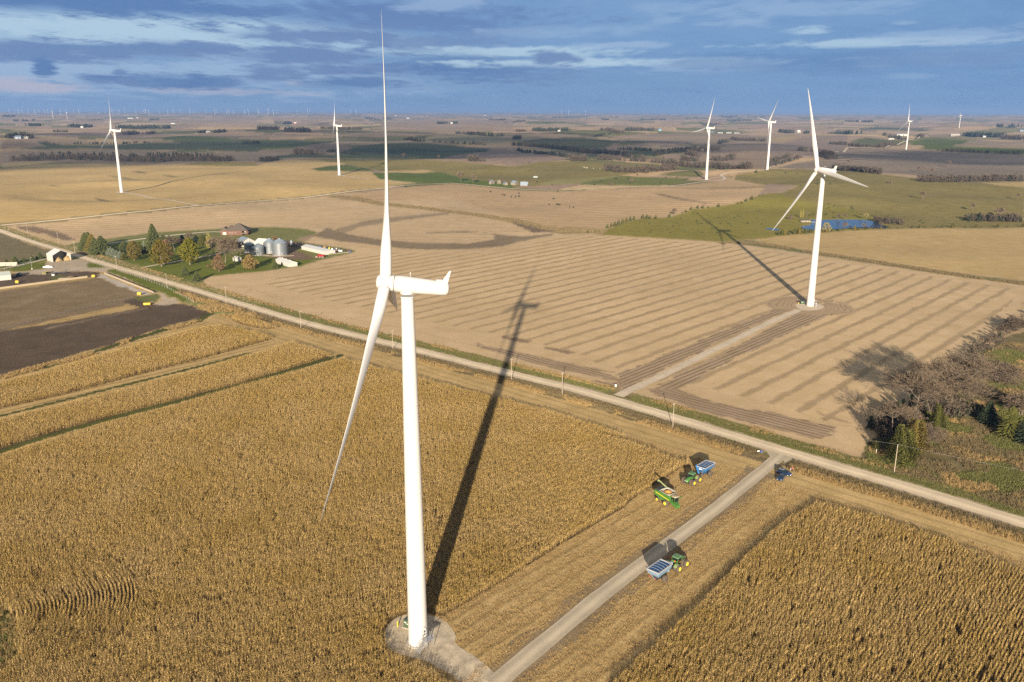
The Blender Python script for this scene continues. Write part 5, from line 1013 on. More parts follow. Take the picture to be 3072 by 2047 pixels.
# --- cars
M_NAVY = mat('car_navy', (.008, .028, .075), .18, var=.02, coat=.6); M_SIL = mat('silver_trim', (.5, .5, .5), .3, .5); M_TYR = mat('car_tyre', (.02, .02, .02), .8)
def make_car(label, loc, rz, paint, L=4.8, Wd=1.9, H=1.7, cat='car', grp=None, glare=None, sc=1.):
    t = thing('parked_car', label, cat, loc, rz, grp); h = Wd/2; f, b = L/2, -L/2
    def s(x, hw, z0, z1): return [(x, -hw, z0+.12), (x, -hw*.94, z0), (x, hw*.94, z0), (x, hw, z0+.12), (x, hw, z1-.2), (x, hw*.86, z1), (x, -hw*.86, z1), (x, -hw, z1-.2)]
    MB().loft([s(b, h*.86, .45, .95), s(b+.12, h*.96, .32, 1.08), s(b+1.2, h, .28, 1.1), s(.2, h, .28, 1.08), s(f-1.2, h, .28, 1.02), s(f-.35, h*.94, .3, .88), s(f, h*.8, .4, .72)]).part('body', paint, t)
    def g(x, hw, z): return [(x, -hw, z), (x, hw, z)]
    MB().add([(b+.25, -h*.86, 1.05), (b+.25, h*.86, 1.05), (f-1.35, h*.86, 1.0), (f-1.35, -h*.86, 1.0), (b+.75, -h*.66, H-.08), (b+.75, h*.66, H-.08), (f-2.2, h*.66, H-.06), (f-2.2, -h*.66, H-.06)], [(0, 1, 5, 4), (1, 2, 6, 5), (2, 3, 7, 6), (3, 0, 4, 7), (4, 5, 6, 7)]).part('windows', M_GLS, t)
    MB().loft([rrect(b+.72, f-2.15, h*.68, H-.09, .1), rrect(b+.85, f-2.3, h*.62, H, .1)], smooth=False).part('roof', paint, t)
    for y in (-1, 1):
        for x in (b+.95, f-.9):
            w = MB().cyl((x, y*(h-.22), .34), (x, y*(h+.01), .34), .34, n=16).part('wheel', M_TYR, t); MB().cyl((x, y*(h+.005), .34), (x, y*(h+.02), .34), .2, n=12).part('rim', M_SIL, w)
        MB().box((f-.12, y*h*.62, .72), (.2, .34, .14)).part('headlight', M_LAB, t); MB().box((b+.05, y*h*.7, .92), (.1, .26, .22)).part('taillight', M_RED, t)
        MB().box((f-1.75, y*(h+.1), 1.08), (.12, .2, .14)).part('mirror', paint, t)
    MB().box((f-.03, 0, .5), (.06, .9, .2)).part('grille', M_DK, t)
    if glare: MB().box((b+1.5, -h*.0, H+.03), (1.5, 1.05, .05)).box((b+1.5, 0, H+.07), (.9, .5, .04), mi=1).part('sunroof_glare', [M_SIL, M_GLS], t)  # silver panel paints sun glare on the sunroof glass
    return t
a = W('C3', 935, 1050); b = W('C3', 575, 955); hh = math.atan2(a.y-b.y, a.x-b.x); m = (a+b)/2; make_car('navy blue car parked across the stubble with sunroof glare painted silver', (m.x, m.y+.7, 0), hh, M_NAVY, glare=1, grp='navy cars by the field entrance')
a = W('C3', 640, 1215); b = W('C3', 770, 1030); hh = math.atan2(a.y-b.y, a.x-b.x); m = (a+b)/2; make_car('navy blue car with its nose toward the camera, touching shadows with the other car', (m.x-.7, m.y+.2, 0), hh, M_NAVY, L=4.7, H=1.5, grp='navy cars by the field entrance')
# --- two people beside the cars
M_SKIN = mat('skin', (.45, .26, .17), .6); M_JK = mat('red_jacket', (.42, .07, .04), .8); M_GT = mat('grey_shirt', (.16, .15, .15), .8); M_JN = mat('dark_trousers', (.03, .03, .035), .8); M_LP = mat('pale_trousers', (.36, .36, .36), .8); M_HAIR = mat('brown_hair', (.05, .03, .02), .8)
def skinned(name, chains, m, parent, sub=1):
    """chains of (point, radius); the first chain roots the others by shared points"""
    vs, es, rs, idx = [], [], [], {}
    for ch in chains:
        prev = None
        for p, r in ch:
            k = tuple(round(c, 4) for c in p)
            if k not in idx: idx[k] = len(vs); vs.append(p); rs.append(r)
            i = idx[k]
            if prev is not None and prev != i: es.append((prev, i))
            prev = i
    me = bpy.data.meshes.new(name); me.from_pydata(vs, es, []); me.materials.append(m); o = bpy.data.objects.new(name, me); COL.objects.link(o); o.parent = parent
    md = o.modifiers.new('skin', 'SKIN'); md.use_smooth_shade = True
    for i, r in enumerate(rs): me.skin_vertices[0].data[i].radius = (r, r)
    me.skin_vertices[0].data[0].use_root = True; o.modifiers.new('sub', 'SUBSURF').levels = sub; o.modifiers['sub'].render_levels = sub; return o
def person(label, loc, rz, top, legs, bend):
    t = thing('person', label, 'person', loc, rz); ch = []; hip = (0, 0, .95); chest = (bend*.25, 0, 1.32); nk = (bend*.36, 0, 1.50); hd_ = (bend*.42, 0, 1.62)
    body = [[(hip, .13), ((bend*.12, 0, 1.12), .12), (chest, .15), (nk, .055), (hd_, .085), ((bend*.42+.01, 0, 1.70), .09)]]
    legc, armc = [], []
    for s in (-1, 1):
        body.append([(hip, .13), ((0, .10*s, .88), .085), ((.04+.03*s, .11*s, .48), .058), ((-.02, .12*s, .1), .042), ((.05, .12*s, .04), .042), ((.17, .13*s, .03), .034)])
        legc.append([(hip, .145), ((0, .10*s, .88), .1), ((.04+.03*s, .11*s, .48), .075), ((-.02, .12*s, .12), .062)])
        sh = (bend*.28, .19*s, 1.42); el = (bend*.28+.06, .25*s, 1.14); wr = (bend*.28+.25, .2*s, .98)
        body.append([(chest, .15), (sh, .06), (el, .042), (wr, .028), ((wr[0]+.06, wr[1], wr[2]-.03), .032)])
        armc.append([(chest, .16), (sh, .075), (el, .058), ((wr[0]-.03, wr[1], wr[2]+.02), .045)])
        hc = (wr[0]+.06, wr[1], wr[2]-.03)
        for k in range(4): body.append([(hc, .032), ((hc[0]+.05, hc[1]-.03+.02*k, hc[2]-.02), .009), ((hc[0]+.08+.006*(k % 3), hc[1]-.032+.021*k, hc[2]-.055), .008)])
        body.append([(hc, .032), ((hc[0]+.02, hc[1]-.04*s, hc[2]+.0), .010), ((hc[0]+.05, hc[1]-.055*s, hc[2]-.015), .009)])
    b = skinned('body', body, M_SKIN, t, 1)
    skinned('trousers', legc, legs, t, 1); skinned('jacket', [[((0, 0, .93), .14), ((bend*.12, 0, 1.12), .14), (chest, .165), ((nk[0], 0, 1.46), .08)]]+armc, top, t, 1)
    MB().loft([[(hd_[0]-.02+r*math.cos(6.283*i/12), r*math.sin(6.283*i/12), z) for i in range(12)] for r, z in ((.085, 1.60), (.105, 1.68), (.1, 1.75), (.06, 1.80))]).part('hair', M_HAIR, t)
    m = MB()
    for s in (-1, 1): m.box((hd_[0]+.095, .032*s, 1.665), (.012, .018, .012))
    m.box((hd_[0]+.093, 0, 1.60), (.012, .045, .010), mi=1).part('face', [M_DK, M_RED], t); MB().add([(hd_[0]+.085, -.015, 1.62), (hd_[0]+.085, .015, 1.62), (hd_[0]+.118, 0, 1.625), (hd_[0]+.09, 0, 1.67)], [(0, 1, 2), (0, 2, 3), (1, 3, 2)]).part('nose', M_SKIN, t)
    for s in (-1, 1): MB().box((.06, .125*s, .05), (.26, .09, .09), taper=.8).part('shoe', M_DK, t)
    return t
p = W('C3', 975, 895); person('person in a red jacket and dark trousers standing behind the navy car', (p.x, p.y, 0), R(200), M_JK, M_JN, .2)
p = W('C3', 905, 880); person('person in a grey top and pale trousers next to the one in red', (p.x, p.y, 0), R(-20), M_GT, M_LP, .5)
# litter by the junction
p = W('X2', 1630, 780); r = thing('blue_bin', 'small blue plastic tub in the ditch weeds by the track junction', 'tub', base(p)); MB().lathe([(.32, 0), (.42, .75), (.46, .78), (.40, .76), (.3, .1)], 16).part('shell', mat('tub_blue', (.12, .22, .6), .5), r); MB().lathe([(.45, .70), (.49, .72), (.45, .75)], 16).part('lip', mat('tub_blue', (.12, .22, .6)), r)
p = W('X2', 1370, 740); r = thing('white_sign', 'small white sign lying in the ditch weeds beside the blue tub', 'sign', base(p)); MB().box((0, 0, .62), (.75, .05, .42)).part('panel', M_LAB, r); MB().box((-.3, 0, .25), (.05, .05, .5)).part('stake', M_WOOD, r); MB().box((.3, 0, .25), (.05, .05, .5)).part('stake', M_WOOD, r)
p = W('M2', 137, 938); r = thing('marker_box', 'little white utility box on the verge at the turbine track junction', 'utility box', base(p)); MB().box((0, 0, .45), (.7, .5, .8), taper=.9).part('housing', M_LAB, r); MB().box((0, 0, .88), (.8, .6, .06)).part('lid', M_LAB, r)
p = W('X5', 550, 1215); r = thing('marker_post', 'slim white marker post in front of the dark cedar shade', 'marker post', base(p)); MB().cyl((0, 0, 0), (0, 0, 1.5), .07, n=8).part('post', M_LAB, r); MB().cyl((0, 0, 1.5), (0, 0, 1.58), .085, n=8).part('cap', M_LAB, r)
# ================================================================ BUILDINGS
M_WWL = mat('white_siding', (.40, .39, .355), .6, var=.06, scale=.6); M_WRF = mat('white_metal_roof', (.52, .52, .50), .35, var=.05, scale=.4); M_GRF = mat('grey_metal_roof', (.20, .25, .30), .45, .2, .15, .6); M_BRK = mat('red_brick', (.125, .062, .042), .85, var=.25, scale=3.5); M_SHG = mat('brown_shingle', (.085, .068, .054), .9, var=.2, scale=2.5)
M_TRM = mat('cream_trim', (.5, .45, .36), .7); M_DOOR = mat('dark_opening', (.02, .018, .016), .8); M_BIN = mat('bin_steel', (.17, .19, .205), .45, .35, .12, .5); M_BINR = mat('bin_roof_steel', (.23, .28, .32), .45, .35, .1, .5)
M_TEAL = mat('teal_roof', (.10, .22, .27), .5); M_RBN = mat('barn_red', (.25, .035, .03), .7); M_BLUR = mat('blue_roof', (.10, .22, .38), .5); M_CRM = mat('cream_wall', (.20, .17, .13), .7)
M_WIN = mat('window_glass', (.02, .03, .04), .1, var=0)
def rect3(A, B, C):
    """ground rectangle: A-B along the length, C on the far side of B"""
    A, B, C = Vector((A.x, A.y)), Vector((B.x, B.y)), Vector((C.x, C.y)); u = (B-A); L = u.length; u = u/L; n = Vector((-u.y, u.x)); w = (C-B).dot(n)
    return A, B, u, n, L, w
def gable(name, label, cat, cx, cy, z, rz, L, Wd, h, rise, wall, roof, door=None, windows=0, oh=.5, group=None, open_end=False, vents=0, ridge_off=0., end_door=False):
    t = thing(name, label, cat, (cx, cy, z), rz, group); l, w = L/2, Wd/2
    mb = MB(); th = .25
    if not open_end:
        mb.prism([(-w, -1.), (w, -1.), (w, h), (0, h+rise), (-w, h)], -l, l, M=Matrix.Rotation(-math.pi/2, 4, 'Z'))
    else:   # walls with depth, open at the +x end
        mb.box((0, -w+.1, h/2-.3), (L, .2, h+.6)).box((0, w-.1, h/2-.3), (L, .2, h+.6)).prism([(-w+.2, -1.), (w-.2, -1.), (w-.2, h), (0, h+rise), (-w+.2, h)], -l, -l+.2, M=Matrix.Rotation(-math.pi/2, 4, 'Z'))
    mb.part('walls', wall, t)
    s = rise/w; e = oh; mb = MB()
    for sg in (-1, 1):
        y1 = sg*(w+e); z1 = h-s*e; vs = []
        for x in (-l-e, l+e): vs += [(x, 0, h+rise+.05), (x, y1, z1+.05), (x, y1, z1+.2), (x, 0, h+rise+.22)]
        mb.add(vs, [(0, 1, 5, 4), (1, 2, 6, 5), (2, 3, 7, 6), (0, 3, 2, 1), (4, 5, 6, 7), (3, 0, 4, 7)])
    rf = mb.part('roof', roof, t)
    for k in range(vents):
        MB().box((-l+L*(k+.7)/(vents+.4), 0, h+rise+.35), (.8, .6, .35)).part('roof_vent', roof, rf)
    if door:
        for (dx, dw, dh) in door: MB().box((dx, -w-.03, dh/2), (dw, .08, dh)).part('door', M_DOOR, t)
    if end_door: MB().box((l+.03, 0, h*.4), (.08, Wd*.4, h*.8)).part('end_door', M_DOOR, t)
    for k in range(windows):
        x = -l+L*(k+.6)/(windows+.2); f = MB().box((x, -w-.02, h*.55), (1.1, .06, 1.1)).part('window', M_TRM, t); MB().box((x, -w-.06, h*.55), (.85, .06, .85)).part('pane', M_WIN, f)
    return t
def gable3(name, label, cat, c, A, B, C, h, rise, wall, roof, **kw):
    a, b, u, n, L, w = rect3(W(c, *A), W(c, *B), W(c, *C)); ctr = a+u*L/2+n*w/2; kw.setdefault('oh', .3)
    return gable(name, label, cat, ctr.x, ctr.y, float(terr(ctr.x, ctr.y)), math.atan2(u.y, u.x), L, abs(w), h, rise, wall, roof, **kw)
# farmstead sheds
gable3('long_shed', 'long low white shed with flat pale roof and junk stacked at its right end', 'shed', 'W6', (1515, 492), (1890, 580), (2000, 545), 2.6, 1.1, M_WWL, M_WRF)
gable3('white_shed', 'small white shed with roof vents on the farm lawn, right of the round tree', 'shed', 'W6', (1105, 712), (1315, 778), (1455, 762), 2.7, 1.3, M_WWL, M_WRF, vents=3, end_door=False, windows=1)
gable3('machine_barn', 'grey roofed white barn behind the grain bins', 'barn', 'W6', (470, 440), (560, 462), (905, 470), 4.2, 3.2, M_WWL, M_GRF, oh=.5, end_door=True)
gable3('lean_to_barn', 'white roofed barn section tucked behind the middle grain bins', 'barn', 'W6', (760, 470), (900, 480), (960, 440), 4.4, 2.8, M_WWL, M_WRF, oh=.4)
gable3('white_hut', 'tiny white hut under the big bare trees of the farm lawn', 'hut', 'W6', (415, 680), (485, 690), (515, 672), 2.1, 1.3, M_WWL, M_WWL)
def grain_bin(label, p, dia, eave, rise, group='grain bins'):
    r = thing('grain_bin', label, 'grain bin', base(p), random.uniform(0, 1), group); a = dia/2; n = 40; mb = MB(); prof = [(a, -.3)]; z = 0
    while z < eave-.01: prof += [(a, z), (a+.045, min(z+.4, eave))]; z += .8
    prof.append((a, eave)); mb.lathe(prof, n).part('wall', M_BIN, r)
    rings = []
    for k, (rr, zz) in enumerate(((a+.25, eave-.08), (a*.55, eave+rise*.5), (.9, eave+rise-.25), (.85, eave+rise+.12), (.1, eave+rise+.25))):
        rings.append([(rr*math.cos(6.2832*i/n)*(1 if (i % 2 or k > 1) else 1.0), rr*math.sin(6.2832*i/n), zz+(.10 if i % 2 and k < 3 else 0)) for i in range(n)])
    rf = MB().loft(rings, smooth=False).part('roof', M_BINR, r)
    m = MB()
    for k in range(6): aa = k*1.047+.3; m.cyl((a*.6*math.cos(aa), a*.6*math.sin(aa), eave+rise*.42), (a*.6*math.cos(aa), a*.6*math.sin(aa), eave+rise*.42+.7), .22, n=8)
    m.part('roof_vent', M_BINR, rf)
    aa = -1.9; m = MB()
    for s in (-.2, .2): m.cyl((a*math.cos(aa+s/a)+.08*math.cos(aa), a*math.sin(aa+s/a)+.08*math.sin(aa), 0), (a*math.cos(aa+s/a)+.08*math.cos(aa), a*math.sin(aa+s/a)+.08*math.sin(aa), eave), .04, n=5)
    for k in range(int(eave/.5)): m.cyl((a*math.cos(aa-.2/a)+.08*math.cos(aa), a*math.sin(aa-.2/a)+.08*math.sin(aa), .4+k*.5), (a*math.cos(aa+.2/a)+.08*math.cos(aa), a*math.sin(aa+.2/a)+.08*math.sin(aa), .4+k*.5), .03, n=4)
    m.part('ladder', M_STEEL, r); MB().box((a*math.cos(-1.4)+.02, a*math.sin(-1.4), 1.4), (.9, .12, 1.6), rz=.15).part('door', M_STEEL, r)
    MB().lathe([(a+.35, -.3), (a+.35, .12), (a-.1, .14)], n).part('footing', M_CON, r); return r
def up(p, dy): return Vector((p.x, p.y+dy))
def bin_at(label, x, yb, dia, eave, rise):
    p = W('W6', x, yb); grain_bin(label, Vector((p.x, p.y+dia*.5, 0)), dia, eave, rise)
bin_at('leftmost grain bin, darker steel, half hidden by the bare trees', 657, 552, 8.2, 6.4, 2.3)
bin_at('grain bin second from the left, front low one with pale conical roof', 795, 597, 9.3, 6.4, 2.6)
bin_at('grain bin third from the left, tall one behind the others', 990, 565, 9.0, 9.0, 2.8)
bin_at('largest tall grain bin at the right end of the row', 1145, 596, 11.6, 9.8, 3.3)
p = W('W6', 1357, 455); r = thing('hopper_bin', 'small hopper bin on legs right of the large grain bins', 'feed bin', base(p)); MB().lathe([(.4, 1.6), (1.35, 2.9), (1.35, 5.4), (.5, 6.3), (.1, 6.4)], 24).part('tank', M_BIN, r)
for k in range(4): a = .78+k*1.571; MB().cyl((1.25*math.cos(a), 1.25*math.sin(a), -.2), (1.25*math.cos(a), 1.25*math.sin(a), 3.0), .07, n=6).part('leg', M_STEEL, r)
# hoop barn full of hay, and left farm
hb = gable3('hay_barn', 'white fabric hay barn with an open front and torn side', 'barn', 'F5', (1100, 300), (1240, 348), (1655, 292), 5.0, 3.4, M_WWL, M_WRF, open_end=True, oh=.15)
for (x, y, s, lab) in ((1350, 325, 3.4, 'heap of tan hay filling the left half of the open barn'), (1570, 300, 2.9, 'heap of tan hay at the right post of the open barn')):
    p = W('F5', x, y); mb = MB(); rg = []
    for k in range(8):
        t_ = k/7; rg.append([(s*(1-t_**1.6)*math.cos(6.283*i/20)*(1+.15*math.sin(i*2.3+k)), s*1.0*(1-t_**1.6)*math.sin(6.283*i/20)*(1+.12*math.cos(i*1.7)), 3.1*t_*(1+.08*math.sin(i*2))) for i in range(20)])
    mb.loft(rg); o = mb.part('hay_heap', mat('hay', (.30, .215, .10), .95, var=.35, scale=2.2, bump=.5)); o.location = (p.x-1, p.y+2.2, 0); tag(o, lab, 'hay')
gable3('cattle_shed', 'low white roofed shed cut by the left edge above the dark pen', 'shed', 'F5', (-260, 815), (262, 762), (215, 690), 3.2, 1.6, M_WWL, mat('pale_green_roof', (.42, .47, .44), .5), oh=.2)
p = W('F5', 120, 440); r = thing('silage_wall', 'grey concrete panel wall at the far left by the spruce row', 'wall', base(p), R(6)); MB().box((0, 0, 1.3), (17, .4, 2.8)).part('panel', M_CON, r)
for k in range(5): MB().box((-8+4*k, -.35, .8), (.35, .5, 1.8)).part('buttress', M_CON, r)
a, b = W('F5', -300, 1030), W('F5', 2050, 706); d = b-a; r = thing('concrete_wall', 'long low cream concrete wall between the two cattle lots', 'wall', ((a.x+b.x)/2, (a.y+b.y)/2, 0), math.atan2(d.y, d.x)); MB().box((0, 0, .55), (d.length, .45, 1.3)).part('wall_panel', mat('cream_concrete', (.34, .28, .18), .8, var=.12, scale=.5), r); MB().box((0, 0, 1.24), (d.length, .6, .12)).part('coping', mat('cream_concrete', (.34, .28, .18)), r)
def tank(label, c, x, y, L, rz, rad=.95):
    r = thing('water_tank', label, 'water tank', base(W(c, x, y)), rz, 'yellow water tanks in the cattle lots'); MB().loft([[(s, rr*math.cos(6.283*i/16), rad+rr*math.sin(6.283*i/16)) for i in range(16)] for s, rr in ((-L/2-.15, rad*.5), (-L/2, rad*.9), (-L/2+.2, rad), (L/2-.2, rad), (L/2, rad*.9), (L/2+.15, rad*.5))]).part('tank', mat('tank_yellow', (.55, .36, .02), .5), r)
    for s in (-.3, .3): MB().box((s*L, 0, .15), (.2, rad*1.7, .4)).part('cradle', M_CON, r)
tank('short yellow water tank at the right end of the cream wall', 'F5', 2195, 700, 2.0, R(10)); tank('short yellow water tank in the dark pen near the left shed', 'F5', 402, 845, 1.9, R(10)); tank('short yellow water tank at the end of the grey concrete apron', 'X4', 1080, 718, 2.2, R(5)); tank('long yellow water tank on the black lot, nearest of the yellow tanks', 'X4', 1262, 952, 3.9, R(12), .75)
# feed bunk
a, b = W('X4', 250, 225), W('X4', 1400, 668); d = b-a; r = thing('feed_bunk', 'long feed bunk with a yellow rail beside the grey concrete apron', 'feed bunk', ((a.x+b.x)/2, (a.y+b.y)/2, 0), math.atan2(d.y, d.x)); L = d.length
MB().box((0, 1.3, .4), (L, .9, .6)).part('trough', mat('bunk_dark', (.05, .05, .055), .7), r); MB().box((0, .35, .3), (L, .25, .6)).part('curb', M_CON, r); MB().cyl((-L/2, 0, 1.15), (L/2, 0, 1.15), .14, n=8).part('rail', mat('rail_yellow', (.45, .33, .14), .5), r)
for k in range(12): MB().cyl((-L/2+L*(k+.5)/12, 0, 0), (-L/2+L*(k+.5)/12, 0, 1.1), .08, n=6).part('post', M_STEEL, r)
M_FEN = mat('fence_pale', (.30, .30, .28), .7); M_FDK = mat('fence_dark', (.10, .085, .065), .8)
def fence(label, c, pts, n, h=1.25, m=None, hw=.07):
    P = [W(c, *q) for q in pts]; S = [0]
    for a, b in zip(P[:-1], P[1:]): S.append(S[-1]+(Vector((b.x, b.y))-Vector((a.x, a.y))).length)
    def at(s):
        for k in range(len(P)-1):
            if s <= S[k+1] or k == len(P)-2: t_ = (s-S[k])/(S[k+1]-S[k]); q = P[k].lerp(P[k+1], t_); return Vector((q.x, q.y, float(terr(q.x, q.y))))
    o = at(0); r = thing('fence', label, 'fence', tuple(o)); Q = [at(S[-1]*k/(n-1))-o for k in range(n)]; m = m or M_FEN
    for q in Q: MB().box(q+Vector((0, 0, h/2)), (hw*2, hw*2, h+.2)).part('post', m, r)
    for z in (.35, .75, 1.15):
        mb = MB()
        for a, b in zip(Q[:-1], Q[1:]): mb.cyl(a+Vector((0, 0, z*h/1.25)), b+Vector((0, 0, z*h/1.25)), .025, n=4, caps=False)
        mb.part('rail', M_STEEL, r)
    return r
fence('white post fence crossing the long green verge beside the main road', 'X4', [(550, 120), (1000, 285), (1400, 430), (1740, 555), (2080, 740), (2353, 880)], 34, 1.3, None, .055); fence('short white post fence on the oval grass island', 'F3', [(360, 905), (520, 950), (680, 1000)], 9, 1.3)
fence('pale rail fence curving along the left farm lane', 'F5', [(100, 530), (400, 450), (560, 415), (730, 365)], 26, 1.2); fence('thin wire fence between the brown lot and the black lot', 'L5', [(0, 1110), (330, 1010), (700, 915), (1050, 835), (1215, 800)], 30, 1.3, M_FDK, .045)
# yard bits
def blob(name, label, cat, c, x, y, dims, m, seed=0, dz=0, group=None):
    random.seed(seed); mb = MB(); rg = []
    for k in range(6):
        t_ = k/5; f_ = math.cos(t_*1.45); rg.append([(dims[0]/2*f_*math.cos(6.283*i/14)*(1+.18*math.sin(i*2.1+seed)), dims[1]/2*f_*math.sin(6.283*i/14)*(1+.15*math.cos(i*1.3+seed)), dims[2]*math.sin(t_*1.5)*(1+.1*math.sin(i*3))) for i in range(14)])
    mb.loft(rg, smooth=False); o = mb.part(name, m); o.location = base(W(c, x, y)); return tag(o, label, cat, group)
blob('tarp_heap', 'white tarp crumpled on the gravel before the hay barn', 'tarp', 'F5', 1120, 468, (7, 3, 1.2), M_LAB, 3)
blob('hay_bale', 'olive hay bale in front, left of the pair by the lane', 'hay bale', 'F5', 1035, 632, (3.2, 2.4, 1.8), mat('old_hay', (.17, .15, .07), .9, var=.3, scale=3), 5); blob('hay_bale', 'olive hay bale behind, right of the pair by the lane', 'hay bale', 'F5', 1105, 605, (3, 2.4, 1.7), mat('old_hay', (.17, .15, .07)), 6)
for k, x in enumerate((1228, 1262)):
    r = thing('drum', ('left' if k == 0 else 'right')+' one of two small white drums on the weedy patch', 'drum', base(W('F5', x, 662))); MB().cyl((0, 0, 0), (0, 0, .95), .42, n=14).part('shell', M_LAB, r); MB().lathe([(.42, .9), (.46, .95), (.42, 1.0), (.1, 1.0)], 14).part('lid', M_LAB, r)
r = thing('log_pile', 'pile of grey brown logs beside the cream wall', 'log pile', base(W('F5', 1480, 745)), R(15)); random.seed(4)
for k in range(9): MB().cyl((-3+random.random(), -1.2+.3*k, .3+.12*(k % 3)), (2.5+random.random()*1.5, -1.0+.32*k, .3+.2*(k % 2)), .24, .2, 8).part('log', M_WOOD, r)
blob('brush_heap', 'dark brush heap right of the log pile', 'brush heap', 'F5', 1660, 715, (5, 3, 1.6), mat('brush_dark', (.08, .055, .035), .9, var=.4, scale=3), 8)
r = thing('loader_wagon', 'dark flatbed wagon with a boom on the weedy patch', 'wagon', base(W('F5', 1400, 615)), R(14)); MB().box((0, 0, .9), (10, 1.8, .2)).part('deck', M_DK, r); MB().cyl((3.5, 0, 1.0), (4.4, 0, 2.6), .15, n=6).cyl((4.4, 0, 2.6), (6.6, 0, 2.7), .12, n=6).part('boom', M_DK, r)
for x in (-3, 3):
    for y in (-.9, .9): MB().cyl((x, y-.15, .45), (x, y+.15, .45), .45, n=12).part('wheel', M_TYR, r)
r = thing('skid_machine', 'dark farm machine parked in the shade right of the cattle shed', 'farm machine', base(W('F5', 450, 680)), R(5)); MB().box((0, 0, 1.1), (3.6, 2.0, 1.4), taper=.85).part('body', M_DK, r); MB().box((.3, 0, 2.1), (1.3, 1.5, .8)).part('cab', M_GLS, r)
for x in (-1.1, 1.2):
    for y in (-1.0, 1.0): MB().cyl((x, y-.2, .55), (x, y+.2, .55), .55, n=12).part('wheel', M_TYR, r)
# red wagon train by the long shed
r = thing('grain_wagon', 'red grain wagon parked on the grass before the long shed', 'wagon', base(W('X3', 600, 655)), R(-14)); MB().loft([rrect(-2.3, 2.3, .8, 1.0, .1), rrect(-2.7, 2.7, 1.3, 2.3, .1)], smooth=False).part('box', mat('wagon_red', (.33, .02, .02), .45), r); MB().box((-3.6, 0, .8), (2.2, 1.6, .5)).part('platform', mat('wagon_red', (.33, .02, .02)), r)
for x in (-4.3, -3.3, -1.2, 1.2):
    for y in (-1.0, 1.0): MB().cyl((x, y-.15, .42), (x, y+.15, .42), .42, n=12).part('wheel', M_SIL, r)
# stacked junk at the end of the long shed
JK = [(520, 85, 'dark blue machine body behind the long white shed', (.04, .05, .14), 'box'), (755, 125, 'rusty tan pallet stack behind the long white shed', (.35, .2, .1), 'box'), (890, 150, 'dark grey scrap stack behind the long white shed', (.05, .05, .05), 'box'), (1020, 195, 'yellow tank peeking over the end of the long shed', (.7, .6, .05), 'cyl'), (1180, 230, 'white tote behind the end wall of the long shed', (.6, .58, .5), 'box'),
 (1190, 335, 'small white tote at the foot of the shed end wall', (.6, .6, .6), 'cyl'), (1270, 340, 'black barrel group beside the shed end wall', (.03, .03, .04), 'cyl'), (1300, 260, 'blue grey crate in the junk row', (.1, .1, .2), 'box'), (1420, 290, 'rusty brown scrap heap in the junk row', (.12, .05, .04), 'box'), (1410, 220, 'pale drum at the back of the junk row', (.5, .5, .5), 'cyl'), (1570, 320, 'left white tote of the pair at the end of the junk row', (.62, .62, .6), 'box'),
 (1690, 325, 'right white tote of the pair at the end of the junk row', (.62, .62, .6), 'box'), (1560, 215, 'black machine part at the back of the junk row', (.03, .03, .03), 'box'), (1850, 290, 'dark tyre stack near the end of the low curb', (.03, .03, .03), 'cyl'), (2040, 290, 'maroon drum near the end of the low curb', (.12, .04, .05), 'cyl'), (2110, 370, 'left blue drum at the very end of the curb', (.06, .08, .2), 'cyl'), (2170, 360, 'right blue drum at the very end of the curb', (.06, .08, .2), 'cyl')]
for k, (x, y, lab, col, kd) in enumerate(JK):
    r = thing('storage_tote' if kd == 'box' else 'drum', lab, 'tote' if kd == 'box' else 'drum', base(W('X3', x, y)), k*.4, 'junk row behind the long shed'); m = mat('junk_%d' % k, col, .6, var=.2, scale=3)
    if kd == 'box': MB().box((0, 0, .6), (1.5, 1.3, 1.2), taper=.95).part('body', m, r); MB().box((0, 0, 1.25), (1.55, 1.35, .12)).part('cover', m, r)
    else: MB().lathe([(.55, 0), (.6, .1), (.6, 1.3), (.5, 1.4), (.1, 1.42)], 14).part('shell', m, r); MB().lathe([(.2, 1.42), (.2, 1.5), (.02, 1.5)], 10).part('cap', M_DK, r)
a, b = W('X3', 820, 500), W('X3', 2080, 385); d = b-a; o = MB().box((0, 0, .3), (d.length, .5, .7)).box((0, .0, .66), (d.length+.1, .6, .06)).part('curb_wall', M_CRM); o.location = ((a.x+b.x)/2, (a.y+b.y)/2, 0); o.rotation_euler = (0, 0, math.atan2(d.y, d.x)); tag(o, 'low cream curb wall running from the shed end past the junk row', 'wall')
# brick house
p = W('L6', 345, 216); hz = R(4); r = thing('brick_house', 'brick ranch house with brown hip roof at the end of the pale drive', 'house', base(p), hz)
mb = MB(); mb.box((-3.5, 6.5, 2.0), (13, 12, 4.8)).box((5, 9, 2.0), (7, 7, 4.8)); mb.part('walls', M_BRK, r)
mb = MB(); mb.box((-13, 6.5, 1.8), (7, 7, 4.2)); w = mb.prism([(-3.5, 3.9), (3.5, 3.9), (0, 6.6)], 3.02, 9.98, M=Matrix.Translation((-13, 0, 0))).part('garage', M_BRK, r)
MB().box((-13, 2.97, 1.3), (3.0, .08, 2.4)).part('garage_door', M_TRM, w); f_ = MB().box((-13, 2.96, 4.4), (1.1, .08, 1.2)).part('window', M_TRM, w); MB().box((-13, 2.9, 4.4), (.8, .06, .9)).part('pane', M_WIN, f_)
def hip(x0, x1, y0, y1, z, top, ridge, m=.8):
    xm0, xm1 = (x0+x1)/2-ridge/2, (x0+x1)/2+ridge/2; ym = (y0+y1)/2; return [(x0-m, y0-m, z), (x1+m, y0-m, z), (x1+m, y1+m, z), (x0-m, y1+m, z), (xm0, ym, top), (xm1, ym, top), (x0-m, y0-m, z-.2), (x1+m, y0-m, z-.2), (x1+m, y1+m, z-.2), (x0-m, y1+m, z-.2)]
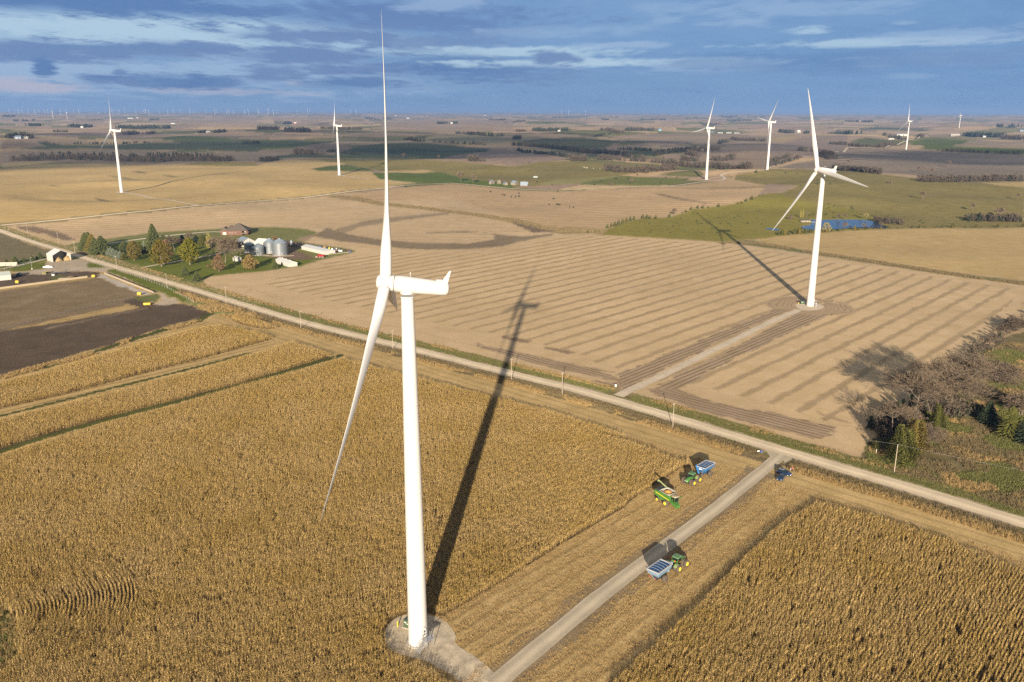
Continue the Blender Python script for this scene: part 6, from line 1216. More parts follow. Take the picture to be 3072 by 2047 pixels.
HF = [(0, 1, 5, 4), (1, 2, 5), (2, 3, 4, 5), (3, 0, 4), (0, 6, 7, 1), (1, 7, 8, 2), (2, 8, 9, 3), (3, 9, 6, 0), (9, 8, 7, 6)]
mb = MB(); mb.add(hip(-10, 8.5, .5, 15, 4.3, 10.4, 1.2), HF).add(hip(-12, -4, 4, 15, 4.6, 8.2, .8), HF); rf = mb.part('roof', M_SHG, r)
MB().prism([(-4.1, 3.75), (4.1, 3.75), (0, 7.0)], 2.6, 10.6, M=Matrix.Translation((-13, 0, .12))).part('garage_roof', M_SHG, r)
for x, y in ((3.6, .6), (8.2, .6), (8.2, 6.0)): MB().box((x, y, 2.2), (.6, .6, 4.6)).part('pillar', M_BRK, r)
MB().box((5.6, 2.9, 1.5), (6, 5, .2)).part('deck', M_WOOD, r); mb = MB(); mb.box((5.6, .5, 2.35), (6, .08, .08)).box((-.5, -.8, 1.9), (5, .08, .08))
for k in range(14): mb.box((2.8+.43*k, .5, 1.95), (.06, .06, .8))
mb.part('railing', M_DKP, r)
for x in (-7.6, -5.4, -2.4): f_ = MB().box((x, .46, 2.2), (.95, .08, 1.2)).part('window', M_TRM, r); MB().box((x, .40, 2.2), (.7, .06, .95)).part('pane', M_WIN, f_)
MB().box((5.2, 5.45, 2.9), (1.6, .08, 1.6)).part('patio_door', M_TRM, r)
p = W('W6', 272, 182); make_car('dark blue car parked on the pale drive beside the brick house', (p.x, p.y, 0), R(15), mat('car_dark_blue', (.02, .03, .07), .3), cat='car')
# distant farm buildings : crop, x, y, length, width, wall h, rise, wall, roof, rz, label
BL = [('A1', 110, 500, 18, 10, 4, 3, M_WWL, M_WRF, 5, 'white farmhouse left of the blue roofed barn in the left edge grove'), ('A1', 152, 504, 22, 14, 5, 5, M_GRF, M_GRF, 10, 'blue grey roofed barn in the grove at the left edge'), ('A1', 218, 502, 30, 12, 4, 3, M_WWL, M_WRF, 2, 'long white shed at the right end of the left edge grove'),
 ('A1', 740, 402, 18, 12, 6, 4, M_WWL, M_WRF, 20, 'white house among the round grove left of the far left turbine'), ('A1', 1185, 314, 90, 20, 5, 3, M_WWL, M_WRF, 2, 'longest far white shed beyond the left turbine'), ('A1', 1250, 312, 40, 26, 7, 4, M_GRF, M_WRF, 0, 'pale cluster barn right of the long far shed'), ('A1', 1578, 360, 50, 12, 4, 2, M_WWL, M_WRF, 3, 'lone far white strip shed between the left turbines'),
 ('A1', 1900, 441, 30, 14, 5, 3, M_CRM, M_WRF, 8, 'cream barn between two dark far groves'), ('A1', 895, 266, 60, 20, 6, 3, M_WWL, M_WRF, 0, 'far pale shed near the horizon behind the left turbine'), ('A1', 1375, 400, 24, 14, 6, 3, M_TEAL, M_TEAL, 0, 'teal roofed barn inside the long dark grove'),
 ('A2', 280, 352, 30, 16, 7, 6, M_RBN, M_GRF, 15, 'left dark red barn by the far grove left of centre'), ('A2', 350, 356, 30, 16, 7, 6, M_RBN, M_WRF, -10, 'right dark red barn by the far grove left of centre'), ('A2', 1272, 276, 50, 20, 6, 3, M_WWL, M_WRF, 0, 'far white shed right of the foremost blade'), ('A2', 1385, 300, 50, 20, 7, 3, M_GRF, M_GRF, 0, 'far grey barn right of the foremost blade'), ('A2', 1788, 344, 30, 14, 5, 3, M_WWL, M_WRF, 0, 'white house between two dark round far groves'), ('A2', 2095, 269, 60, 20, 6, 3, M_WWL, M_WRF, 0, 'far white shed on the pale plain near centre'),
 ('A3', 422, 412, 16, 10, 5, 3, M_WWL, M_WRF, 5, 'bright white house at the right end of the centre far grove'), ('A3', 1350, 402, 20, 16, 8, 4, M_TEAL, M_TEAL, 0, 'teal barn on the plain left of the track turbine'), ('A3', 1905, 420, 44, 14, 3.5, 2, M_WWL, M_GRF, 4, 'left one of three long white sheds beyond the track turbine'), ('A3', 1985, 420, 44, 14, 3.5, 2, M_WWL, M_GRF, -4, 'middle one of three long white sheds beyond the track turbine'), ('A3', 2058, 421, 44, 14, 3.5, 2, M_WWL, M_GRF, 4, 'right one of three long white sheds beyond the track turbine'), ('A3', 1835, 415, 30, 14, 4, 2, M_DKP, M_GRF, 0, 'dark low shed left of the three long white sheds'), ('A3', 2075, 264, 60, 20, 6, 3, M_WWL, M_WRF, 0, 'far white shed near the horizon above the three sheds'),
 ('A4', 115, 408, 16, 14, 8, 4, M_TEAL, M_TEAL, 0, 'teal roofed shed at the left end of the grove behind the pad turbine'), ('A4', 275, 410, 30, 18, 8, 5, M_WWL, M_WRF, 15, 'white farmhouse behind the upright blade of the pad turbine'), ('A4', 1225, 434, 70, 18, 6, 3, M_WWL, M_GRF, 0, 'long white shed with a dark roof left of the lane turbine'), ('A4', 1128, 470, 40, 10, 3, 2, M_WWL, M_WRF, 28, 'low white shed slanting below the long dark roofed shed'), ('A4', 1208, 455, 26, 10, 3, 2, M_WWL, M_WRF, 5, 'short white shed right of the slanting one'), ('A4', 1716, 436, 80, 22, 8, 3, M_CRM, M_WRF, 3, 'wide cream building beside the pale lane at upper right'),
 ('A4', 1995, 444, 40, 14, 4, 3, M_WWL, M_WRF, 0, 'white shed under the long dark grove on the right'), ('A4', 2310, 462, 40, 16, 6, 5, M_WWL, M_RBN, 10, 'white house with a reddish roof at the right edge'), ('A4', 2338, 388, 60, 20, 6, 3, M_GRF, M_BLUR, 0, 'blue roofed barn at the far right edge'), ('A4', 830, 306, 50, 20, 7, 3, M_WWL, M_WRF, 0, 'far white house in the small grove beyond the pad turbine')]
for c, x, y, L, w_, h_, rs, wl, rf, rz, lab in BL:
    p = W(c, x, y); d = math.hypot(p.x, p.y); k = 1.0; fs = .62 if L > 28 else .8; gable('farm_building', lab, 'farm building', p.x, p.y+w_/2, float(terr(p.x, p.y+w_/2)), R(rz), L*fs, w_*fs, h_*k, rs*k, wl, rf, door=[(L*.1, 3, 3)], oh=.4, group='distant farm buildings')
# ruined farmstead in the middle
p = W('H7', 1225, 655); 
gable3('old_barn', 'old stone coloured barn with pale blue roof in the middle farmstead', 'barn', 'H7', (1060, 650), (1200, 660), (1390, 640), 3, 3, M_CRM, M_GRF, oh=.3); gable3('old_barn', 'sagging barn with a long pale blue roof, right end of the middle farmstead', 'barn', 'H7', (1400, 685), (1640, 690), (1830, 680), 2, 4, M_CRM, M_GRF, oh=.5)
gable3('old_shed', 'small tan shed left of the old stone coloured barn', 'shed', 'H7', (780, 650), (860, 668), (905, 650), 2.6, 1.8, M_CRM, M_GRF); gable3('old_house', 'grey old house hidden by bare trees at the left of the farmstead', 'house', 'H7', (290, 625), (360, 630), (400, 600), 3, 2.5, M_CRM, M_GRF); gable3('old_shed', 'narrow tan shed between the bare trees of the farmstead', 'shed', 'H7', (575, 605), (620, 612), (660, 595), 3.6, 2, M_CRM, M_CRM)
p = W('H7', 1925, 405); r = thing('stock_trailer', 'small pale trailer alone on the olive hillside', 'trailer', base(p), R(5)); MB().box((0, 0, 1.9), (7, 2.5, 2.6)).part('box', mat('trailer_pale', (.2, .24, .24), .5), r)
for x in (-1.5, 1): MB().cyl((x, -1.3, .45), (x, 1.3, .45), .45, n=12).part('wheel', M_TYR, r)
# pond platform and hut
p = W('P2', 530, 212); r = thing('pond_dock', 'weathered viewing platform on the left shore of the blue pond', 'dock', base(p)); MB().box((0, 0, .9), (9, 4, .25)).box((7, -1, .7), (6, 1.4, .2)).part('deck', M_TRM, r)
for x in (-4.2, -1.4, 1.4, 4.2):
    for y in (-1.8, 1.8): MB().box((x, y, 1.0), (.25, .25, 4.2)).part('post', M_WOOD, r)
MB().box((0, 0, 3.1), (9.5, 4.6, .25)).part('canopy', M_DKP, r); MB().box((0, -1.9, 1.9), (9, .1, .15)).box((0, -1.9, 1.4), (9, .1, .1)).part('railing', M_TRM, r)
p = W('P2', 2225, 225); gable('pump_hut', 'tiny yellowish hut on the bank right of the pond', 'hut', p.x, p.y, float(terr(p.x, p.y)), 0, 2.6, 2.2, 2.2, .7, mat('hut_yellow', (.5, .5, .2), .7), mat('hut_yellow', (.5, .5, .2)), oh=.1)
# ================================================================ TREES
M_BARK = mat('bark_pale', (.14, .112, .082), .9, var=.2, scale=3); M_TWIG = mat('twigs_grey_brown', (.13, .097, .062), .9, var=.2, scale=1.5); M_TWR = mat('twigs_reddish', (.105, .078, .052), .9, var=.2, scale=1.5)
F_SPR = leafmat('spruce_needles', (.045, .058, .020), (.085, .095, .032)); F_SPB = leafmat('blue_spruce_needles', (.085, .105, .075), (.14, .16, .11)); F_CED = leafmat('cedar_foliage', (.040, .047, .012), (.10, .096, .02)); F_CDB = leafmat('cedar_bronze', (.10, .085, .018), (.16, .12, .03))
F_MAP = leafmat('maple_leaves', (.085, .095, .010), (.19, .165, .012)); F_MAO = leafmat('maple_orange_leaves', (.075, .08, .010), (.17, .12, .018)); F_RED = leafmat('russet_leaves', (.15, .085, .05), (.21, .13, .07)); F_BRN = leafmat('brown_gold_leaves', (.17, .12, .04), (.24, .17, .06)); F_WIL = leafmat('willow_leaves', (.20, .18, .07), (.27, .22, .10)); F_POP = leafmat('poplar_leaves', (.28, .24, .05), (.34, .28, .08)); F_DKS = leafmat('dark_spruce_needles', (.014, .022, .012), (.03, .042, .018))
F_FAR = leafmat('far_evergreens', (.020, .030, .018), (.038, .046, .026)); F_FBR = leafmat('far_bare_wood', (.052, .042, .032), (.09, .07, .05))
def ribbon(mb, a, b, w):
    d = (b-a); s = d.cross(Vector((random.uniform(-1, 1), random.uniform(-1, 1), random.uniform(-.3, 1)))); s = s.normalized()*w if s.length > 1e-6 else Vector((w, 0, 0))
    mb.add([a-s, a+s, b+s*.4, b-s*.4], [(0, 1, 2, 3)])
def bare_tree(seed, h, spread, levels=5, kids=(3, 4), trunks=1, r0=None, twigw=.035, low=.28, up_=.25):
    random.seed(seed); wood = MB(); twig = MB(); r0 = r0 or h*.022; ends = []
    def grow(p, d, L, r, lv):
        n = 3 if lv > 1 else 2; q = p
        for k in range(n):
            d2 = (d+Vector((random.gauss(0, .13), random.gauss(0, .13), random.gauss(0, .08)+up_*.22))).normalized(); q2 = q+d2*L/n; ra = r*(1-.35*k/n); rb = r*(1-.35*(k+1)/n)
            if lv >= 3: wood.cyl(q, q2, ra, rb, 6 if lv > 3 else 4, caps=False)
            else: ribbon(twig, q, q2, max(rb, twigw*(1 if lv > 1 else .7)))
            q, d = q2, d2
            if lv > 1 and k > 0 and random.random() < .8:
                sd = (d+Vector((random.gauss(0, 1), random.gauss(0, 1), random.gauss(0, .5)))*.75).normalized(); grow(q, sd, L*random.uniform(.5, .75), rb*.55, lv-1)
        if lv > 1:
            for k in range(random.randint(*kids)):
                sd = (d+Vector((random.gauss(0, 1), random.gauss(0, 1), random.gauss(0, .6)))*spread).normalized(); grow(q, sd, L*random.uniform(.62, .85), r*.6, lv-1)
        else: ends.append(q)
    for t in range(trunks):
        a = random.uniform(0, 6.28); o = Vector((.4*math.cos(a), .4*math.sin(a), -.3)) if trunks > 1 else Vector((0, 0, -.3)); lean = Vector((.32*math.cos(a), .32*math.sin(a), 1)).normalized() if trunks > 1 else Vector((random.gauss(0, .04), random.gauss(0, .04), 1)).normalized()
        top = o+lean*h*low; wood.cyl(o, top, r0*1.25, r0, 9, caps=False)
        grow(top, lean, h*.26, r0, levels)
    zs = max(e.z for e in ends) if ends else h; s = h/zs
    for m in (wood, twig): m.v = [(x*s, y*s, z*s) for x, y, z in m.v]
    return wood, twig
def leafy(mb, c, n, size, rad, squash=1., up_bias=.0):
    for _ in range(n):
        v = Vector((random.gauss(0, 1), random.gauss(0, 1), random.gauss(0, 1)*squash)); v = v/(v.length+1e-6)*rad*random.random()**.4; p = c+v
        a = Vector((random.gauss(0, 1), random.gauss(0, 1), random.gauss(0, .6)+up_bias)).normalized()*size*random.uniform(.6, 1.2); b = a.cross(Vector((random.gauss(0, 1), random.gauss(0, 1), random.gauss(0, 1)))); b = b.normalized()*size*random.uniform(.4, .8) if b.length > 1e-5 else Vector((size, 0, 0))
        mb.add([p-a, p+b, p+a*.9, p-b*.9], [(0, 1, 2, 3)])
def leaf_tree(seed, h, w, lsize=.32, n=3200, trunk=.2, shape=1.):
    random.seed(seed); wood, _ = bare_tree(seed, h*.9, .7, 4, (2, 3), low=trunk); cr = MB(); k = 0
    while k < n:
        z = random.uniform(trunk*.8, 1); t = (z-trunk*.8)/(1-trunk*.8); rmax = w/2*(math.sin(math.pi*min(.98, t**.75*.92+.06)))**.7*shape
        a = random.uniform(0, 6.28); lob = 1+.22*math.sin(a*3+seed+z*9)+.12*math.sin(a*7+z*17); r = rmax*lob*(random.random()**.35)
        c = Vector((r*math.cos(a), r*math.sin(a), z*h)); leafy(cr, c, 9, lsize, .75); k += 9
    return wood, cr
def conifer(seed, h, w, n=300, lsize=.32, droop=.25, low=.05, power=.9):
    random.seed(seed); wood = MB().cyl((0, 0, -.3), (0, 0, h*.96), h*.018+.05, .03, 7, caps=False); cr = MB()
    for k in range(n):
        t = (k+random.random())/n; z = h*(low+(1-low)*t); a = k*2.4+random.uniform(-.4, .4); R_ = w/2*(1-t)**power*random.uniform(.72, 1.12)+.12; m = max(2, int(R_/.42))
        for j in range(m):
            f_ = (j+.6)/m; r = R_*f_; p = Vector((r*math.cos(a), r*math.sin(a), z-droop*r*(f_)+.15*math.sin(seed+a*3))); d = Vector((math.cos(a), math.sin(a), -.15)); s = Vector((-math.sin(a), math.cos(a), random.uniform(-.3, .3))); q = lsize*random.uniform(.8, 1.3)*(1.25-.5*f_)
            cr.add([p-s*q-d*q*.5, p+d*q*1.1, p+s*q-d*q*.5, p+Vector((0, 0, q*.5))], [(0, 1, 3), (1, 2, 3), (0, 3, 2)])
    leafy(cr, Vector((0, 0, h*.97)), 10, lsize*.5, .25); return wood, cr
def cedar(seed, h, w, n=2600, lsize=.3):
    random.seed(seed); wood = MB().cyl((0, 0, -.3), (0, 0, h*.9), h*.02+.04, .03, 7, caps=False); cr = MB(); tips = [(random.uniform(0, 6.28), random.random()**.6*w*.42, random.uniform(.45, 1)*h) for _ in range(max(8, int(w*6)))]
    for k in range(n):
        a, r, z1 = random.choice(tips); t = random.random()**.8; z = .15+z1*t; rr = (r+.3)*(1-t*.55)*random.uniform(.7, 1.15)+.25*w*(1-t)*random.random(); a += random.gauss(0, .22)
        p = Vector((rr*math.cos(a), rr*math.sin(a), z)); u_ = Vector((math.cos(a)*.35+random.gauss(0, .2), math.sin(a)*.35+random.gauss(0, .2), 1)).normalized()*lsize*random.uniform(.8, 1.5); s = Vector((-math.sin(a), math.cos(a), random.gauss(0, .2)))*lsize*.42
        cr.add([p-s, p+s, p+u_+s*.2, p+u_-s*.2], [(0, 1, 2, 3)])
    return wood, cr
TM = {}
def tree_kind(kind):
    """mesh pairs (wood, crown) of unit kinds, made once"""
    if kind in TM: return TM[kind]
    S = {'spruce': lambda: conifer(11, 11, 9.6, 480, .5, power=.75), 'spruce_b': lambda: conifer(12, 11, 10.5, 460, .5, power=.7), 'tall_spruce': lambda: conifer(13, 21, 14, 560, .7, .38, power=.75), 'blue': lambda: conifer(14, 6.5, 6.6, 320, .42, .1, power=.6), 'small_spruce': lambda: conifer(15, 7.5, 7.4, 360, .38, .15, power=.7),
         'pine': lambda: leaf_tree(16, 14, 8.5, .34, 3300, .14), 'maple': lambda: leaf_tree(17, 19, 12.5, .42, 5200, .16), 'maple_b': lambda: leaf_tree(18, 19, 12, .42, 5200, .16), 'round': lambda: leaf_tree(19, 8.5, 8, .34, 3600, .1), 'oval': lambda: leaf_tree(20, 12, 8, .30, 2600, .14),
         'bare_big': lambda: bare_tree(21, 18, .70, 5, (4, 5), twigw=.10, r0=.24), 'bare_big_b': lambda: bare_tree(22, 18, .78, 5, (4, 5), twigw=.10, low=.2, r0=.24), 'bare_round': lambda: bare_tree(23, 11, .85, 5, (4, 5), twigw=.10, low=.12, r0=.16), 'bare_far': lambda: bare_tree(24, 12, .8, 4, (5, 6), twigw=.17, low=.1, r0=.14), 'bare_thin': lambda: bare_tree(25, 11, .35, 4, (2, 3), twigw=.06, low=.2),
         'near_a': lambda: bare_tree(26, 21, .60, 6, (3, 4), twigw=.06, low=.16, r0=.25), 'near_b': lambda: bare_tree(27, 22, .62, 6, (3, 3), twigw=.06, low=.1, trunks=3, r0=.2), 'near_c': lambda: bare_tree(28, 15, .55, 5, (4, 5), twigw=.045, low=.42, r0=.16), 'near_shrub': lambda: bare_tree(29, 9, .95, 5, (3, 4), twigw=.055, low=.06, trunks=8, r0=.09, up_=.0),
         'cedar': lambda: cedar(31, 13, 5.5, 5200, .34), 'cedar_b': lambda: cedar(32, 11, 6.5, 5200, .34), 'cedar_small': lambda: cedar(33, 5, 4, 900, .34), 'cedar_far': lambda: cedar(34, 6, 5, 420, .6), 'dark_spruce': lambda: conifer(35, 12, 9, 420, .42, .1, power=.6), 'poplar': lambda: leaf_tree(36, 15, 2.6, .3, 900, .1), 'willow': lambda: leaf_tree(37, 9, 10, .4, 1500, .05), 'shrub_far': lambda: leaf_tree(38, 3, 4.2, .4, 260, .02)}[kind]
    w, c = S(); TM[kind] = (w, c); return TM[kind]
TREE_MESH = {}
def tree(kind, name, label, p, h, barkm, crownm, group, base_h=None, cat='tree', wmul=1.):
    key = (kind, barkm.name, crownm.name)
    if key not in TREE_MESH:
        w, c = tree_kind(kind); TREE_MESH[key] = (w.mesh('trunk', barkm), c.mesh('crown', crownm), max(v[2] for v in c.v))
    wm, cm, H = TREE_MESH[key]; r = thing(name, label, cat, (p.x, p.y, float(terr(p.x, p.y))), random.uniform(0, 6.28), group); s = h/H; r.scale = (s*wmul, s*wmul, s)
    for nm, me in (('trunk', wm), ('crown', cm)):
        o = bpy.data.objects.new(nm, me); COL.objects.link(o); o.parent = r
    return r
def hpx(c, p, n): return n*CROPS[c][2]*mpp(p)*1.02
GRP = 'trees around the farmstead lawn'
FT = [ # crop, x, ybase, height px, kind, name, crown, label, width mul
 ('F3', 215, 592, 355, 'spruce', 'spruce', F_SPR, 'leftmost dark spruce of the windbreak by the road', 1), ('F3', 290, 600, 370, 'spruce_b', 'spruce', F_SPR, 'second dark spruce from the left in the windbreak', 1), ('F3', 365, 612, 345, 'spruce', 'spruce', F_CDB, 'bronze tinged spruce in the middle of the windbreak', 1.05), ('F3', 430, 642, 290, 'spruce_b', 'spruce', F_SPR, 'spruce between the bronze one and the pointed one of the windbreak', 1), ('F3', 590, 685, 370, 'spruce', 'spruce', F_SPR, 'pointed dark spruce at the right end of the windbreak', 1.35),
 ('F3', 665, 690, 130, 'blue', 'spruce', F_SPR, 'low dark spruce before the blue grey row', 1.3), ('F3', 738, 708, 130, 'blue', 'blue_spruce', F_SPB, 'first pale blue spruce from the left in the low row', 1), ('F3', 800, 728, 175, 'blue', 'blue_spruce', F_SPB, 'second pale blue spruce from the left in the low row', .8), ('F3', 862, 755, 170, 'blue', 'blue_spruce', F_SPB, 'third pale blue spruce from the left in the low row', .8), ('F3', 945, 800, 175, 'blue', 'blue_spruce', F_SPB, 'fourth blue spruce from the left, behind the utility pole', .9), ('F3', 1025, 812, 170, 'blue', 'blue_spruce', F_SPB, 'fifth blue spruce from the left in the low row', .9), ('F3', 1105, 822, 165, 'blue', 'spruce', F_CED, 'olive green rounded spruce ending the low row', .9),
 ('F3', 1120, 665, 245, 'spruce_b', 'spruce', F_SPR, 'dark broad spruce behind the low blue row', 1.3), ('F3', 1195, 800, 330, 'spruce', 'spruce', F_DKS, 'very dark spruce in shade left of the brown pine', .9), ('F3', 1350, 850, 425, 'pine', 'pine_tree', F_CDB, 'brownish green pine standing in front of the lawn tree row', .95), ('F3', 1455, 665, 220, 'spruce_b', 'spruce', F_CED, 'olive spruce just right of the brown pine', 1), ('F3', 1600, 645, 235, 'blue', 'blue_spruce', F_SPB, 'grey blue spruce between the brown pine and the tallest spruce', .75),
 ('F3', 1820, 645, 585, 'tall_spruce', 'spruce', F_SPR, 'tallest spruce of the farmstead rising above the drive', 1), ('F3', 2030, 420, 175, 'spruce_b', 'spruce', F_SPR, 'dark round spruce just right of the tallest spruce', 1.1), ('F3', 1995, 985, 575, 'maple', 'maple_tree', F_MAO, 'left of two big yellow green maples, orange tinged, by the track', 1), ('F3', 2110, 830, 430, 'oval', 'russet_tree', F_RED, 'purple brown tree behind the orange tinged maple', 1),
 ('F4', 600, 360, 110, 'spruce_b', 'spruce', F_SPR, 'small spruce beyond the dark round bare tree', 1), ('F4', 725, 588, 305, 'bare_round', 'bare_tree', M_TWR, 'dark purple round bare tree in the middle of the lawn', 1.5), ('F4', 905, 430, 175, 'spruce_b', 'spruce', F_DKS, 'dark spruce behind the right maple', 1), ('F4', 1045, 435, 240, 'bare_far', 'bare_tree', M_TWIG, 'grey bare tree between dark spruces at the back', 1), ('F4', 1230, 445, 185, 'spruce_b', 'spruce', F_DKS, 'dark spruce above the little shelter at the back', 1.1), ('F4', 1385, 482, 245, 'spruce', 'spruce', F_CED, 'green spruce right of the little shelter', 1), ('F4', 1500, 465, 160, 'bare_far', 'bare_tree', M_TWIG, 'small thin bare tree right of the green spruce', .8),
 ('F4', 1090, 935, 560, 'maple_b', 'maple_tree', F_MAP, 'right of two big yellow green maples on the lawn', 1), ('F4', 1545, 840, 160, 'bare_thin', 'bare_tree', M_TWIG, 'little bare sapling above the drive', 1), ('F4', 1545, 565, 340, 'poplar', 'yellow_tree', F_POP, 'thin yellowish tree on the lawn before the house', 1.5), ('F4', 1640, 700, 380, 'bare_far', 'bare_tree', M_TWIG, 'bare tree left of the two tall bare trees', 1),
 ('F4', 1925, 885, 555, 'bare_big', 'bare_tree', M_TWIG, 'left one of two tall bare trees beside the white hut', 1.15), ('F4', 2135, 895, 600, 'bare_big_b', 'bare_tree', M_TWIG, 'right one of two tall bare trees beside the white hut', 1.1), ('F4', 2290, 720, 330, 'bare_far', 'bare_tree', M_TWIG, 'bare tree in front of the leftmost grain bin', 1), ('F4', 1780, 1092, 375, 'oval', 'russet_tree', F_RED, 'russet leafed oval tree on the front lawn', 1), ('W6', 690, 812, 205, 'round', 'brown_tree', F_BRN, 'round golden brown tree on the lawn below the grain bins', 1),
 ('F4', 970, 1192, 200, 'small_spruce', 'spruce', F_SPR, 'upper one of two small spruces alone on the front lawn', .95), ('F4', 1250, 1322, 210, 'small_spruce', 'spruce', F_SPR, 'lower one of two small spruces alone on the front lawn', .95), ('F4', 1520, 1002, 60, 'shrub_far', 'shrub', F_RED, 'tiny round shrub left of the russet tree', 1), ('W6', 1090, 798, 110, 'blue', 'spruce', F_SPR, 'small dark spruce at the left corner of the white shed', .9), ('W6', 25, 790, 30, 'shrub_far', 'shrub', F_RED, 'low reddish shrub at the lawn edge near the russet tree', 1), ('W6', 1290, 440, 80, 'shrub_far', 'shrub', M_TWR, 'bare brush left of the small hopper bin', 2.2), ('W6', 1080, 345, 60, 'shrub_far', 'shrub', F_RED, 'russet bush behind the tall grain bins', 1.2), ('HB_', 0, 0, 0, '', '', None, '', 1)]
for c, x, y, n, kd, nm, cm, lab, wm in FT[:-1]:
    p = W(c, x, y); tree(kd, nm, lab, p, hpx(c, p, n)*1.12, M_BARK, cm, GRP, wmul=wm*(1.22 if 'spruce' in kd or kd == 'blue' else 1.12))
for k, (x, y, n) in enumerate(((145, 385, 120), (350, 372, 175), (555, 335, 115), (745, 312, 130), (860, 275, 80), (945, 272, 170))):
    p = W('F5', x, y); tree('spruce_b', 'spruce', '%s dark spruce from the left in the row above the left farm lane' % ordw(k), p, hpx('F5', p, n), M_BARK, F_SPR, 'spruce row of the left farm', wmul=1.15)
# near copse at the right
for c, x, y, n, kd, nm, cm, lab, wm in (
    ('R7', 1415, 655, 400, 'near_a', 'bare_tree', M_TWIG, 'pale trunked bare tree in the copse, left of the largest one', 1), ('R7', 1665, 625, 470, 'near_b', 'bare_tree', M_TWIG, 'largest many stemmed bare tree of the copse', 1.15), ('R7', 1790, 600, 330, 'near_b', 'bare_tree', M_TWR, 'broad bare tree at the right side of the copse', 1.2), ('R7', 1540, 600, 300, 'near_b', 'bare_tree', M_TWR, 'brownish bare tree behind the two biggest of the copse', 1.1), ('R7', 1232, 800, 285, 'near_c', 'bare_tree', M_TWIG, 'slim pale bare tree at the left end of the copse', 1.1), ('R7', 1330, 720, 170, 'near_shrub', 'bare_shrub', M_TWIG, 'grey bare shrub between the slim tree and the pale trunked one', 1),
    ('R7', 1160, 800, 90, 'near_shrub', 'bare_shrub', M_TWIG, 'low pale bare shrub at the shadow edge left of the copse', .9), ('R7', 1290, 1000, 310, 'cedar', 'cedar', F_CED, 'tall olive cedar directly behind the utility pole', 1.35), ('R7', 1410, 900, 260, 'cedar_b', 'cedar', F_CDB, 'bronze green cedar right of the tallest one', 1.25), ('R7', 1345, 960, 230, 'cedar_b', 'cedar', F_CED, 'broad olive cedar overlapping the tallest cedar', 1.2), ('R7', 1590, 720, 190, 'cedar', 'cedar', F_CED, 'bright olive cedar in front of the largest bare tree', 1.4), ('R7', 1110, 905, 80, 'cedar_small', 'cedar', F_CED, 'small green cedar beside the white marker post', 1.1),
    ('R7', 1510, 860, 190, 'near_shrub', 'bare_shrub', M_TWR, 'hazy brown shrub right of the bronze cedar', .8), ('R7', 1980, 690, 190, 'dark_spruce', 'spruce', F_DKS, 'nearly black spruce right of the copse', 1.0), ('R7', 2150, 800, 260, 'dark_spruce', 'spruce', F_CED, 'dark green spruce right of the black one', .9), ('R7', 2290, 840, 250, 'dark_spruce', 'spruce', F_DKS, 'black green spruce cut by the right edge', 1), ('R7', 2080, 370, 180, 'near_shrub', 'bare_shrub', M_TWR, 'wide reddish brown bare thicket above the bright green patch', 1.3), ('R7', 2240, 620, 190, 'near_shrub', 'bare_shrub', M_TWIG, 'thin grey bare shrub at the right edge over the dark spruces', 1),
    ('R7', 2020, 130, 120, 'near_c', 'bare_tree', M_TWIG, 'thin bare tree on the field edge with a long forked shadow', 1), ('R7', 2225, -40, 110, 'near_shrub', 'bare_shrub', M_TWR, 'bare shrub at the right edge where the field corner ends', 1.2), ('R7', 1900, 215, 70, 'near_shrub', 'bare_shrub', M_TWR, 'low bare shrub on the ditch left of the reddish thicket', 1)):
    p = W(c, x, y); tree(kd, nm, lab, p, hpx(c, p, n), M_BARK, cm, 'copse at the right edge', wmul=wm*(1.35 if 'near' in kd else 1.2))
# middle distance single trees
MT = [('A3', 690, 1343, 32, 'cedar_far', F_CED, 'lone cedar left of the cedar hedge foot'), ('A3', 765, 1335, 24, 'cedar_far', F_CED, 'left small cedar below the cedar hedge'), ('A3', 795, 1332, 24, 'cedar_far', F_CED, 'right small cedar below the cedar hedge')]
for k, (x, y, n) in enumerate(((870, 1300, 42), (905, 1290, 44), (940, 1280, 46), (975, 1268, 48), (1010, 1256, 50), (1045, 1243, 50), (1080, 1232, 46), (1115, 1222, 40), (1195, 1208, 42), (1235, 1210, 44), (1262, 1210, 36), (1315, 1215, 44), (1440, 1195, 36), (1590, 1145, 24), (1640, 1128, 34), (1700, 1113, 34), (1745, 1113, 34), (1797, 1110, 18), (1890, 1100, 36), (2070, 1068, 18), (2103, 1064, 22), (2145, 1048, 38), (2195, 1030, 40), (2270, 997, 20), (2300, 990, 18))): MT.append(('A3', x, y, n, 'cedar_far', F_CED if k % 3 else F_SPR, '%s cedar from the left along the rim of the green hill' % ordw(k)))
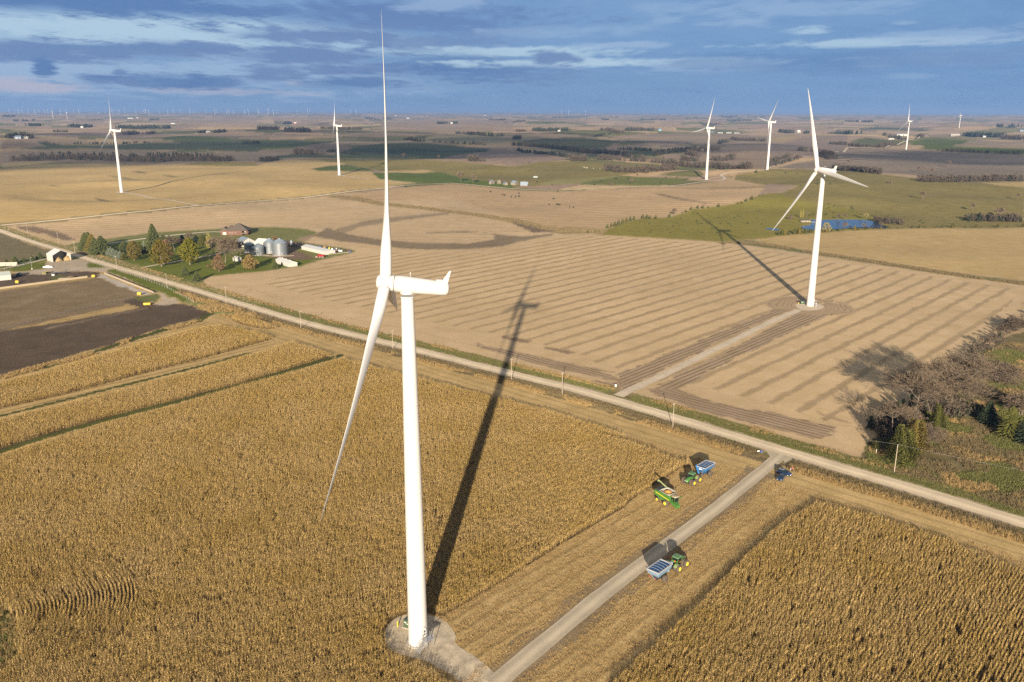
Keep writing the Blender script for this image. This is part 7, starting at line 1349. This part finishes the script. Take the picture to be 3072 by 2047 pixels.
MT += [('A3', 1490, 1180, 72, 'bare_far', M_TWR, 'round grey bare tree on the rim of the green hill'), ('A3', 1065, 850, 38, 'cedar_far', F_SPR, 'cedar in the small green pasture by the track'), ('A3', 1087, 890, 50, 'bare_far', M_TWIG, 'grey bare tree below that pasture cedar'), ('A3', 895, 905, 38, 'shrub_far', M_TWR, 'round bare bush on the pasture near the old barn'), ('A3', 898, 832, 52, 'bare_thin', M_BARK, 'white dead tree before the creek wood'), ('A3', 2237, 783, 34, 'cedar_far', F_SPR, 'lone dark cedar below the half hidden turbine'),
 ('A2', 1878, 880, 100, 'bare_far', M_TWIG, 'bare tree at the green field left of the middle farmstead'), ('A2', 1985, 892, 85, 'bare_far', M_TWIG, 'second bare tree left of the middle farmstead'), ('A2', 1352, 670, 54, 'bare_far', M_TWIG, 'grey bare tree on the shaded hill left of centre'), ('A2', 1667, 672, 38, 'bare_far', M_TWR, 'dark bare tree on the shaded hill crest'), ('A2', 1207, 482, 26, 'bare_far', M_TWR, 'bare tree above the pale mound'), ('A2', 1365, 930, 18, 'shrub_far', F_SPR, 'bush on the upper road near centre'), ('A2', 985, 985, 16, 'shrub_far', F_BRN, 'bush on the verge of the upper road left of the blade'),
 ('A4', 1415, 1022, 85, 'bare_far', M_TWIG, 'lone bare tree on the olive hill with a dark shadow'), ('A4', 1872, 1122, 75, 'bare_far', M_TWIG, 'bare tree on the olive hillside right of the lone one'), ('A4', 2283, 1015, 60, 'bare_far', M_TWIG, 'bare tree near the right edge of the olive hill'), ('A4', 1100, 1182, 26, 'cedar_far', F_SPR, 'left dark cedar above the pond hut'), ('A4', 1155, 1212, 30, 'cedar_far', F_SPR, 'right dark cedar above the pond hut'), ('A4', 1650, 718, 60, 'bare_far', M_TWR, 'reddish bare clump in the brown contour field'), ('A4', 1372, 765, 50, 'bare_far', M_TWR, 'left bare bush low in the contour field'), ('A4', 1500, 792, 66, 'bare_far', M_TWIG, 'grey bare tree low in the contour field'), ('A4', 1430, 760, 44, 'bare_far', M_TWIG, 'small bare tree between two others in the contour field'), ('A4', 730, 702, 48, 'bare_far', M_TWR, 'bare bush left in the contour field'), ('A4', 1648, 812, 36, 'bare_far', M_TWR, 'dark bush below the contour field'), ('A4', 1372, 828, 36, 'bare_far', M_TWR, 'dark bush on the crest right of the pad turbine blade'), ('A4', 455, 885, 38, 'cedar_far', F_SPR, 'dark cedar left of the pad turbine tower'), ('A4', 565, 885, 20, 'cedar_far', F_SPR, 'small cedar right of the pad turbine tower'), ('A4', 1120, 872, 36, 'shrub_far', M_TWIG, 'wide brown bush on the olive hill crest'), ('A4', 2100, 1215, 135, 'bare_far', M_TWIG, 'tall bare tree right of the pond field'), ('A4', 2260, 1218, 80, 'bare_far', M_TWR, 'reddish bare tree at the right edge above the gold field')]
for k, (x, n) in enumerate(((1320, 34), (1385, 34), (1440, 22), (1548, 30), (1595, 36), (1690, 50), (1812, 28), (1905, 34), (1955, 18), (2105, 38), (2195, 18), (2338, 40))): MT.append(('A4', x, 1282-(x-1320)*.012, n, 'cedar_far', F_CED if k % 2 else F_SPR, '%s bushy cedar from the left along the top of the gold field' % ordw(k)))
for k, (x, y, n) in enumerate(((30, 458, 90), (90, 455, 110), (150, 452, 105), (225, 448, 70), (340, 436, 130), (420, 432, 135), (540, 420, 100), (635, 412, 95), (940, 395, 70), (1035, 388, 70), (1170, 376, 55), (1478, 352, 90), (1545, 352, 60), (1680, 343, 40), (1978, 328, 50), (2295, 312, 30))): MT.append(('P2', x, y, n, 'cedar_far', (F_SPR, F_CED, F_CDB)[k % 3], '%s cedar from the left along the near bank of the pond' % ordw(k)))
MT += [('P2', 930, 388, 185, 'willow', F_WIL, 'yellowish willow before the pond, right of the tower'), ('P2', 1275, 345, 145, 'bare_far', M_TWIG, 'grey bare tree in front of the pond centre'), ('P2', 1640, 318, 95, 'bare_far', M_TWIG, 'small grey bare tree in front of the pond, right part'), ('P2', 1985, 300, 100, 'bare_far', M_TWR, 'bare tree at the right tip of the pond'), ('P2', 1165, 150, 110, 'bare_far', M_TWR, 'left reddish bare tree on the far shore of the pond'), ('P2', 1280, 152, 120, 'bare_far', M_TWR, 'right reddish bare tree on the far shore of the pond'), ('P2', 1590, 110, 90, 'bare_far', M_TWR, 'dark bare tree behind the far shore'), ('P2', 1700, 155, 130, 'bare_far', F_WIL, 'olive bare tree at the far right shore'), ('P2', 620, 85, 40, 'shrub_far', F_SPR, 'left dark shrub above the dock'), ('P2', 690, 75, 40, 'shrub_far', F_SPR, 'second dark shrub above the dock'), ('P2', 940, 65, 40, 'shrub_far', F_SPR, 'dark shrub above the far shore right of the tower'), ('P2', 250, 155, 90, 'shrub_far', M_TWR, 'brown brush left of the dock'), ('P2', 2100, 170, 60, 'shrub_far', F_WIL, 'pale brush above the pond hut'),
 ('P2', 440, 130, 150, 'poplar', F_POP, 'left yellow poplar behind the dock'), ('P2', 485, 128, 160, 'poplar', F_POP, 'right yellow poplar behind the dock'), ('P2', 555, 125, 145, 'bare_thin', M_BARK, 'thin bare poplar right of the yellow ones')]
for k, (x, y, n) in enumerate(((310, 610, 115), (430, 600, 95), (500, 600, 80), (740, 600, 150), (800, 605, 110), (940, 620, 100), (1040, 560, 60), (1450, 560, 50), (1740, 530, 60))): MT.append(('H7', x, y, n*3.1 if False else n*1.35, 'bare_far', M_TWR if k % 2 else M_TWIG, '%s bare tree from the left around the middle farmstead' % ordw(k)))
for c, x, y, n, kd, cm, lab in MT:
    p = W(c, x, y); nm = {'cedar_far': 'cedar', 'shrub_far': 'shrub', 'poplar': 'poplar', 'willow': 'willow'}.get(kd, 'bare_tree'); tree(kd, nm, lab, p, hpx(c, p, n), M_BARK, cm, 'trees on the pastures and around the pond')
# woods, hedges and distant groves: masses nobody could count
def grove(name, label, segs, n, hm, kind='mix', wid=.5, far=False):
    """kind: share of evergreens; segs = traced foot line; crowns scattered about it"""
    P = poly(*segs); S = [0]
    for a, b in zip(P[:-1], P[1:]): S.append(S[-1]+max(.1, (b-a).length))
    bare, green = MB(), MB(); gshare = {'green': .95, 'bare': .06, 'mix': .45}[kind]; o = P[0]
    for k in range(n):
        s = random.random()*S[-1]; i = max(j for j in range(len(P)-1) if S[j] <= s); q = P[i].lerp(P[i+1], (s-S[i])/(S[i+1]-S[i])); d = math.hypot(q.x, q.y)
        w = wid*hm*2.2; q = Vector((q.x+random.gauss(0, .6)*hm*.5, q.y+random.uniform(0, w)*1.6, 0)); z = float(terr(q.x, q.y)); h = hm*random.uniform(.55, 1.12); g_ = random.random() < gshare; mb = green if g_ else bare; r = h*random.uniform(.32, .5)*(.75 if g_ else 1.1)
        nl = 44 if far else 70; ls = h*(.17 if g_ else .15)
        for j in range(nl):
            a = random.uniform(0, 6.28); t = random.random(); rr = r*((1-t)**.6 if g_ else math.sin(math.pi*(.12+.8*t))**.6)*random.random()**.45; p = Vector((q.x+rr*math.cos(a), q.y+rr*math.sin(a), z+h*(.08+.92*t)))
            u_ = Vector((random.gauss(0, .5), random.gauss(0, .5), 1)).normalized()*ls*random.uniform(.7, 1.3); v_ = Vector((random.gauss(0, 1), random.gauss(0, 1), random.gauss(0, .3))).normalized()*ls*(.5 if g_ else .35); mb.add([p-u_*.6, p+v_, p+u_, p-v_], [(0, 1, 2, 3)])
        mb.cyl((q.x, q.y, z-.3), (q.x, q.y, z+h*.5), h*.02, h*.012, 4, caps=False)
    mb = MB(); mb.add(bare.v, bare.f, 0); mb.add(green.v, green.f, 1); ob = mb.part(name, [F_FBR, F_FAR]); ob['kind'] = 'stuff'; ob['label'] = label; return ob
GV = [('wood', 'bare brush up the ditch at the right edge above the copse', [('R7', [(1860, 240), (1960, 140), (2080, 50), (2230, -60), (2500, -160)])], 46, 4, 'bare', .8), ('wood', 'brown undergrowth between the trunks of the right copse', [('R7', [(1180, 830), (1400, 700), (1650, 650), (1880, 640)])], 60, 5, 'mix', .9), ('wood', 'long brown leafless wood behind the golden field at left', [('A1', [(70, 712), (300, 712), (600, 700), (900, 705), (1100, 712), (1400, 722), (1600, 705), (2060, 708)])], 300, 11, 'bare', 1.6), ('wood', 'darker back edge of the leafless wood at left', [('A1', [(200, 690), (700, 690), (1100, 690), (1500, 680), (1900, 690)])], 130, 13, 'mix', 1.2), ('wood', 'dark wood strip left of the small green hill', [('A2', [(0, 702), (60, 706), (180, 690)])], 30, 9, 'mix', .8),
 ('wood', 'shaded wood along the creek right of centre', [('A3', [(870, 775), (1000, 790), (1200, 795), (1400, 770), (1500, 760)])], 130, 11, 'bare', 1.0), ('wood', 'bare wood running from the creek toward the track turbine', [('A3', [(780, 675), (1000, 680), (1200, 690), (1400, 705), (1600, 735), (1900, 745), (2200, 748)])], 230, 12, 'bare', 1.0), ('wood', 'long dark wooded creek on the shaded hills', [('A3', [(0, 545), (250, 560), (520, 590), (700, 615), (1000, 640), (1200, 670)])], 260, 12, 'mix', 1.0), ('wood', 'cedar scrub slope below the long wooded creek', [('A3', [(40, 590), (300, 625), (500, 655), (600, 660)])], 120, 8, 'green', 1.0), ('wood', 'silvery bare thicket beside the green patch', [('A3', [(520, 680), (600, 682), (680, 680)])], 26, 12, 'bare', .8),
 ('wood', 'dark hedge rising to the right across the shaded hills', [('A3', [(1300, 640), (1450, 610), (1600, 590), (1680, 575)])], 90, 12, 'mix', .8), ('wood', 'bare wood on the slope left of the track turbine', [('A3', [(1700, 600), (1800, 590), (1900, 575), (1720, 560)])], 60, 12, 'bare', .9), ('wood', 'dark green straight windbreak on the shaded hills', [('A3', [(970, 580), (1120, 582), (1270, 588)])], 70, 9, 'green', .5), ('wood', 'small hedges right of the track turbine tower', [('A3', [(1850, 680), (1980, 672), (2050, 650)])], 40, 11, 'bare', .8), ('wood', 'hedge left of the track turbine foot', [('A3', [(1550, 672), (1620, 678), (1700, 680)])], 30, 10, 'mix', .6), ('wood', 'wood left of the half hidden turbine', [('A3', [(1620, 620), (1700, 640)])], 24, 12, 'bare', .8),
 ('wood', 'hedge on the pale mound crest left of centre', [('A2', [(1350, 500), (1480, 515), (1800, 530), (2100, 545)])], 90, 10, 'mix', .7), ('wood', 'grove above the pale mound', [('A2', [(1810, 440), (1950, 445), (2080, 458), (2260, 460)])], 90, 14, 'mix', 1.0), ('wood', 'small dark hedges left of the pale mound', [('A2', [(1350, 495), (1500, 480), (1550, 475)])], 26, 9, 'mix', .5), ('wood', 'bare trees in the shaded valley left of the second turbine', [('A2', [(340, 635), (450, 640), (545, 645)])], 30, 16, 'bare', .7), ('wood', 'dark cedars on the shaded hill right of the second turbine', [('A2', [(635, 615), (700, 618), (850, 635), (960, 640)])], 26, 8, 'green', .6), ('wood', 'clump of bare trees on the tan crest at centre', [('A2', [(1955, 692), (2050, 695)])], 16, 12, 'bare', .5),
 ('wood', 'cedars dotted along the green shaded hillside at left', [('A1', [(480, 560), (600, 555), (830, 550), (1150, 545), (1400, 540)])], 34, 8, 'green', .5), ('wood', 'dark grove at the left edge around the blue barn', [('A1', [(0, 500), (60, 504), (100, 495), (190, 490), (240, 505)])], 60, 15, 'mix', .8), ('wood', 'round dark grove left of the far left turbine hub', [('A1', [(620, 395), (700, 400), (800, 400)])], 70, 17, 'green', 1.0), ('wood', 'long dark grove behind the far left turbine nacelle', [('A1', [(1060, 405), (1200, 410), (1350, 408), (1530, 408)])], 130, 18, 'green', 1.0), ('wood', 'bare grove right under the far left turbine nacelle', [('A1', [(1090, 462), (1150, 465), (1210, 462)])], 34, 17, 'bare', .8), ('wood', 'small bare grove right of that one', [('A1', [(1250, 460), (1320, 462), (1400, 452)])], 24, 13, 'bare', .8),
 ('wood', 'dark grove at far left below the horizon', [('A1', [(235, 388), (300, 390), (365, 388)])], 36, 16, 'green', .8), ('wood', 'left dark windbreak by the cream barn', [('A1', [(1800, 446), (1870, 444)])], 26, 14, 'green', .7), ('wood', 'right dark windbreak by the cream barn', [('A1', [(1950, 444), (2040, 440)])], 26, 15, 'green', .7), ('wood', 'small far grove above the pale field left', [('A1', [(1360, 325), (1450, 325)])], 22, 15, 'green', .7), ('wood', 'short dark row on the plain left of the second turbine', [('A1', [(2210, 542), (2353, 543)]), ('A2', [(0, 540)])], 30, 10, 'green', .6), ('wood', 'scattered hedge on the shaded plain at left', [('A1', [(465, 445), (520, 443), (600, 442)])], 18, 12, 'mix', .6),
 ('wood', 'grove beside the red barns', [('A2', [(150, 355), (230, 358), (300, 352)])], 50, 20, 'mix', 1.0), ('wood', 'flat hedge right of the red barns', [('A2', [(430, 368), (550, 365), (660, 355)])], 34, 11, 'bare', .6), ('wood', 'pair of dark round groves below the red barns', [('A2', [(250, 430), (300, 432), (360, 434), (470, 432)])], 90, 20, 'mix', 1.1), ('wood', 'dark grove at the left of the round pair', [('A2', [(0, 410), (80, 412), (180, 408)])], 50, 16, 'bare', .8), ('wood', 'grove behind the second turbine tower', [('A2', [(570, 400), (700, 402), (800, 408), (960, 405)])], 60, 15, 'bare', .8), ('wood', 'far grove left of the foremost blade', [('A2', [(985, 298), (1060, 305), (1110, 306)])], 40, 20, 'green', .9), ('wood', 'far grove right of the foremost blade', [('A2', [(1165, 308), (1230, 310)])], 24, 18, 'mix', .8), ('wood', 'left round far grove near centre', [('A2', [(1650, 346), (1720, 348), (1775, 346)])], 44, 18, 'green', .9), ('wood', 'right round far grove near centre', [('A2', [(1800, 345), (1838, 345)])], 20, 17, 'green', .8),
 ('wood', 'far grove right of the pale plain at centre', [('A2', [(2120, 312), (2200, 312), (2280, 312)])], 44, 20, 'mix', .8), ('wood', 'dark grove at centre above the shaded hills', [('A2', [(2280, 338), (2353, 336)]), ('A3', [(0, 336), (110, 318)])], 44, 17, 'mix', .8), ('wood', 'long dark grove with the bright white house', [('A3', [(190, 408), (280, 412), (400, 412), (515, 410)])], 110, 17, 'green', 1.0), ('wood', 'small bare grove left of the white house grove', [('A3', [(25, 418), (110, 416)])], 24, 12, 'bare', .7), ('wood', 'dark grove low at centre left', [('A3', [(0, 488), (70, 485)])], 24, 13, 'mix', .8), ('wood', 'grove row right of centre, left half', [('A3', [(785, 402), (870, 402), (960, 430), (1030, 425)])], 70, 15, 'bare', .9), ('wood', 'grove row right of centre, right half with a tall tree', [('A3', [(1040, 405), (1150, 402), (1240, 402), (1290, 400)])], 60, 17, 'mix', .9), ('wood', 'thin hedge on the plain right of centre', [('A3', [(620, 458), (740, 462), (840, 440), (900, 436)])], 40, 10, 'mix', .6), ('wood', 'far grove left of the track turbine blade', [('A3', [(1170, 300), (1260, 300), (1410, 302)])], 50, 18, 'green', .8), ('wood', 'far grove above it on the plain', [('A3', [(1530, 290), (1600, 292), (1700, 288)])], 30, 16, 'mix', .8), ('wood', 'small far grove at centre', [('A3', [(825, 306), (880, 305)])], 16, 17, 'green', .7), ('wood', 'small far grove left of centre plain', [('A3', [(345, 280), (440, 281), (510, 276)])], 34, 20, 'green', .8), ('wood', 'small far grove beyond the plain centre', [('A3', [(895, 278), (970, 278)])], 20, 20, 'green', .8), ('wood', 'bare grove behind the track turbine hub', [('A3', [(1735, 342), (1840, 345), (1910, 342)])], 34, 16, 'bare', .8),
 ('wood', 'far grove right of the track turbine', [('A3', [(1970, 305), (2080, 308), (2190, 308)])], 44, 18, 'green', .8), ('wood', 'grove line near the horizon right of the track turbine', [('A3', [(1900, 266), (2100, 270), (2353, 266)])], 60, 24, 'green', .8), ('wood', 'hedge left of the half hidden turbine', [('A3', [(2015, 478), (2080, 488), (2160, 490), (2320, 496)])], 60, 13, 'bare', .8), ('wood', 'dark hedge above the wooded slope', [('A3', [(1900, 525), (1990, 500)])], 24, 14, 'mix', .7), ('wood', 'grove behind the upright blade of the pad turbine', [('A4', [(120, 412), (180, 420), (240, 420)])], 50, 19, 'mix', .9), ('wood', 'small dark grove right of the farmhouse behind the blade', [('A4', [(330, 422), (375, 420)])], 16, 15, 'green', .6), ('wood', 'dark grove left of the lane turbine', [('A4', [(660, 420), (750, 425), (860, 422)])], 80, 19, 'green', 1.0), ('wood', 'hedge left of that grove', [('A4', [(545, 420), (640, 420)])], 20, 10, 'mix', .6), ('wood', 'far grove with a white house beyond the pad turbine', [('A4', [(710, 308), (800, 312), (900, 315), (960, 312)])], 60, 19, 'mix', .8),
 ('wood', 'long dark grove on the right above the green field', [('A4', [(1860, 438), (1960, 442), (2080, 446), (2175, 446)])], 130, 20, 'green', 1.0), ('wood', 'dark far grove at the right edge near the horizon', [('A4', [(2140, 352), (2250, 354), (2353, 352)])], 90, 22, 'green', 1.0), ('wood', 'grove by the reddish roofed house', [('A4', [(2190, 462), (2300, 468), (2353, 465)])], 50, 18, 'bare', .9), ('wood', 'bushes around the slanting white shed', [('A4', [(1010, 432), (1075, 436), (1260, 480)])], 30, 13, 'mix', .7), ('wood', 'bush right of the long dark roofed shed', [('A4', [(1385, 450), (1420, 450)])], 14, 15, 'bare', .6), ('wood', 'hedge under the green field left of the lane turbine', [('A4', [(740, 535), (900, 540), (1040, 545), (1150, 520)])], 90, 12, 'bare', .8), ('wood', 'dark bush left of the contour field', [('A4', [(530, 640), (580, 655), (630, 655)])], 40, 15, 'bare', .8), ('wood', 'hedge left of the contour field', [('A4', [(570, 518), (650, 522), (730, 525)])], 34, 11, 'mix', .7), ('wood', 'bush row crossing the tan field behind the blade', [('A4', [(290, 570), (350, 582), (420, 590)])], 40, 11, 'bare', .8), ('wood', 'hedges along the diagonal lane at upper right', [('A4', [(0, 700), (90, 665), (200, 630)])], 44, 9, 'mix', .5), ('wood', 'low hedge below the diagonal lane', [('A4', [(0, 728), (150, 690), (300, 640)])], 44, 8, 'mix', .5),
 ('wood', 'hedge of bare bushes along the top of the olive hill', [('A4', [(630, 745), (720, 762), (800, 762), (900, 775), (1060, 792)])], 90, 10, 'bare', .8), ('wood', 'bare wood along the right top of the olive hill', [('A4', [(1420, 862), (1600, 862), (1800, 858), (1980, 858), (2100, 850), (2353, 845)])], 150, 10, 'bare', .8), ('wood', 'thorny bushes over the green field at upper right', [('A4', [(1560, 578), (1850, 585), (2100, 596), (2353, 602)])], 50, 9, 'bare', .6), ('wood', 'brush along the hollow at the right above the gold field', [('A4', [(1880, 1225), (2050, 1222), (2353, 1225)])], 60, 7, 'mix', .8), ('wood', 'brown brush below the pond shore at right', [('A4', [(1020, 1240), (1120, 1250), (1220, 1255)])], 30, 6, 'bare', .8), ('wood', 'hazy tree line on the left horizon', [('A1', [(0, 268), (300, 272), (700, 262), (1000, 268), (1500, 262), (2000, 268), (2353, 262)])], 170, 24, 'green', 1.5), ('wood', 'hazy tree line on the middle horizon', [('A2', [(0, 262), (500, 260), (1000, 255), (1500, 255), (2353, 250)])], 170, 26, 'green', 1.5), ('wood', 'hazy tree line on the right of the middle horizon', [('A3', [(0, 250), (700, 240), (1400, 236), (2353, 238)])], 170, 28, 'green', 1.5), ('wood', 'hazy tree line on the right horizon', [('A4', [(0, 236), (700, 232), (1500, 230), (2353, 232)])], 150, 28, 'green', 1.5), ('wood', 'left edge far dark grove', [('A1', [(0, 304), (60, 305), (120, 302)])], 40, 22, 'green', .8), ('wood', 'far grove left of the two faint turbines', [('A1', [(110, 340), (200, 342), (290, 336)])], 40, 18, 'green', .8)]
for nm, lab, sg, n, hm, kd, wd in GV:
    grove(nm, lab, sg, int(n*1.5), hm*1.0, kd, wd, n > 100)
# little junipers dotted on the pastures
JN = MB(); random.seed(9)
jun = tree_kind('shrub_far')
k = 0
for c, box, n in (('A3', (880, 1240, 2300, 1340), 46), ('A3', (1500, 1130, 2340, 1260), 34), ('A4', (500, 1060, 800, 1130), 14), ('A4', (560, 1130, 1000, 1180), 10), ('A4', (1250, 1180, 1800, 1250), 14), ('A3', (550, 700, 1200, 780), 12), ('A4', (60, 770, 900, 900), 14)):
    pts = []
    for i in range(n): pts.append((random.uniform(box[0], box[2]), random.uniform(box[1], box[3])))
    pts.sort()
    for i, (x, y) in enumerate(pts):
        if c == 'A3' and y > 1200 and x < 1150-(y-1200)*2.2+80: continue
        p = W(c, x, y); r = tree('shrub_far', 'juniper', 'small dark juniper dotted on the open pasture hillside', p, random.uniform(.8, 2.0), M_BARK, F_SPR, 'small junipers on the pastures', cat='shrub')
# ================================================================ CATTLE
M_COW = mat('black_cattle', (.012, .010, .009), .7); M_CWC = mat('cream_cattle', (.45, .38, .28), .8)
def cow(label, p, rz, m, scale=1., graze=True):
    r = thing('cow', label, 'cow', (p.x, p.y, float(terr(p.x, p.y))), rz, 'cattle on the fields'); hd = .45 if graze else 1.35
    if m.name not in COWM:
        mb = MB(); mb.loft([[(x, w*math.cos(6.283*i/12), z+hh*math.sin(6.283*i/12)) for i in range(12)] for x, w, hh, z in ((-1.05, .12, .15, 1.25), (-.95, .28, .34, 1.12), (-.5, .34, .38, 1.08), (.0, .38, .42, 1.02), (.5, .34, .44, 1.04), (.8, .22, .34, 1.12), (1.1, .14, .22, 1.05), (1.35, .12, .17, .85), (1.5, .13, .16, .62), (1.62, .1, .12, .42), (1.66, .05, .06, .34))])
        for x in (-.75, .6):
            for y in (-.2, .2): mb.cyl((x, y, 1.0), (x+(.06 if x < 0 else 0), y, .5), .12, .07, 8).cyl((x+(.06 if x < 0 else 0), y, .52), (x, y, 0), .065, .06, 8)
        mb.cyl((-1.05, 0, 1.3), (-1.15, 0, .6), .03, .02, 5).box((1.4, .2, .85), (.05, .2, .1)).box((1.4, -.2, .85), (.05, .2, .1)); COWM[m.name] = mb.mesh('body', m)
    o = bpy.data.objects.new('body', COWM[m.name]); COL.objects.link(o); o.parent = r; r.scale = (scale,)*3
COWM = {}
for k, (c, x, y) in enumerate([('A3', *q) for q in ((25, 1019), (57, 987), (57, 1015), (375, 1035), (413, 966), (335, 1089), (408, 1087), (428, 1091), (525, 1111), (558, 1114), (750, 904), (360, 906), (222, 880), (1145, 809), (1405, 836), (1507, 836), (1602, 849), (1355, 883), (1363, 860), (940, 846), (955, 846), (808, 871), (143, 707), (90, 707))]+[('A2', *q) for q in ((2148, 974), (2258, 1001), (2277, 1005), (2340, 1020))]+[('A4', *q) for q in ((152, 785), (260, 790), (613, 853))]+[('P2', *q) for q in ((1395, 308), (1690, 322), (1787, 308), (1842, 328), (1890, 322))]):
    cow('black cow standing loose on the fields of the middle distance', W(c, x, y), random.uniform(0, 6.28), M_COW, 1.35)
for x, y in ((645, 740), (660, 745), (740, 753), (800, 755), (680, 750)): cow('pale cream cow on the olive hillside before the creek wood', W('A3', x, y), random.uniform(0, 6.28), M_CWC, 1.3)
# ================================================================ CLOUD (casts the shade on the middle distance) and HAZE
def cloud(label, cx, cy, cz, lx, ly, lz, seed, dens):
    m = bpy.data.materials.new('cloud_vapour'); m.use_nodes = True; nt = m.node_tree; nt.nodes.clear(); out = nt.nodes.new('ShaderNodeOutputMaterial'); d = nd(nt, 'ShaderNodeBsdfDiffuse'); d.inputs[0].default_value = (.8, .8, .8, 1)
    tr = nt.nodes.new('ShaderNodeBsdfTransparent'); mx = nt.nodes.new('ShaderNodeMixShader'); lw = nt.nodes.new('ShaderNodeLayerWeight'); lw.inputs[0].default_value = .5
    f = mathn(nt, 'MULTIPLY', mathn(nt, 'SUBTRACT', 1., lw.outputs['Facing']), dens); nt.links.new(f, mx.inputs[0]); nt.links.new(tr.outputs[0], mx.inputs[1]); nt.links.new(d.outputs[0], mx.inputs[2]); nt.links.new(mx.outputs[0], out.inputs[0])
    mb = MB(); n = 48; rings = []
    for k in range(17):
        t = -math.pi/2+math.pi*k/16; rings.append([((1+.22*float(vnoise(3*math.cos(6.2832*i/n)+seed, 3*math.sin(6.2832*i/n)+k*.35, seed)))*lx*math.cos(t)**.6*math.cos(6.2832*i/n) if abs(k-8) < 8 else 0, (1+.25*float(vnoise(3*math.cos(6.2832*i/n)+7, 3*math.sin(6.2832*i/n)+k*.3, seed+1)))*ly*math.cos(t)**.6*math.sin(6.2832*i/n) if abs(k-8) < 8 else 0, lz*math.sin(t)*(1+.3*float(vnoise(i*.5, k*.6, seed+2)))) for i in range(n)])
    o = mb.loft(rings, caps=False).part('cloud', m); o.location = (cx, cy, cz); o['kind'] = 'structure'; return o
# shadow falls at y = cloud y + cz / tan(13.6 deg)
CS = 900/math.tan(SUN_EL)
def cloud_over(gx, gy, lx, ly, seed, dens=.62): cloud('', gx-math.tan(_az)*CS, gy-CS, 900, lx, ly, 60, seed, dens)
cloud_over(-1000, 3250, 1700, 1330, 3, .95); cloud_over(100, 2850, 820, 640, 5, .9); cloud_over(2000, 2180, 1150, 270, 9, .75)
def haze():
    m = bpy.data.materials.new('haze_air'); m.use_nodes = True; nt = m.node_tree; nt.nodes.clear(); out = nt.nodes.new('ShaderNodeOutputMaterial'); v = nt.nodes.new('ShaderNodeVolumePrincipled')
    v.inputs['Color'].default_value = (.27, .45, .80, 1); v.inputs['Density'].default_value = 5.6e-5; v.inputs['Anisotropy'].default_value = .1; nt.links.new(v.outputs[0], out.inputs['Volume'])
    o = MB().box((0, 30000, 92), (150000, 190000, 250)).part('haze', m); o['kind'] = 'stuff'; o['label'] = 'thin blue haze of the far distance'
haze()
